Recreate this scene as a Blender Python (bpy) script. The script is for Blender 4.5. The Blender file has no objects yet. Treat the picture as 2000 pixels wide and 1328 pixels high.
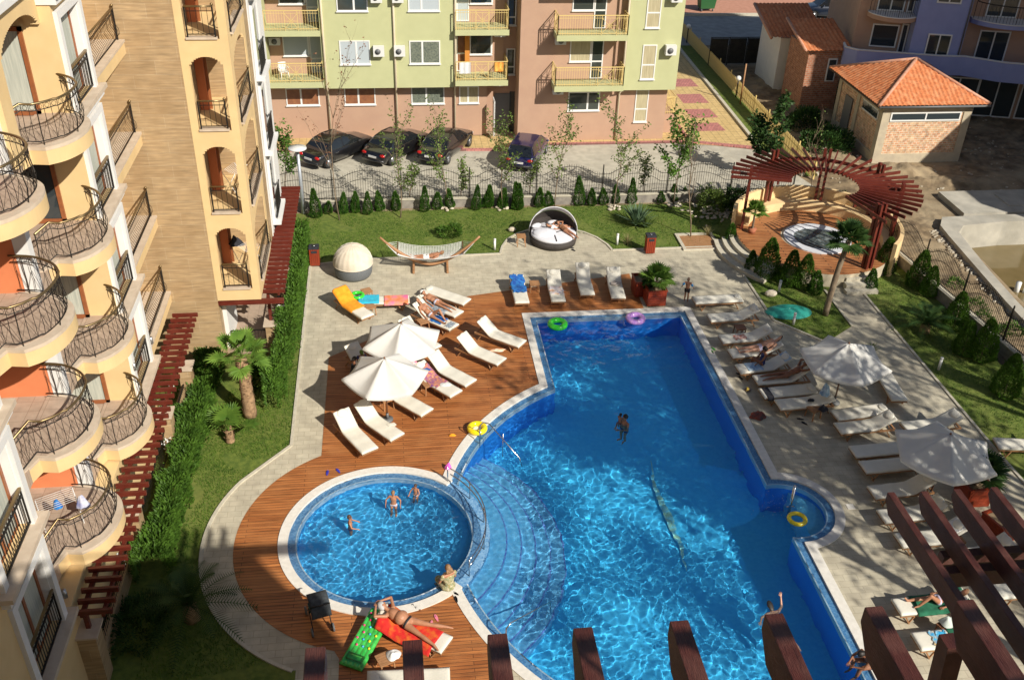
import bpy, bmesh, math, random
from mathutils import Vector, Matrix, noise
from math import sin, cos, pi, radians as R, hypot, atan2, sqrt
random.seed(7)
SC = bpy.context.scene
COL = SC.collection
# ---------------------------------------------------------------- camera
CAMZ = 21.0
RIGHT = Vector((0.99260403, -0.1183627, 0.02697243))
DOWN = Vector((-0.04113392, -0.53696553, -0.84260075))
FWD = Vector((0.11421577, 0.83525942, -0.53786287))
cam = bpy.data.objects.new('camera', bpy.data.cameras.new('camera'))
COL.objects.link(cam); SC.camera = cam
cam.data.sensor_width = 36.0; cam.data.lens = 1918.0 / 2000 * 36.0
cam.data.clip_start = 0.1; cam.data.clip_end = 600
m3 = Matrix((RIGHT, -DOWN, -FWD)).transposed()
cam.matrix_world = Matrix.Translation((0, 0, CAMZ)) @ m3.to_4x4()
# ---------------------------------------------------------------- world, sun, exposure
SUNDIR = Vector((0.487, -0.646, 0.588)).normalized()
world = bpy.data.worlds.new('World'); SC.world = world; world.use_nodes = True
wn = world.node_tree; bg = wn.nodes['Background']
sky = wn.nodes.new('ShaderNodeTexSky'); sky.sky_type = 'NISHITA'; sky.sun_disc = False
sky.sun_elevation = math.asin(SUNDIR.z); sky.sun_rotation = atan2(SUNDIR.x, SUNDIR.y)
wn.links.new(sky.outputs[0], bg.inputs[0]); bg.inputs[1].default_value = 0.060
ld = bpy.data.lights.new('sun', 'SUN'); ld.energy = 4.8; ld.angle = R(0.5); ld.color = (1.0, 0.935, 0.82)
ld.cycles.is_caustics_light = True
sun = bpy.data.objects.new('sun', ld); COL.objects.link(sun)
sun.rotation_euler = SUNDIR.to_track_quat('Z', 'Y').to_euler(); sun.location = (20, -20, 40)
SC.view_settings.view_transform = 'Standard'; SC.view_settings.look = 'None'
SC.view_settings.exposure = 0.36; SC.view_settings.gamma = 1.0
SC.cycles.max_bounces = 7; SC.cycles.transparent_max_bounces = 8
SC.cycles.sample_clamp_indirect = 4.0

def at(px, py, z=0.0):
    """point of the place seen at photo pixel (px,py) at height z (survey of the photograph)"""
    d = RIGHT * ((px - 1000) / 1918.0) + DOWN * ((py - 664) / 1918.0) + FWD
    t = (z - CAMZ) / d.z
    return Vector((d.x * t, d.y * t, z))
def a2(px, py, z=0.0):
    p = at(px, py, z); return (p.x, p.y)

# ---------------------------------------------------------------- materials
MATS = {}
def srgb(h):
    h = h.lstrip('#'); c = [int(h[i:i+2], 16) / 255 for i in (0, 2, 4)]
    return tuple(x / 12.92 if x < .04045 else ((x + .055) / 1.055) ** 2.4 for x in c)
def mat(name, c1, c2=None, scale=6.0, rough=0.7, bump=0.0, bscale=None, metal=0.0, spec=0.5, stretch=(1, 1, 1),
        detail=6, lo=.35, hi=.65, c3=None, s3=1.0, f3=.5, rot=0.0, trans=0.0, sheen=0.0, subs=0.0, rnd=0.0):
    if name in MATS: return MATS[name]
    m = bpy.data.materials.new(name); m.use_nodes = True; nt = m.node_tree; N = nt.nodes; L = nt.links
    b = N['Principled BSDF']
    b.inputs['Roughness'].default_value = rough; b.inputs['Metallic'].default_value = metal
    b.inputs['Specular IOR Level'].default_value = spec
    tc = N.new('ShaderNodeTexCoord'); mp = N.new('ShaderNodeMapping'); L.new(tc.outputs['Object'], mp.inputs[0])
    mp.inputs['Scale'].default_value = stretch; mp.inputs['Rotation'].default_value = (0, 0, rot)
    col = None
    if c2 is not None:
        n = N.new('ShaderNodeTexNoise'); n.inputs['Scale'].default_value = scale; n.inputs['Detail'].default_value = detail
        L.new(mp.outputs[0], n.inputs[0])
        r = N.new('ShaderNodeValToRGB'); e = r.color_ramp.elements
        e[0].position = lo; e[1].position = hi; e[0].color = (*c1, 1); e[1].color = (*c2, 1)
        L.new(n.outputs[0], r.inputs[0]); col = r.outputs[0]
    if c3 is not None:
        n3 = N.new('ShaderNodeTexNoise'); n3.inputs['Scale'].default_value = s3; n3.inputs['Detail'].default_value = 4
        L.new(tc.outputs['Object'], n3.inputs[0])
        r3 = N.new('ShaderNodeValToRGB'); r3.color_ramp.elements[0].position = .45; r3.color_ramp.elements[1].position = .7
        L.new(n3.outputs[0], r3.inputs[0])
        k = N.new('ShaderNodeMath'); k.operation = 'MULTIPLY'; k.inputs[1].default_value = f3; L.new(r3.outputs[0], k.inputs[0])
        mx = N.new('ShaderNodeMixRGB'); L.new(k.outputs[0], mx.inputs[0]); mx.inputs[2].default_value = (*c3, 1)
        if col: L.new(col, mx.inputs[1])
        else: mx.inputs[1].default_value = (*c1, 1)
        col = mx.outputs[0]
    if rnd:
        oi = N.new('ShaderNodeObjectInfo'); hs = N.new('ShaderNodeHueSaturation')
        mr = N.new('ShaderNodeMapRange'); mr.inputs[3].default_value = 1 - rnd; mr.inputs[4].default_value = 1 + rnd
        L.new(oi.outputs['Random'], mr.inputs[0]); L.new(mr.outputs[0], hs.inputs['Value'])
        if col: L.new(col, hs.inputs['Color'])
        else: hs.inputs['Color'].default_value = (*c1, 1)
        col = hs.outputs[0]
    if col: L.new(col, b.inputs['Base Color'])
    else: b.inputs['Base Color'].default_value = (*c1, 1)
    if trans: b.inputs['Transmission Weight'].default_value = trans
    if bump:
        nb = N.new('ShaderNodeTexNoise'); nb.inputs['Scale'].default_value = bscale or scale; nb.inputs['Detail'].default_value = 5
        L.new(mp.outputs[0], nb.inputs[0])
        bp = N.new('ShaderNodeBump'); bp.inputs['Strength'].default_value = bump; bp.inputs['Distance'].default_value = .02
        L.new(nb.outputs[0], bp.inputs['Height']); L.new(bp.outputs[0], b.inputs['Normal'])
    MATS[name] = m; return m

def brickmat(name, c1, c2, mortar, bw, bh, ms=.01, rough=.8, axis='XY', rot=0.0, off=.5, vary=.5, c3=None, s3=.6, f3=.5, bump=.3, grain=None, msm=.1):
    """procedural courses (bricks, slabs, boards, tiles)"""
    m = bpy.data.materials.new(name); m.use_nodes = True; nt = m.node_tree; N = nt.nodes; L = nt.links
    b = N['Principled BSDF']; b.inputs['Roughness'].default_value = rough
    tc = N.new('ShaderNodeTexCoord'); sp = N.new('ShaderNodeSeparateXYZ'); cb = N.new('ShaderNodeCombineXYZ')
    L.new(tc.outputs['Object'], sp.inputs[0])
    if axis == 'WALL':      # upright walls running along x or y
        ad = N.new('ShaderNodeMath'); ad.operation = 'ADD'; L.new(sp.outputs[0], ad.inputs[0]); L.new(sp.outputs[1], ad.inputs[1])
        L.new(ad.outputs[0], cb.inputs[0]); L.new(sp.outputs[2], cb.inputs[1])
    else:
        L.new(sp.outputs[0], cb.inputs[0]); L.new(sp.outputs[1], cb.inputs[1])
    mp = N.new('ShaderNodeMapping'); mp.inputs['Rotation'].default_value = (0, 0, rot); L.new(cb.outputs[0], mp.inputs[0])
    t = N.new('ShaderNodeTexBrick'); L.new(mp.outputs[0], t.inputs[0])
    t.inputs['Color1'].default_value = (*c1, 1); t.inputs['Color2'].default_value = (*c2, 1); t.inputs['Mortar'].default_value = (*mortar, 1)
    t.inputs['Scale'].default_value = 1; t.inputs['Brick Width'].default_value = bw; t.inputs['Row Height'].default_value = bh
    t.inputs['Mortar Size'].default_value = ms; t.inputs['Bias'].default_value = 0; t.offset = off; t.inputs['Mortar Smooth'].default_value = msm
    col = t.outputs[0]
    n = N.new('ShaderNodeTexNoise'); n.inputs['Detail'].default_value = 8
    gm = N.new('ShaderNodeMapping'); L.new(mp.outputs[0], gm.inputs[0]); gm.inputs['Scale'].default_value = grain or (4, 4, 1)
    L.new(gm.outputs[0], n.inputs[0]); n.inputs['Scale'].default_value = 1
    r = N.new('ShaderNodeMapRange'); r.inputs[1].default_value = .3; r.inputs[2].default_value = .7
    r.inputs[3].default_value = 1 - vary; r.inputs[4].default_value = 1 + vary; L.new(n.outputs[0], r.inputs[0])
    hs = N.new('ShaderNodeHueSaturation'); L.new(r.outputs[0], hs.inputs['Value']); L.new(col, hs.inputs['Color']); col = hs.outputs[0]
    if c3 is not None:
        n3 = N.new('ShaderNodeTexNoise'); n3.inputs['Scale'].default_value = s3; n3.inputs['Detail'].default_value = 6; L.new(tc.outputs['Object'], n3.inputs[0])
        r3 = N.new('ShaderNodeMapRange'); r3.inputs[1].default_value = .45; r3.inputs[2].default_value = .68; r3.inputs[4].default_value = f3
        L.new(n3.outputs[0], r3.inputs[0]); mx = N.new('ShaderNodeMixRGB'); L.new(r3.outputs[0], mx.inputs[0]); L.new(col, mx.inputs[1])
        mx.inputs[2].default_value = (*c3, 1); col = mx.outputs[0]
    L.new(col, b.inputs['Base Color'])
    bp = N.new('ShaderNodeBump'); bp.inputs['Strength'].default_value = bump; bp.inputs['Distance'].default_value = .01; bp.invert = True
    L.new(t.outputs['Fac'], bp.inputs['Height']); L.new(bp.outputs[0], b.inputs['Normal'])
    MATS[name] = m; return m

def glassy(name, c, rough=.05):
    return mat(name, c, rough=rough, spec=.9)

# ---------------------------------------------------------------- mesh builder
class MB:
    def __init__(s): s.v = []; s.f = []; s.m = []; s.sm = []; s.T = Matrix()
    def add(s, vs, fs, mi=0, smooth=False):
        n = len(s.v); T = s.T
        s.v.extend([tuple(T @ Vector(p)) for p in vs]); s.f.extend([[n + i for i in f] for f in fs])
        s.m.extend([mi] * len(fs)); s.sm.extend([smooth] * len(fs)); return s
    def box(s, cx, cy, cz, sx, sy, sz, rz=0.0, mi=0, M=None):
        x, y, z = sx / 2, sy / 2, sz / 2
        vs = [Vector((a * x, b * y, c * z)) for c in (-1, 1) for b in (-1, 1) for a in (-1, 1)]
        T = M if M is not None else Matrix.Translation((cx, cy, cz)) @ Matrix.Rotation(rz, 4, 'Z')
        return s.add([T @ v for v in vs], [(0, 2, 3, 1), (4, 5, 7, 6), (0, 1, 5, 4), (2, 6, 7, 3), (0, 4, 6, 2), (1, 3, 7, 5)], mi)
    def bb(s, x0, x1, y0, y1, z0, z1, mi=0): return s.box((x0+x1)/2, (y0+y1)/2, (z0+z1)/2, abs(x1-x0), abs(y1-y0), abs(z1-z0), 0, mi)
    def bar(s, a, b, w, h=None, mi=0, up=(0, 0, 1)):
        a = Vector(a); b = Vector(b); d = b - a; L = d.length
        if L < 1e-6: return s
        h = h or w; q = d.normalized(); u = Vector(up)
        if abs(q.dot(u)) > .99: u = Vector((0, 1, 0))
        r = q.cross(u).normalized(); u = r.cross(q)
        M = Matrix((q, r, u)).transposed().to_4x4(); M.translation = (a + b) / 2
        return s.box(0, 0, 0, L, w, h, 0, mi, M)
    def tube(s, pts, r, n=8, closed=False, mi=0, caps=True, smooth=True):
        P = [Vector(p) for p in pts]; k = len(P); rs = r if isinstance(r, (list, tuple)) else [r] * k
        vs = []; prev = None
        for i in range(k):
            if closed: d = P[(i + 1) % k] - P[i - 1]
            else: d = P[min(i + 1, k - 1)] - P[max(i - 1, 0)]
            d = d.normalized() if d.length > 1e-9 else Vector((0, 0, 1))
            if prev is None:
                u = Vector((0, 0, 1)) if abs(d.z) < .9 else Vector((1, 0, 0)); u = (u - d * u.dot(d)).normalized()
            else:
                u = prev - d * prev.dot(d); u = u.normalized() if u.length > 1e-6 else Vector((1, 0, 0))
            prev = u; w = d.cross(u)
            for j in range(n):
                a = 2 * pi * j / n; vs.append(P[i] + (u * cos(a) + w * sin(a)) * rs[i])
        fs = []
        for i in range(k if closed else k - 1):
            i2 = (i + 1) % k
            for j in range(n):
                j2 = (j + 1) % n; fs.append((i * n + j, i * n + j2, i2 * n + j2, i2 * n + j))
        if caps and not closed: fs.append(tuple(range(n))[::-1]); fs.append(tuple((k - 1) * n + j for j in range(n)))
        return s.add(vs, fs, mi, smooth)
    def prism(s, poly, z0, z1, mi=0, mtop=None):
        n = len(poly)
        ar = sum(poly[i][0] * poly[(i+1) % n][1] - poly[(i+1) % n][0] * poly[i][1] for i in range(n))
        if ar < 0: poly = poly[::-1]
        vs = [(p[0], p[1], z0) for p in poly] + [(p[0], p[1], z1) for p in poly]
        s.add(vs, [tuple(range(n))[::-1]] + [(i, (i+1) % n, n + (i+1) % n, n + i) for i in range(n)], mi)
        k = len(s.v) - n; s.f.append([k + i for i in range(n)]); s.m.append(mi if mtop is None else mtop); s.sm.append(False); return s
    def ring(s, a, b, z0, z1, mi=0, closed=True):
        """wall between two outlines with equal point counts"""
        n = len(a); vs = [(p[0], p[1], z) for z in (z0, z1) for q in (a, b) for p in q]; fs = []
        for i in range(n if closed else n - 1):
            j = (i + 1) % n
            fs += [(2*n+i, 2*n+j, 3*n+j, 3*n+i), (i, n+i, n+j, j), (i, j, 2*n+j, 2*n+i), (n+j, n+i, 3*n+i, 3*n+j)]
        if not closed: fs += [(0, n, 3*n, 2*n), (n-1, 3*n-1, 4*n-1, 2*n-1)]
        return s.add(vs, fs, mi)
    def sphere(s, c, r, nu=12, nv=8, mi=0, v0=0.0, v1=1.0, M=None, smooth=True):
        r = r if isinstance(r, (list, tuple)) else (r, r, r); c = Vector(c); vs = []; fs = []
        for i in range(nv + 1):
            t = pi * (v0 + (v1 - v0) * i / nv)
            for j in range(nu):
                a = 2 * pi * j / nu; p = Vector((r[0]*sin(t)*cos(a), r[1]*sin(t)*sin(a), r[2]*cos(t)))
                vs.append(c + ((M @ p) if M else p))
        for i in range(nv):
            for j in range(nu):
                k = (j + 1) % nu; fs.append((i*nu+j, (i+1)*nu+j, (i+1)*nu+k, i*nu+k))
        return s.add(vs, fs, mi, smooth)
    def cyl(s, c, r, z0, z1, n=16, mi=0, r2=None, smooth=True):
        r2 = r if r2 is None else r2
        return s.tube([(c[0], c[1], z0), (c[0], c[1], z1)], [r, r2], n, mi=mi, smooth=smooth)
    def torus(s, c, R_, r, n=32, k=10, mi=0, sq=1.0):
        c = Vector(c); vs = []; fs = []
        for i in range(n):
            a = 2*pi*i/n
            for j in range(k):
                b = 2*pi*j/k; q = R_ + r*cos(b); vs.append(c + Vector((q*cos(a), q*sin(a), r*sq*sin(b))))
        for i in range(n):
            for j in range(k): fs.append((i*k+j, ((i+1) % n)*k+j, ((i+1) % n)*k+(j+1) % k, i*k+(j+1) % k))
        return s.add(vs, fs, mi, True)
    def grid(s, f, nu, nv, mi=0, smooth=True):
        vs = [f(i / nu, j / nv) for j in range(nv + 1) for i in range(nu + 1)]
        fs = [(j*(nu+1)+i, j*(nu+1)+i+1, (j+1)*(nu+1)+i+1, (j+1)*(nu+1)+i) for j in range(nv) for i in range(nu)]
        return s.add(vs, fs, mi, smooth)
    def slab(s, f, nu, nv, th, mi=0):
        """thick cloth: grid surface with a thickness along -z"""
        vs = [Vector(f(i / nu, j / nv)) for j in range(nv + 1) for i in range(nu + 1)]
        n = len(vs); W = nu + 1
        al = vs + [v - Vector((0, 0, th)) for v in vs]
        fs = []
        for j in range(nv):
            for i in range(nu):
                q = (j*W+i, j*W+i+1, (j+1)*W+i+1, (j+1)*W+i); fs.append(q); fs.append(tuple(n + k for k in q[::-1]))
        for i in range(nu): fs.append((i, n+i, n+i+1, i+1)); k = nv*W+i; fs.append((k+1, n+k+1, n+k, k))
        for j in range(nv): k = j*W; fs.append((k+W, n+k+W, n+k, k)); k = j*W+nu; fs.append((k, n+k, n+k+W, k+W))
        return s.add(al, fs, mi, True)
    def mesh(s, name, mats):
        me = bpy.data.meshes.new(name); me.from_pydata(s.v, [], s.f)
        for m in (mats if isinstance(mats, (list, tuple)) else [mats]): me.materials.append(m)
        me.polygons.foreach_set('material_index', s.m); me.polygons.foreach_set('use_smooth', s.sm); me.update(); return me
    def build(s, name, mats, parent=None, world=False, label=None):
        o = bpy.data.objects.new(name, s.mesh(name, mats)); COL.objects.link(o)
        if parent is not None:
            o.parent = parent
            if world: o.matrix_parent_inverse = wmat(parent).inverted()
        if label: o['label'] = label
        return o

def wmat(o):
    m = o.matrix_basis.copy()
    return (wmat(o.parent) @ o.matrix_parent_inverse @ m) if o.parent else m
def thing(name, label, cat, loc=(0, 0, 0), rz=0.0, group=None):
    o = bpy.data.objects.new(name, None); COL.objects.link(o); o.location = loc; o.rotation_euler = (0, 0, rz)
    o.empty_display_size = .2
    return tag(o, label, cat, group)
def tag(o, label, cat, group=None):
    o['label'] = label; o['category'] = cat
    if group: o['group'] = group
    return o
def struct(o, kind='structure'): o['kind'] = kind; return o
def kids(o): return [c for c in bpy.data.objects if c.parent == o]
KIDS = {}
def copy_tree(o, parent=None):
    c = o.copy(); COL.objects.link(c)
    if parent is not None: c.parent = parent
    if o not in KIDS: KIDS[o] = kids(o)
    for ch in KIDS[o]: copy_tree(ch, c)
    return c
def place(proto, used, loc, rz=0.0, label=None, group=None, s=None):
    """first call moves the prototype itself, later calls copy it and its parts"""
    if proto in used: o = copy_tree(proto)
    else:
        KIDS[proto] = kids(proto)
        for ch in KIDS[proto]: KIDS[ch] = kids(ch)
        o = proto; used.add(proto)
    o.location = loc; o.rotation_euler = (0, 0, rz)
    if s: o.scale = (s, s, s) if not isinstance(s, tuple) else s
    if label: o['label'] = label
    if group: o['group'] = group
    return o
USED = set()

def sheet(name, outer, z, m, holes=(), kind='structure'):
    bm = bmesh.new(); ed = []
    for loop in [outer] + list(holes):
        vs = [bm.verts.new((p[0], p[1], z)) for p in loop]
        ed += [bm.edges.new((vs[i], vs[(i + 1) % len(vs)])) for i in range(len(vs))]
    bmesh.ops.triangle_fill(bm, use_beauty=True, use_dissolve=False, edges=ed)
    for f in bm.faces:
        if f.normal.z < 0: f.normal_flip()
    me = bpy.data.meshes.new(name); bm.to_mesh(me); bm.free(); me.materials.append(m)
    o = bpy.data.objects.new(name, me); COL.objects.link(o)
    if kind: o['kind'] = kind
    return o
def arc(cx, cy, r, a0, a1, n=24): return [(cx + r*cos(R(a0+(a1-a0)*i/n)), cy + r*sin(R(a0+(a1-a0)*i/n))) for i in range(n+1)]
def offset(poly, d):
    """inset a closed ccw outline by d"""
    n = len(poly); out = []
    for i in range(n):
        p0, p1, p2 = Vector(poly[i-1]), Vector(poly[i]), Vector(poly[(i+1) % n])
        a = (p1-p0).normalized(); b = (p2-p1).normalized(); na = Vector((-a.y, a.x)); nb = Vector((-b.y, b.x))
        m = na + nb; m = m.normalized() if m.length > 1e-6 else na; k = m.dot(na); out.append(tuple(p1 + m * (d / max(k, .35))))
    return out
def inside(p, poly):
    x, y = p[0], p[1]; c = False; n = len(poly)
    for i in range(n):
        x1, y1 = poly[i][0], poly[i][1]; x2, y2 = poly[i-1][0], poly[i-1][1]
        if (y1 > y) != (y2 > y) and x < (x2-x1)*(y-y1)/(y2-y1)+x1: c = not c
    return c
# ================================================================ GROUND, POOL, PAVING
KC = (-0.66, 22.05); BC = (9.57, 21.99); BR = 8.73
def M_(n, *a, **k): return mat(n, *a, **k)
M_dirt = mat('dirt', (.12, .083, .047), (.28, .205, .12), 1.6, .95, .9, 9, detail=12, c3=(.42, .34, .22), s3=.35, f3=.6)
M_lawn = mat('lawn', (.068, .112, .012), (.138, .182, .026), 5, .9, .6, 60, detail=9, c3=(.20, .20, .05), s3=.55, f3=.45)
M_pave = brickmat('paving_slabs', (.50, .455, .345), (.45, .405, .305), (.33, .29, .215), .42, .24, .008, .85, vary=.16, c3=(.33, .29, .22), s3=1.3, f3=.5, bump=.25, grain=(2.5, 2.5, 1), msm=.3)
M_wood = brickmat('deck_boards', (.40, .150, .045), (.30, .100, .028), (.07, .025, .010), 3.2, .115, .008, .5, vary=.42, c3=(.46, .20, .07), s3=1.1, f3=.4, bump=.5, grain=(.9, 14, 1))
M_wood2 = brickmat('hot_tub_boards', (.42, .17, .06), (.34, .125, .042), (.05, .02, .01), 3.2, .15, .022, .5, vary=.35, c3=(.48, .22, .09), s3=1.1, f3=.4, bump=.5, grain=(.9, 12, 1))
M_white = mat('white_coping', (.66, .63, .57), (.74, .71, .65), 8, .6, .15, 30)
M_conc = mat('concrete', (.40, .37, .30), (.50, .465, .38), 2.2, .9, .3, 14, detail=9, c3=(.30, .275, .23), s3=.5, f3=.5)
M_curb = mat('kerb_stone', (.46, .42, .33), (.54, .50, .40), 5, .85, .2, 20)
M_pinkp = brickmat('pink_pavers', (.48, .19, .17), (.42, .17, .15), (.2, .09, .08), .2, .2, .012, .85, vary=.2)
M_yelp = brickmat('yellow_pavers', (.58, .42, .19), (.52, .37, .16), (.28, .2, .1), .4, .4, .012, .85, vary=.15, off=0)
M_water_floor = mat('pool_floor_mosaic', (.055, .50, .88), (.08, .58, .93), 7, .6, spec=.3)
M_kid_floor = mat('kids_pool_mosaic', (.06, .40, .74), (.08, .46, .80), 7, .6, spec=.3)
M_deepwall = mat('pool_wall_mosaic', (.02, .25, .80), (.03, .30, .86), 30, .5)
def mosaic(name, c1, c2, s=22):
    m = bpy.data.materials.new(name); m.use_nodes = True; N = m.node_tree.nodes; L = m.node_tree.links
    b = N['Principled BSDF']; b.inputs['Roughness'].default_value = .35
    tc = N.new('ShaderNodeTexCoord'); v = N.new('ShaderNodeTexVoronoi'); v.inputs['Scale'].default_value = s; v.distance = 'CHEBYCHEV'; v.inputs['Randomness'].default_value = .15
    L.new(tc.outputs['Object'], v.inputs[0]); sp = N.new('ShaderNodeSeparateColor'); L.new(v.outputs['Color'], sp.inputs[0])
    r = N.new('ShaderNodeValToRGB'); r.color_ramp.elements[0].color = (*c1, 1); r.color_ramp.elements[1].color = (*c2, 1)
    L.new(sp.outputs[0], r.inputs[0]); L.new(r.outputs[0], b.inputs['Base Color']); return m
M_band = mosaic('blue_mosaic_band', (.10, .26, .50), (.24, .44, .66))
M_nose = mat('white_tile_nosing', (.6, .68, .75), rough=.4)

# main pool outline, counter-clockwise
import itertools
def circ_x(c1, r1, c2, r2):
    d = hypot(c2[0]-c1[0], c2[1]-c1[1]); a = (r1*r1-r2*r2+d*d)/(2*d); h = sqrt(r1*r1-a*a)
    ux, uy = (c2[0]-c1[0])/d, (c2[1]-c1[1])/d; mx, my = c1[0]+a*ux, c1[1]+a*uy
    return (mx-h*uy, my+h*ux), (mx+h*uy, my-h*ux)
def outline(ins):
    rb = BR - ins; rk = 3.17; w0, w1 = 5.10+ins, 12.28-ins
    top = 34.60-ins; br = 1.78-ins
    pts = []
    bay = (11.98, 22.06)
    a1 = math.degrees(math.acos((w1-bay[0])/br))
    yb = 9.0 + ins
    xb = BC[0] - sqrt(max(rb*rb-(BC[1]-14.2)**2, 0))
    pts += [(w1, yb)] + arc(bay[0], bay[1], br, -a1, a1, 22) + [(w1, top), (w0, top)]
    # big arc from x = w0 down to the kids pool
    A = math.degrees(math.acos((w0-BC[0])/rb))
    p_hi, p_lo = circ_x(KC, rk, BC, rb)
    if p_hi[1] < p_lo[1]: p_hi, p_lo = p_lo, p_hi
    ah = math.degrees(atan2(p_hi[1]-BC[1], p_hi[0]-BC[0])) % 360; al = math.degrees(atan2(p_lo[1]-BC[1], p_lo[0]-BC[0])) % 360
    pts += arc(BC[0], BC[1], rb, A, ah, 22)
    kh = math.degrees(atan2(p_hi[1]-KC[1], p_hi[0]-KC[0])); kl = math.degrees(atan2(p_lo[1]-KC[1], p_lo[0]-KC[0]))
    pts += arc(KC[0], KC[1], rk, kh, kl, 28)[1:]
    e = 240
    pts += arc(BC[0], BC[1], rb, al, e, 18)[1:]
    pts += [(w0+.6, yb)]
    return pts, (kh, kl)
O0, (kh, kl) = outline(0.0)
O1, (kh1, kl1) = outline(0.30)
O2, _ = outline(0.52)
O3, _ = outline(0.56)
assert len(O0) == len(O1) == len(O2) == len(O3)
K0 = arc(KC[0], KC[1], 3.17, 0, 360, 96)[:-1]
hole_main = O0
# union outline of both pools for the ground hole
union = [p for p in O0 if hypot(p[0]-KC[0], p[1]-KC[1]) > 3.175] 
kidout = arc(KC[0], KC[1], 3.17, kh, kl+360, 60)
ih = max(i for i, p in enumerate(union) if p[1] > KC[1] and p[0] < 6 and i < len(union)) if False else None
U = []
for p in O0:
    if hypot(p[0]-KC[0], p[1]-KC[1]) > 3.171: U.append(p)
    elif not U or U[-1] is not None: U.append(None)
k = U.index(None); hole_u = [p for p in U[:k] + kidout + U[k+1:] if p is not None]

EMP = [a2(1838, 388, 0), a2(1868, 420, 0), (27.35, 41.6), (26.75, 40.6), (26.62, 39.6), (26.2, 36.5), (25.9, 33.6), (25.6, 29), (40, 29), (40, 44.4)]
EMPI = [(27.9, 40.9), (27.3, 40.2), (27.15, 39.3), (26.75, 36.5), (26.45, 33.6), (26.2, 30), (39, 30), (39, 41.2), (30.2, 41.2)]
sheet('ground', [(-160, -60), (200, -60), (200, 260), (-160, 260)], -.03, M_dirt, [hole_u, EMPI[::-1]])
big = [(-9, 44.9), (23.9, 44.9), (24.2, 28.0), (24.2, 5), (-9, 5)]
sheet('lawn', big, -.016, M_lawn, [hole_u])
# paved poolside: north edge, daybed bay, steps, path
NE = [a2(606.7, 518.7), a2(700, 507), a2(860, 501), a2(977, 496), a2(981, 482), a2(991, 468), a2(1010, 457), a2(1035, 449), a2(1075, 445), a2(1112, 447),
      a2(1140, 454), a2(1165, 464), a2(1186, 478), a2(1196, 489), a2(1340, 484), a2(1404, 482)]
RE = [a2(1445, 527), a2(1511, 626), a2(1613, 669), (18.64, 32.6), (18.66, 35.0), (19.55, 36.9), (20.75, 36.9), (20.25, 35.25), (20.3, 24.8), (20.6, 5)]
W_IN = [(-2.70, 31.95)]
pave = NE + [(15.0, 38.9)] + RE + [(-3.0, 5), (-3.0, 17.3)] + arc(KC[0], KC[1], 5.33, 243, 148, 26) + [a2(570, 870), a2(587.7, 700)]
P_deck = [(10.35, 37.69), (10.30, 34.75), (5.2, 34.75), (5.2, 29.6)]
deck = [(10.35, 37.69), (10.32, 34.60)] + [p for p in hole_u if False]
sheet('paved_terrace', pave, -.008, M_pave, [hole_u])
dk = [(2.99, 36.2), (10.35, 37.69), (10.30, 34.602), (5.098, 34.602)]
i0 = next(i for i, p in enumerate(hole_u) if abs(p[0]-5.10) < 1e-6 and abs(p[1]-34.6) < 1e-6)
i1 = max(i for i, p in enumerate(hole_u) if p[1] < 17 and p[0] < 4.5)
mid = [p for p in hole_u[i0+1:] if p[1] > 16.6 and p[0] < 6.5]
dk = [(2.99, 36.2), (10.35, 37.69), (10.30, 34.602)] + [hole_u[i0]] + mid + [(mid[-1][0], 13.6), (-1.9, 13.6), (-1.9, 17.55)] + arc(KC[0], KC[1], 4.45, 252, 118, 30) + [(-2.72, 25.99), (-2.70, 31.92)]
DK = sheet('wooden_deck', dk, .002, M_wood)
# kerbs round the terrace
def kerb(pts, name='kerb', w=.10, h=.05, m=None):
    b = MB()
    for p, q in zip(pts[:-1], pts[1:]):
        b.bar((p[0], p[1], h/2-.012), (q[0], q[1], h/2-.012), w, h)
    return struct(b.build(name, m or M_curb))
kerb(NE); kerb([RE[0], RE[1], RE[2]]); kerb([(20.75, 36.3), (20.27, 35.25), (20.3, 24.8), (20.5, 14)]); kerb([(18.64, 32.6), (18.66, 35.6)])
kerb(arc(KC[0], KC[1], 5.36, 243, 148, 30) + [a2(569, 870), a2(587, 700), a2(606, 519)])
# coping, mosaic ledge, basin
b = MB(); n = len(O0)
seg = [i for i in range(n) if hypot(O0[i][0]-KC[0], O0[i][1]-KC[1]) > 3.18]
cop = MB(); band = MB(); nose = MB(); wall = MB()
for i in range(n):
    j = (i+1) % n
    onk = hypot(O0[i][0]-KC[0], O0[i][1]-KC[1]) < 3.18 and hypot(O0[j][0]-KC[0], O0[j][1]-KC[1]) < 3.18
    if not onk:
        cop.ring([O0[i], O0[j]], [O1[i], O1[j]], -.2, .03, 0, False)
        band.ring([O1[i], O1[j]], [O2[i], O2[j]], -.3, -.045, 0, False)
        nose.ring([O2[i], O2[j]], [O3[i], O3[j]], -.3, -.035, 0, False)
        wall.add([(*O3[i], -.3), (*O3[j], -.3), (*O3[j], -2.1), (*O3[i], -2.1)], [(0, 1, 2, 3)])
struct(cop.build('pool_coping', M_white)); struct(band.build('pool_ledge', M_band)); struct(nose.build('pool_nosing', M_nose))
W1 = struct(wall.build('pool_wall', M_deepwall))
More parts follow.
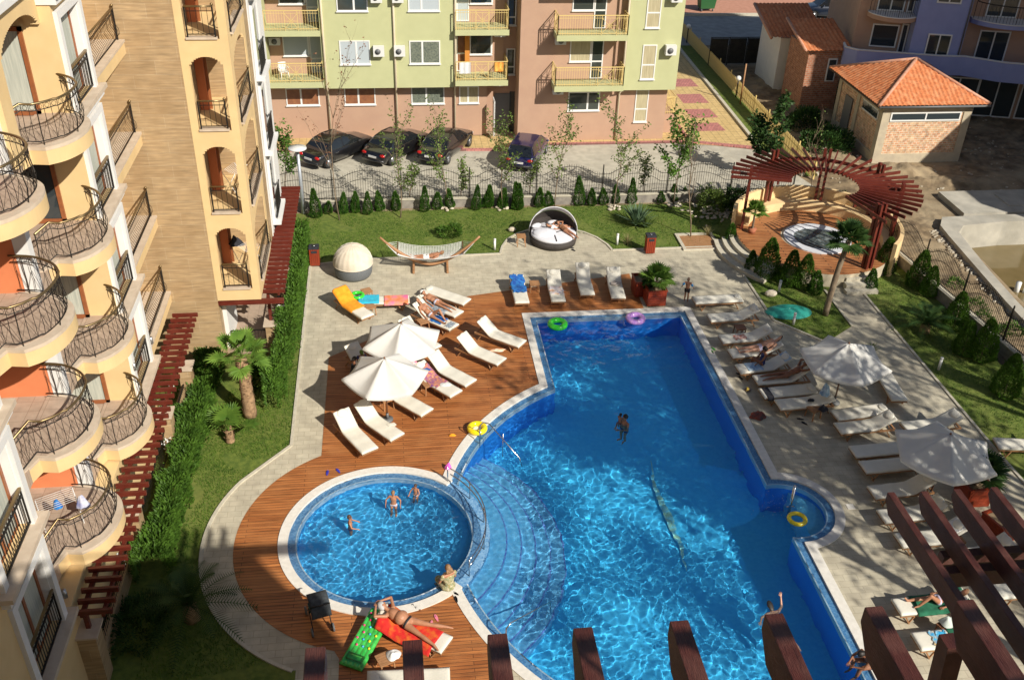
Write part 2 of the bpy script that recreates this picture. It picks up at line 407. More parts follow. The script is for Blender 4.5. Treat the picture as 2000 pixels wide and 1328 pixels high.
# kids pool
kw = kh + (360 if kh < kl else 0)
outer_a = arc(KC[0], KC[1], 3.17, kh1-1, kl1+361, 80); inner_a = arc(KC[0], KC[1], 2.88, kh1-1, kl1+361, 80)
struct(MB().ring(outer_a, inner_a, -.2, .034, 0, False).build('kids_pool_coping', M_white))
struct(MB().ring(arc(*KC, 2.88, 0, 360, 96), arc(*KC, 2.66, 0, 360, 96), -.3, -.040, 0).build('kids_pool_ledge', M_band))
struct(MB().ring(arc(*KC, 2.66, 0, 360, 96), arc(*KC, 2.62, 0, 360, 96), -.3, -.032, 0).build('kids_pool_nosing', M_nose))
struct(MB().ring(arc(*KC, 3.17, kl1-1, kh1+1, 40), arc(*KC, 2.88, kl1-1, kh1+1, 40), -.3, -.030, 0, False).build('pool_divider', M_band))
kf = MB(); kf.prism(arc(*KC, 2.63, 0, 360, 64)[:-1], -.62, -.50)
for i in range(64):
    p, q = arc(*KC, 2.62, i*360/64, (i+1)*360/64, 1)[:2]; kf.add([(*p, -.3), (*q, -.3), (*q, -.55), (*p, -.55)], [(0, 1, 2, 3)])
W2 = struct(kf.build('kids_pool_basin', M_kid_floor))
# floor with concentric steps
ff = MB(); ff.add([(-3, 8, -1.75), (13.8, 8, -1.75), (13.8, 35, -2.05), (-3, 35, -2.05)], [(0, 1, 2, 3)])
FL = struct(ff.build('pool_floor', M_water_floor))
st = MB()
for r, z in ((3.7, -.28), (4.15, -.55), (4.6, -.82), (5.05, -1.09), (5.5, -1.36)):
    A, B = arc(*KC, r, -72, 72, 44), arc(*KC, 3.10, -72, 72, 44)
    st.ring(A, B, -2.0, z, 0, False)
ST = struct(st.build('pool_steps', [mat('step_mosaic', (.11, .40, .66), (.17, .47, .73), 8, .5), ]))
lip = MB()
for r, z in ((3.7, -.28), (4.15, -.55), (4.6, -.82), (5.05, -1.09), (5.5, -1.36)):
    lip.ring(arc(*KC, r+.003, -72, 72, 60), arc(*KC, r-.04, -72, 72, 60), z-.03, z+.004, 0, False)
LP = struct(lip.build('step_edging', mosaic('violet_step_mosaic', (.08, .14, .45), (.16, .30, .6), 14)))
# bay shelf
sh = MB(); sh.prism(arc(11.98, 22.06, 1.3, -68, 68, 24), -2.0, -.5); SHF = struct(sh.build('pool_bay_floor', mat('bay_mosaic', (.14, .50, .72), (.20, .58, .78), 8, .5)))
# yellow swirl of mosaic on the pool floor
sw = MB(); Pm = [at(1268, 935, -1.9), at(1272, 975, -1.9), at(1285, 1010, -1.9), at(1305, 1050, -1.9), at(1325, 1100, -1.9), at(1335, 1150, -1.9)]
ws = [.02, .07, .13, .15, .09, .02]
Lf = [(p.x-w, p.y) for p, w in zip(Pm, ws)]; Rt = [(p.x+w*.6, p.y+.05) for p, w in zip(Pm, ws)]
for i in range(5): sw.add([(*Lf[i], -1.80), (*Rt[i], -1.80), (*Rt[i+1], -1.80), (*Lf[i+1], -1.80)], [(0, 1, 2, 3)])
SWL = struct(sw.build('pool_floor_swirl', mat('yellow_mosaic', (.36, .60, .40), (.10, .55, .80), 5, .5)))
# water, with real waves
def watermat(name, tint, ior=1.33):
    m = bpy.data.materials.new(name); m.use_nodes = True; b = m.node_tree.nodes['Principled BSDF']
    b.inputs['Base Color'].default_value = (*tint, 1); b.inputs['Transmission Weight'].default_value = 1
    b.inputs['Roughness'].default_value = 0.0; b.inputs['IOR'].default_value = ior; return m
M_wat = watermat('pool_water', (.78, .95, 1.0)); M_watk = watermat('kids_water', (.86, .97, 1.0))
RIP = [a2(812, 966), a2(769, 990), a2(684, 1028), a2(1218, 824), a2(1515, 1200), a2(1543, 990)]
def water(name, x0, x1, y0, y1, st, z, test, amp, m, fq, o3=.20):
    nx = int((x1-x0)/st); ny = int((y1-y0)/st); V = []; F = []; idx = {}
    def vid(i, j):
        k = (i, j)
        if k not in idx:
            x = x0+i*st; y = y0+j*st; xw = x; yw = y
            wx = .45*noise.noise(Vector((x*.6, y*.6, 8))); wy = .45*noise.noise(Vector((x*.6, y*.6, 12)))
            loc = .40 + 1.25*max(0, noise.noise(Vector((x*.33, y*.33, 3.1)))+.30); x += wx; y += wy
            h = noise.noise(Vector((x*fq, y*fq*.9, .3))) + .55*noise.noise(Vector((x*fq*2.1+5, y*fq*2.1, 1.7))) + o3*noise.noise(Vector((x*fq*4.4, y*fq*4.4+9, 4.7)))
            idx[k] = len(V); rip = 0
            for (rx, ry) in RIP:
                rr = hypot(xw-rx, yw-ry)
                if rr < 2.2: rip += .011*sin(rr*17)*math.exp(-rr*1.7)
            V.append((xw, yw, z + amp*loc*h + rip))
        return idx[k]
    ok = {}
    for i in range(nx+1):
        for j in range(ny+1): ok[(i, j)] = test(x0+i*st, y0+j*st)
    for i in range(nx):
        for j in range(ny):
            if ok[(i, j)] or ok[(i+1, j)] or ok[(i, j+1)] or ok[(i+1, j+1)]:
                F.append((vid(i, j), vid(i+1, j), vid(i+1, j+1), vid(i, j+1)))
    me = bpy.data.meshes.new(name); me.from_pydata(V, [], F); me.polygons.foreach_set('use_smooth', [True]*len(F)); me.materials.append(m)
    o = bpy.data.objects.new(name, me); COL.objects.link(o); struct(o); o.cycles.is_caustics_caster = True; return o
def tin(x, y): return hypot(x-KC[0], y-KC[1]) > 3.05 and inside((x, y), O1)
water('water', -1, 14, 9.3, 34.4, .045, -.030, tin, .0155, M_wat, 2.6)
water('kids_water', KC[0]-3, KC[0]+3, KC[1]-3, KC[1]+3, .03, -.022, lambda x, y: hypot(x-KC[0], y-KC[1]) < 2.9, .017, M_watk, 4.6, .10)
REC = [W1, W2, FL, ST, LP, SHF, SWL]
for o in COL.objects:
    if o.name.split('.')[0] in ('pool_ledge', 'pool_nosing', 'kids_pool_ledge', 'kids_pool_nosing', 'pool_divider'): REC.append(o)
for o in REC: o.cycles.is_caustics_receiver = True
# ---- parking, road, pavements beyond the fence
sheet('parking_lot', [(-14, 45.9), (17.6, 45.9), (22.6, 46.2), (21.3, 51.8), (17.46, 53.2), (7.6, 53.2), (6.8, 52.6), (-14, 53.4)], -.020, M_conc)
sheet('pavement', [(-14, 53.4), (6.8, 52.6), (7.6, 53.2), (17.5, 53.2), (17.46, 54.2), (-14, 56)], -.004, M_yelp)
sheet('courtyard_path', [(16.0, 53.25), (21.15, 52.2), (21.9, 71.3), (22, 76), (16.0, 76)], -.0002, M_yelp)
for i, (a, bq) in enumerate(((55.0, 56.4), (57.3, 58.9), (60.0, 61.8), (63.3, 65))):
    sheet('pink_paving', [(18.4+.25*i, a), (20.2+.22*i, a), (20.1+.22*i, bq), (18.4+.25*i, bq)], .004, M_pinkp)
b = MB(); b.bar((17.46, 53.3, .03), (21.2, 52.1, .03), .25, .1); b.bar((7.6, 53.3, .03), (17.4, 53.3, .03), .22, .1); b.bar((-14, 53.4, .03), (6.8, 52.6, .03), .22, .1); b.bar((6.8, 52.6, .03), (7.6, 53.2, .03), .22, .1)
b.bar((17.46, 53.3, .03), (17.5, 56, .03), .12, .1)
struct(b.build('pink_kerb', M_pinkp))
kerb([(22.4, 48), (21.3, 51.8), (21.83, 71.3), (22.2, 77)], w=.2, h=.14)
sheet('grass_verge', [(22.5, 48), (23.2, 48), (23.0, 53), (23.1, 77), (22.3, 77), (21.95, 71.3), (21.45, 51.8)], -.012, M_lawn)
kerb([(23.3, 48), (23.05, 53), (23.2, 77)], w=.14, h=.1)
M_asph = mat('road_concrete', (.25, .25, .24), (.33, .33, .31), 1.5, .9, .2, 12, c3=(.2, .2, .2), s3=.3)
sheet('road', [(-60, 73.0), (120, 73.0), (120, 81.6), (-60, 81.6)], -.010, M_asph)
sheet('roadside_pavement', [(-60, 81.6), (120, 81.6), (120, 87), (-60, 87)], -.002, mat('terracotta_paving', (.42, .20, .13), (.5, .25, .17), 3, .85))
kerb([(-60, 81.6), (120, 81.6)], w=.2, h=.2)
# empty concrete pool of the building site
b = MB(); no = [(28.49, 42.4)]
rim_o = [(27.3, 41.9), (26.75, 41.0), (26.6, 39.9), (26.25, 36.5), (25.95, 33.6), (25.75, 30), (39.5, 29.5), (39.5, 41.8), (30.2, 42.0)]
rim_i = EMPI
b.ring(rim_o, rim_i, -1.6, .28); b.add([(*p, -1.3) for p in EMPI], [tuple(range(len(EMPI)))])
b.bb(28.7, 40, 42.3, 45.0, -.1, .25); b.bb(31.5, 34, 43.0, 44.4, .25, .3)
tag(b.build('empty_pool', mat('raw_concrete', (.36, .34, .29), (.47, .44, .37), 1.5, .9, .3, 12, c3=(.28, .26, .21), s3=.7, f3=.6)), 'unfinished concrete pool basin with brown puddle on the building site', 'pool basin')
sheet('puddle', [(x*.985+.5, y) for x, y in EMPI], -1.05, mat('muddy_water', (.16, .12, .05), (.2, .15, .07), 1, .06, spec=.6))
pp = MB(); pp.cyl((28.6, 36.6), .12, -1.2, -.55, 12); pp.cyl((28.95, 36.45), .12, -1.2, -.6, 12)
tag(pp.build('drain_pipe', mat('white_pvc', (.7, .7, .68), rough=.4)), 'pair of white pipe stubs sticking out of the puddle', 'pipe')
# lumps of earth in front of the hut
def heap(cx, cy, rx, ry, h, name, label, m):
    def f(u, v):
        a = 2*pi*u; r = v; x = cx+rx*r*cos(a); y = cy+ry*r*sin(a)
        return (x, y, h*(1-r*r)*(1+.5*noise.noise(Vector((x*1.3, y*1.3, 0))))+.10*noise.noise(Vector((x*4, y*4, 2)))*(1-r**4)-.03)
    o = MB().grid(f, 60, 16).build(name, m); o['kind'] = 'structure'; return o
def site(u, v):
    x = 23.6+17*u; y = 44.6+23*v
    if 26.4 < x < 32.9 and 49.0 < y < 56: dz = 0
    else: dz = 1
    h = .16*noise.noise(Vector((x*.5, y*.5, 1)))+.10*noise.noise(Vector((x*1.7, y*1.7, 4)))+.05*noise.noise(Vector((x*5, y*5, 7)))
    e = min(1, min(u, v, 1-u, 1-v)*12)
    return (x, y, -.03+max(-.0, (h+.10)*e*dz)-.002)
o = MB().grid(site, 220, 260).build('rough_soil', M_dirt); o['kind'] = 'structure'
def site2(u, v):
    x = 23.3+3.4*u; y = 29+15.4*v; h = .08*noise.noise(Vector((x*1.7, y*1.7, 4)))+.05*noise.noise(Vector((x*5, y*5, 7))); e = min(1, min(u, v, 1-u, 1-v)*10)
    return (x+1.1*u*v, y, -.032+max(0, (h+.06)*e))
o = MB().grid(site2, 60, 200).build('rough_soil', M_dirt); o['kind'] = 'structure'
_r = random.Random(8); b = MB()
for i in range(700):
    x = _r.uniform(23.6, 38); y = _r.uniform(43, 60)
    if 26.8 < x < 33 and 49 < y < 56.2: continue
    if x > 27 and y < 45.2: continue
    s_ = _r.uniform(.03, .11); b.sphere((x, y, .02+s_*.2), (s_, s_*_r.uniform(.6, 1), s_*.6), 5, 3, smooth=False)
for i in range(500):
    t = _r.random(); x = 26.1+.6*t+_r.gauss(0, .16)-.2; y = 30+11*t; s_ = _r.uniform(.03, .12); b.sphere((x, y, .03), (s_, s_*.8, s_*.6), 5, 3, smooth=False)
o = b.build('rubble', mat('rubble_stone', (.34, .29, .21), (.5, .45, .36), 3, .9)); o['kind'] = 'stuff'
heap(27.9, 48.0, 2.3, 1.2, .55, 'earth_mound', '', M_dirt); heap(31, 46.6, 3, 1.2, .25, 'earth_mound', '', M_dirt); heap(25.6, 43.5, 1.4, 2.4, .18, 'earth_mound', '', M_dirt)
# ================================================================ BUILDINGS
M_yel = mat('yellow_render', (.67, .48, .235), (.70, .51, .26), 2.0, .85, .12, 60, c3=(.56, .40, .21), s3=1.1, f3=.4)
M_whr = mat('white_render', (.66, .65, .63), (.70, .69, .67), 3, .8)
M_org = mat('orange_render', (.60, .185, .075), (.63, .205, .085), 2, .85)
M_trav = brickmat('travertine_cladding', (.36, .245, .13), (.405, .285, .158), (.50, .40, .27), 1.45, .44, .004, .6, axis='WALL', vary=.26, c3=(.29, .185, .09), s3=1.6, f3=.45, bump=.1, grain=(1.5, 15, 1))
M_lip = mat('stone_trim', (.50, .40, .30), (.58, .48, .37), 4, .7, .1)
M_tile = brickmat('balcony_tiles', (.40, .305, .23), (.44, .335, .255), (.3, .22, .16), .4, .4, .008, .6, vary=.12, off=0)
M_iron = mat('wrought_iron', (.018, .016, .014), rough=.45, metal=.3)
M_brass = mat('brass_rail', (.25, .18, .09), rough=.35, metal=.8)
M_glass = glassy('window_glass', (.035, .045, .05))
M_curt = mat('curtain', (.48, .49, .42), (.36, .38, .33), 9, .9, stretch=(3, 3, .15))
M_brown = mat('brown_window_wood', (.30, .10, .035), (.24, .08, .03), 6, .45)
M_red = mat('red_stained_wood', (.135, .022, .012), (.085, .013, .008), 3, .42, .25, 20, stretch=(1, 8, 8), c3=(.19, .045, .028), s3=2, f3=.35)
M_dkred = mat('dark_red_beam_wood', (.085, .021, .014), (.055, .013, .009), 4, .5, .6, 30, stretch=(7, .6, 7), c3=(.17, .075, .055), s3=5, f3=.5)
XH = -8.0
hotel = thing('hotel_building', 'yellow hotel with travertine side wall and stacked curved balconies at the left edge', 'building', (-9, 24, 0))
def hb(mb, n, m, label=None, p=None): return mb.build(n, m, p or hotel, world=True, label=label)
def fixp(o, p): o.parent = p; o.matrix_parent_inverse = wmat(p).inverted()
FZ = [3.1 + 3*k for k in range(5)]
# walls: bays flush with the facade plane, loggias set back between them
b = MB()
for (y0, y1) in ((9.0, 17.1), (25.3, 27.8)):
    ya, yb = (25.62, 27.38) if y0 > 20 else (14.9, 16.66)
    b.bb(-14, XH, y0, ya, 2.62, 17.5); b.bb(-14, XH, yb, y1, 2.62, 17.5)
    for z in FZ:
        b.bb(-14, XH, ya, yb, z-.48, z+.05)
        b.bb(-14, XH, ya, yb, z+2.25, z+2.52) if z < 14 else None
    b.bb(-14, XH-.27, ya, yb, 2.62, 17.5)
b.bb(-14, -11.4, 17.1, 25.3, 2.62, 17.5)
b.bb(-14, XH-.1, 9, 27.6, 0, 2.62)
W_h = hb(b, 'wall', M_yel)
# top storey arched screen over the right hand loggia
b = MB(); ys = [21.7 + (25.3-21.7)*i/36 for i in range(37)]
for i in range(36):
    y0, y1 = ys[i], ys[i+1]; ym = (y0+y1)/2; d = abs(ym-23.8)/1.5
    b.bb(-8.62, -8.3, y0, y1, 12.1 if d >= 1 else 14.2+.65*sqrt(1-d*d), 17.5)
b.bb(-8.62, -8.1, 17.1, 21.7, 14.9, 17.5)
hb(MB().bb(-8.3, -8.12, 17.1, 25.3, 15.3, 15.5), 'cornice', M_whr)
hb(b, 'arched_screen', M_yel)
# party walls
b = MB(); b.bb(-11.4, -8.75, 21.45, 21.70, 0, 18); hb(b, 'party_wall', M_org)
b = MB(); b.bb(-8.75, -8.42, 21.44, 21.71, 0, 18); hb(b, 'wall_end', M_whr)
for z in FZ:
    b = MB(); b.bb(-11.4, -8.55, 17.1, 21.45, z-.42, z-.01); b.bb(-11.4, -8.55, 21.70, 25.3, z-.42, z-.01); hb(b, 'loggia_floor', M_tile)
    b = MB(); b.bb(-11.38, -11.30, 17.1, 21.45, z, z+2.5); hb(b, 'loggia_back', M_org)
def door(y, x0, x1, z, h=2.2):
    f = MB(); f.bb(x0, x1, y-.09, y-.02, z, z+.12); f.bb(x0, x1, y-.09, y-.02, z+h-.1, z+h)
    f.bb(x0, x0+.1, y-.09, y-.02, z, z+h); f.bb(x1-.1, x1, y-.09, y-.02, z, z+h)
    o = hb(f, 'balcony_door', M_brown)
    fixp(hb(MB().bb(x0+.1, x1-.1, y-.05, y-.03, z+.12, z+h-.1), 'pane', M_glass if z in (9.1,) else M_curt), o)
for z in FZ[:4]: door(25.3, -9.95, -8.75, z)
# french windows in the bays
def bay_window(ya, yb, z, juliet=True):
    fr = MB(); zt = z+2.3; x = XH
    fr.bb(x, x+.10, ya-.22, ya, z, zt+.2); fr.bb(x, x+.10, yb, yb+.22, z, zt+.2); fr.bb(x, x+.10, ya, yb, zt, zt+.2)
    fr.bb(x-.26, x+.0, ya-.03, ya+.02, z, zt); fr.bb(x-.26, x, yb-.02, yb+.03, z, zt); fr.bb(x-.26, x, ya, yb, zt-.02, zt+.02)
    W = hb(fr, 'window_surround', M_whr)
    s = MB(); s.bb(x-.24, x+.28, ya-.42, yb+.42, z-.12, z+.0); fixp(hb(s, 'sill', M_lip), W)
    s = MB(); s.bb(x-.35, x+.18, ya-.36, yb+.36, z-.30, z-.12); fixp(hb(s, 'sill_moulding', M_whr), W)
    f = MB()
    for yy in (ya+.06, (ya+yb)/2, yb-.06): f.bb(x-.25, x-.19, yy-.05, yy+.05, z, zt)
    f.bb(x-.25, x-.19, ya, yb, z, z+.1); f.bb(x-.25, x-.19, ya, yb, zt-.1, zt)
    F = hb(f, 'window', M_brown)
    fixp(hb(MB().bb(x-.24, x-.22, ya, yb, z, zt), 'pane', M_curt), F)
    r = MB(); xr = x+.02
    r.bb(xr-.03, xr+.03, ya-.02, yb+.02, z+.98, z+1.04)
    R_ = hb(r, 'juliet_railing', M_brass)
    q = MB(); q.bb(xr-.02, xr+.02, ya, yb, z+.06, z+.10); q.bb(xr-.02, xr+.02, ya, yb, z+.82, z+.85)
    k = int((yb-ya)/.11)
    for i in range(k+1):
        y = ya+(yb-ya)*i/k; w = .04 if i in (0, k) else .016; q.box(xr, y, z+.54, w, w, .98)
    for i in range(k): q.torus((xr, ya+(yb-ya)*(i+.5)/k, z+.91), .04, .007, 8, 4) if False else None
    fixp(hb(q, 'balusters', M_iron), R_)
for z in FZ:
    bay_window(25.62, 27.38, z); bay_window(14.9, 16.66, z)
# round balconies: slab outline relative to centre y (left column yc=19.6, right column yc=23.9)
def bal_outline(dy, ins=0.0):
    pts = [(-8.5, 18.45), (-8.42, 18.75), (-8.05, 18.85)]
    ctrl = [(-8.05, 18.85), (-7.72, 19.12), (-7.47, 19.6), (-7.38, 20.15), (-7.45, 20.65), (-7.72, 21.05), (-8.2, 21.35)]
    pts = [(-8.62, 18.35), (-8.42, 18.9)] + ctrl + [(-8.75, 21.44)]
    return [(x, y+dy) for x, y in pts]
def smooth(pts, n=4):
    P = [Vector((*p, 0)) for p in pts]; out = []
    for i in range(len(P)-1):
        p0, p1, p2, p3 = P[max(i-1, 0)], P[i], P[i+1], P[min(i+2, len(P)-1)]
        for k in range(n):
            t = k/n; q = .5*((2*p1)+(p2-p0)*t+(2*p0-5*p1+4*p2-p3)*t*t+(3*p1-p0-3*p2+p3)*t**3); out.append((q.x, q.y))
    out.append((P[-1].x, P[-1].y)); return out
def resample(pts, step):
    out = [Vector((*pts[0], 0))]; acc = 0
    for p, q in zip(pts[:-1], pts[1:]):
        p = Vector((*p, 0)); q = Vector((*q, 0)); L = (q-p).length; t = step-acc
        while t <= L: out.append(p.lerp(q, t/L)); t += step
        acc = (L-(t-step))
    return out
def balcony(dy, z):
    o = bal_outline(dy); front = o[:2] + smooth(o[2:], 4)
    s = MB(); s.prism(front + [(-8.9, 21.44+dy), (-8.9, 18.3+dy)], z-.42, z-.07); S = hb(s, 'balcony', M_yel)
    s = MB(); s.prism(front + [(-8.9, 21.44+dy), (-8.9, 18.3+dy)], z-.066, z+.02); fixp(hb(s, 'stone_edge', M_lip), S)
    ins = [(x-.14*(0.3 if i < 2 else 1), y+(.10 if y < 19.3+dy else (-.06 if y > 20.6+dy else 0))) for i, (x, y) in enumerate(front)]
    s = MB(); s.prism([(x-.08, y) for x, y in ins] + [(-8.9, 21.40+dy), (-8.9, 18.4+dy)], z+.021, z+.03); fixp(hb(s, 'floor_tiles', M_tile), S)
    rp = [(-8.60, 18.35+dy)] + ins[1:]
    top = [(x, y, z+1.02) for x, y in rp]; r = MB(); r.tube(top, .030, 8); RL = hb(r, 'handrail', M_brass); fixp(RL, S)
    g = MB(); g.tube([(x, y, z+.12) for x, y in rp], .014, 5); g.tube([(x, y, z+.86) for x, y in rp], .012, 5)
    P = resample(rp, .175)
    for i, p in enumerate(P):
        bul = .05
        n_ = Vector((p.x+8.3, p.y-(20.1+dy), 0)).normalized()
        g.tube([p+Vector((0, 0, z+.02))if i % 6 == 0 else p+Vector((0, 0, z+.12)), p+n_*bul+Vector((0, 0, z+.36)), p+Vector((0, 0, z+.68)), p+Vector((0, 0, z+1.0))], .013 if i % 6 == 0 else .007, 4, caps=False)
        if i+1 < len(P):
            a, c = P[i], P[i+1]; m_ = (a+c)/2
            g.bar((a.x, a.y, z+.86), (c.x, c.y, z+1.0), .007) if False else None
            t_ = (c-a).normalized()
            ringp = [m_ + t_*(.055*cos(2*pi*k/8)) + Vector((0, 0, z+.93+.055*sin(2*pi*k/8))) for k in range(8)]
            g.tube(ringp, .006, 4, closed=True)
            if i % 2 == 0: g.bar(a+n_*.03+Vector((0, 0, z+.14)), c+n_*.03+Vector((0, 0, z+.62)), .006)
            else: g.bar(c+n_*.03+Vector((0, 0, z+.14)), a+n_*.03+Vector((0, 0, z+.62)), .006)
    fixp(hb(g, 'railing', M_iron), S)
for z in FZ[:4]: balcony(0, z); balcony(4.1, z)
# travertine wall, rear corner balconies
b = MB(); b.bb(-14, -6.50, 31.955, 33.2, 0, 20); b.bb(-6.95, -6.50, 33.2, 40, 0, 20); hb(b, 'travertine_wall', M_trav)
def bulge_rail(p, q, z, name='corner_railing', parent=None, bulge=.13, side=None, h=1.0):
    p = Vector((*p, z)); q = Vector((*q, z)); d = (q-p); L = d.length; d.normalize(); n_ = side or Vector((d.y, -d.x, 0))
    r = MB(); r.tube([p+Vector((0, 0, h)), q+Vector((0, 0, h))], .032, 8); r.sphere(q+Vector((0, 0, h+.06)), .05, 8, 6)
    RL = hb(r, name, M_brass)
    if parent: fixp(RL, parent)
    g = MB(); g.bar(p+Vector((0, 0, .1)), q+Vector((0, 0, .1)), .025); g.bar(p+Vector((0, 0, h-.14)), q+Vector((0, 0, h-.14)), .02)
    for e in (p, q): g.bar(e+Vector((0, 0, 0)), e+Vector((0, 0, h)), .045)
    k = max(3, int(L/.145))
    for i in range(1, k):
        c = p.lerp(q, i/k)
        g.tube([c+Vector((0, 0, .1)), c+n_*bulge+Vector((0, 0, .26)), c+n_*bulge*.9+Vector((0, 0, .4)), c+Vector((0, 0, .62)), c+Vector((0, 0, h))], .0075, 4, caps=False)
        if i % 2: g.torus(c+Vector((0, 0, h-.07)), .05, .006, 8, 4) if False else None
    fixp(hb(g, 'balusters', M_iron), RL); return RL
for z in FZ[:4]:
    s = MB(); s.bb(-11, -8.12, 28.35, 32.0, z-.42, z-.06); S = hb(s, 'corner_balcony', M_yel)
    s = MB(); s.bb(-11, -8.09, 28.32, 32.03, z-.055, z+.02); fixp(hb(s, 'stone_edge', M_lip), S)
    bulge_rail((-8.28, 28.4), (-8.28, 31.9), z, parent=S, side=Vector((1, 0, 0)))
b = MB(); b.bb(-14, -9.6, 27.8, 32.6, 2.6, 18); hb(b, 'recessed_wall', M_yel)
# loggia tower
TX0, TX1, TY0, TY1 = -6.50, -4.95, 31.95, 36.0
def arch_panel(mb, horiz, a0, a1, fixed, th, z0, z1, op0, op1, zs, rr):
    """a wall with a round arched opening from z0s to springing zs"""
    n = 14; mid = (op0+op1)/2; hw = (op1-op0)/2
    def bx(u0, u1, w0, w1):
        if w1-w0 < 1e-3 or u1-u0 < 1e-3: return
        if horiz: mb.bb(u0, u1, fixed, fixed+th, w0, w1)
        else: mb.bb(fixed, fixed+th, u0, u1, w0, w1)
    bx(a0, op0, z0, z1); bx(op1, a1, z0, z1)
    for i in range(n):
        u0 = op0+(op1-op0)*i/n; u1 = op0+(op1-op0)*(i+1)/n; d = min(abs(u0-mid), abs(u1-mid))
        bx(u0, u1, zs+rr*sqrt(max(0, 1-(d/hw)**2)), z1)
tw = MB(); top = 18.1
for k, z in enumerate(FZ[:5]):
    z1 = z+3.0-.45
    arch_panel(tw, True, TX0, TX1, TY0, .22, z, z1, TX0+.24, TX1-.26, z+1.95, .50)
    arch_panel(tw, False, TY0+.22, TY1, TX1-.22, .22, z, z1, TY0+.50, TY1-.45, z+1.75, .72)
    tw.bb(TX0, TX1, TY0, TY1, z-.45, z)
TW = hb(tw, 'loggia_tower', M_yel)
for z in FZ[:4]:
    s = MB(); s.bb(TX0+.26, TX1-.32, TY0-.05, TY0+.24, z+.002, z+.06); S = hb(s, 'front_sill', M_lip)
    bulge_rail((TX0+.32, TY0+.05), (TX1-.38, TY0+.05), z+.05, 'front_railing', S, bulge=.0, h=.95)
    s = MB(); s.bb(TX1-.24, TX1+.10, TY0+.55, TY1-.48, z+.002, z+.06); S = hb(s, 'side_sill', M_lip)
    bulge_rail((TX1+.02, TY0+.64), (TX1+.02, TY1-.58), z+.05, 'side_railing', S, side=Vector((1, 0, 0)), h=.95)
    s = MB(); s.bb(-6.49, -6.20, 34.0, 34.25, z, z+2.5); hb(s, 'loggia_column', M_org)
    s = MB(); s.bb(-6.19, -6.10, 34.1, 34.18, z, z+2.4); hb(s, 'loggia_door_frame', M_brown)
    s = MB(); s.bb(-6.5, -4.97, 35.35, 35.8, z, z+2.55); hb(s, 'loggia_back_wall', M_trav)
s = MB(); s.bb(-6.9, -4.98, 36.0, 37.2, 2.6, 19); hb(s, 'travertine_strip', M_trav)
s = MB(); s.bb(-8, -4.95, 37.2, 41.5, 2.6, 19); hb(s, 'rear_wall', M_whr)
for z in FZ[:4]:
    s = MB(); s.bb(-5.0, -4.86, 37.7, 37.85, z, z+2.4); s.bb(-5.0, -4.86, 39.4, 39.55, z, z+2.4); s.bb(-5.0, -4.86, 37.7, 39.55, z+2.4, z+2.6)
    S = hb(s, 'rear_window', M_whr); fixp(hb(MB().bb(-4.94, -4.93, 37.85, 39.4, z+.1, z+2.4), 'pane', M_glass), S)
    s = MB(); s.bb(-5.0, -4.62, 37.5, 39.8, z-.14, z); fixp(hb(s, 'sill', M_whr), S)
    g = MB()
    for i in range(14): g.box(-4.78, 37.8+i*.125, z+.5, .018, .018, 1.0)
    g.bb(-4.80, -4.76, 37.75, 39.5, z+.96, z+1.02); g.bb(-4.80, -4.76, 37.75, 39.5, z+.08, z+.11); fixp(hb(g, 'railing', M_iron), S)
# ground floor terraces, piers
s = MB(); s.bb(-14, -6.5, 33.2, 40, 0, .3); s.bb(-6.5, -4.7, 32.4, 41, 0, .28); hb(s, 'terrace_floor', M_tile)
s = MB(); s.bb(-6.50, -6.35, 32.5, 34.5, 0, 2.6); hb(s, 'terrace_wall_end', M_whr)
def pier(x, y, sx, sy, h):
    P_ = hb(MB().bb(x-sx/2, x+sx/2, y-sy/2, y+sy/2, 0, h), 'pier', M_trav)
    fixp(hb(MB().bb(x-sx/2-.07, x+sx/2+.07, y-sy/2-.07, y+sy/2+.07, h, h+.06), 'pier_cap', M_lip), P_)
pier(-4.78, 32.6, .42, .55, 1.25); pier(-4.7, 37, .3, 2.2, .9); pier(-4.7, 40.4, .3, 2, .9)
pier(-7.9, 17.55, .50, .5, 1.75); pier(-7.75, 22.1, .35, .5, 1.6); pier(-7.60, 26.6, .35, .5, 1.6); pier(-7.4, 29.3, .4, .5, 1.6)
for q_ in ((-7.62, -7.45, 27, 29.2, 0, .9), (-7.95, -7.8, 18, 22, 0, .6)): hb(MB().bb(*q_), 'terrace_parapet', M_trav)
g = MB()
for (x, y0, y1) in ((-7.7, 22.4, 26.4), (-7.5, 26.9, 29.1), (-4.75, 33, 36), (-7.85, 17.9, 21.9)):
    g = MB(); k = int((y1-y0)/.12)
    g.bb(x-.02, x+.02, y0, y1, 1.0, 1.04); g.bb(x-.012, x+.012, y0, y1, .2, .23)
    for i in range(k+1): g.box(x, y0+(y1-y0)*i/k, .6, .014, .014, .82)
    hb(g, 'terrace_railing', M_iron)
g = MB()
g.bb(-6.3, -4.9, 32.45, 32.49, 1.0, 1.04)
for i in range(12): g.box(-6.3+i*.125, 32.47, .6, .014, .014, .82)
hb(g, 'terrace_railing', M_iron)
def pergola(x0, x1, y0, y1, z, n, group, label, posts=()):
    t = thing('garden_pergola', label, 'pergola', ((x0+x1)/2, y0, 0), group=group)
    s = MB(); s.bb(x1-.28, x1-.20, y0, y1, z-.2, z-.08); s.bb(x0+.1, x0+.2, y0, y1, z-.2, z-.08); s.build('bearer', M_red, t, world=True)
    for i in range(n):
        y = y0+(y1-y0)*i/(n-1); s = MB(); s.bb(x0, x1, y-.04, y+.04, z-.078, z+.06); s.build('rafter', M_red, t, world=True)
    for (x, y, zb) in posts: s = MB(); s.box(x, y, (zb+z-.2)/2, .11, .11, z-.2-zb); s.build('post', M_red, t, world=True)
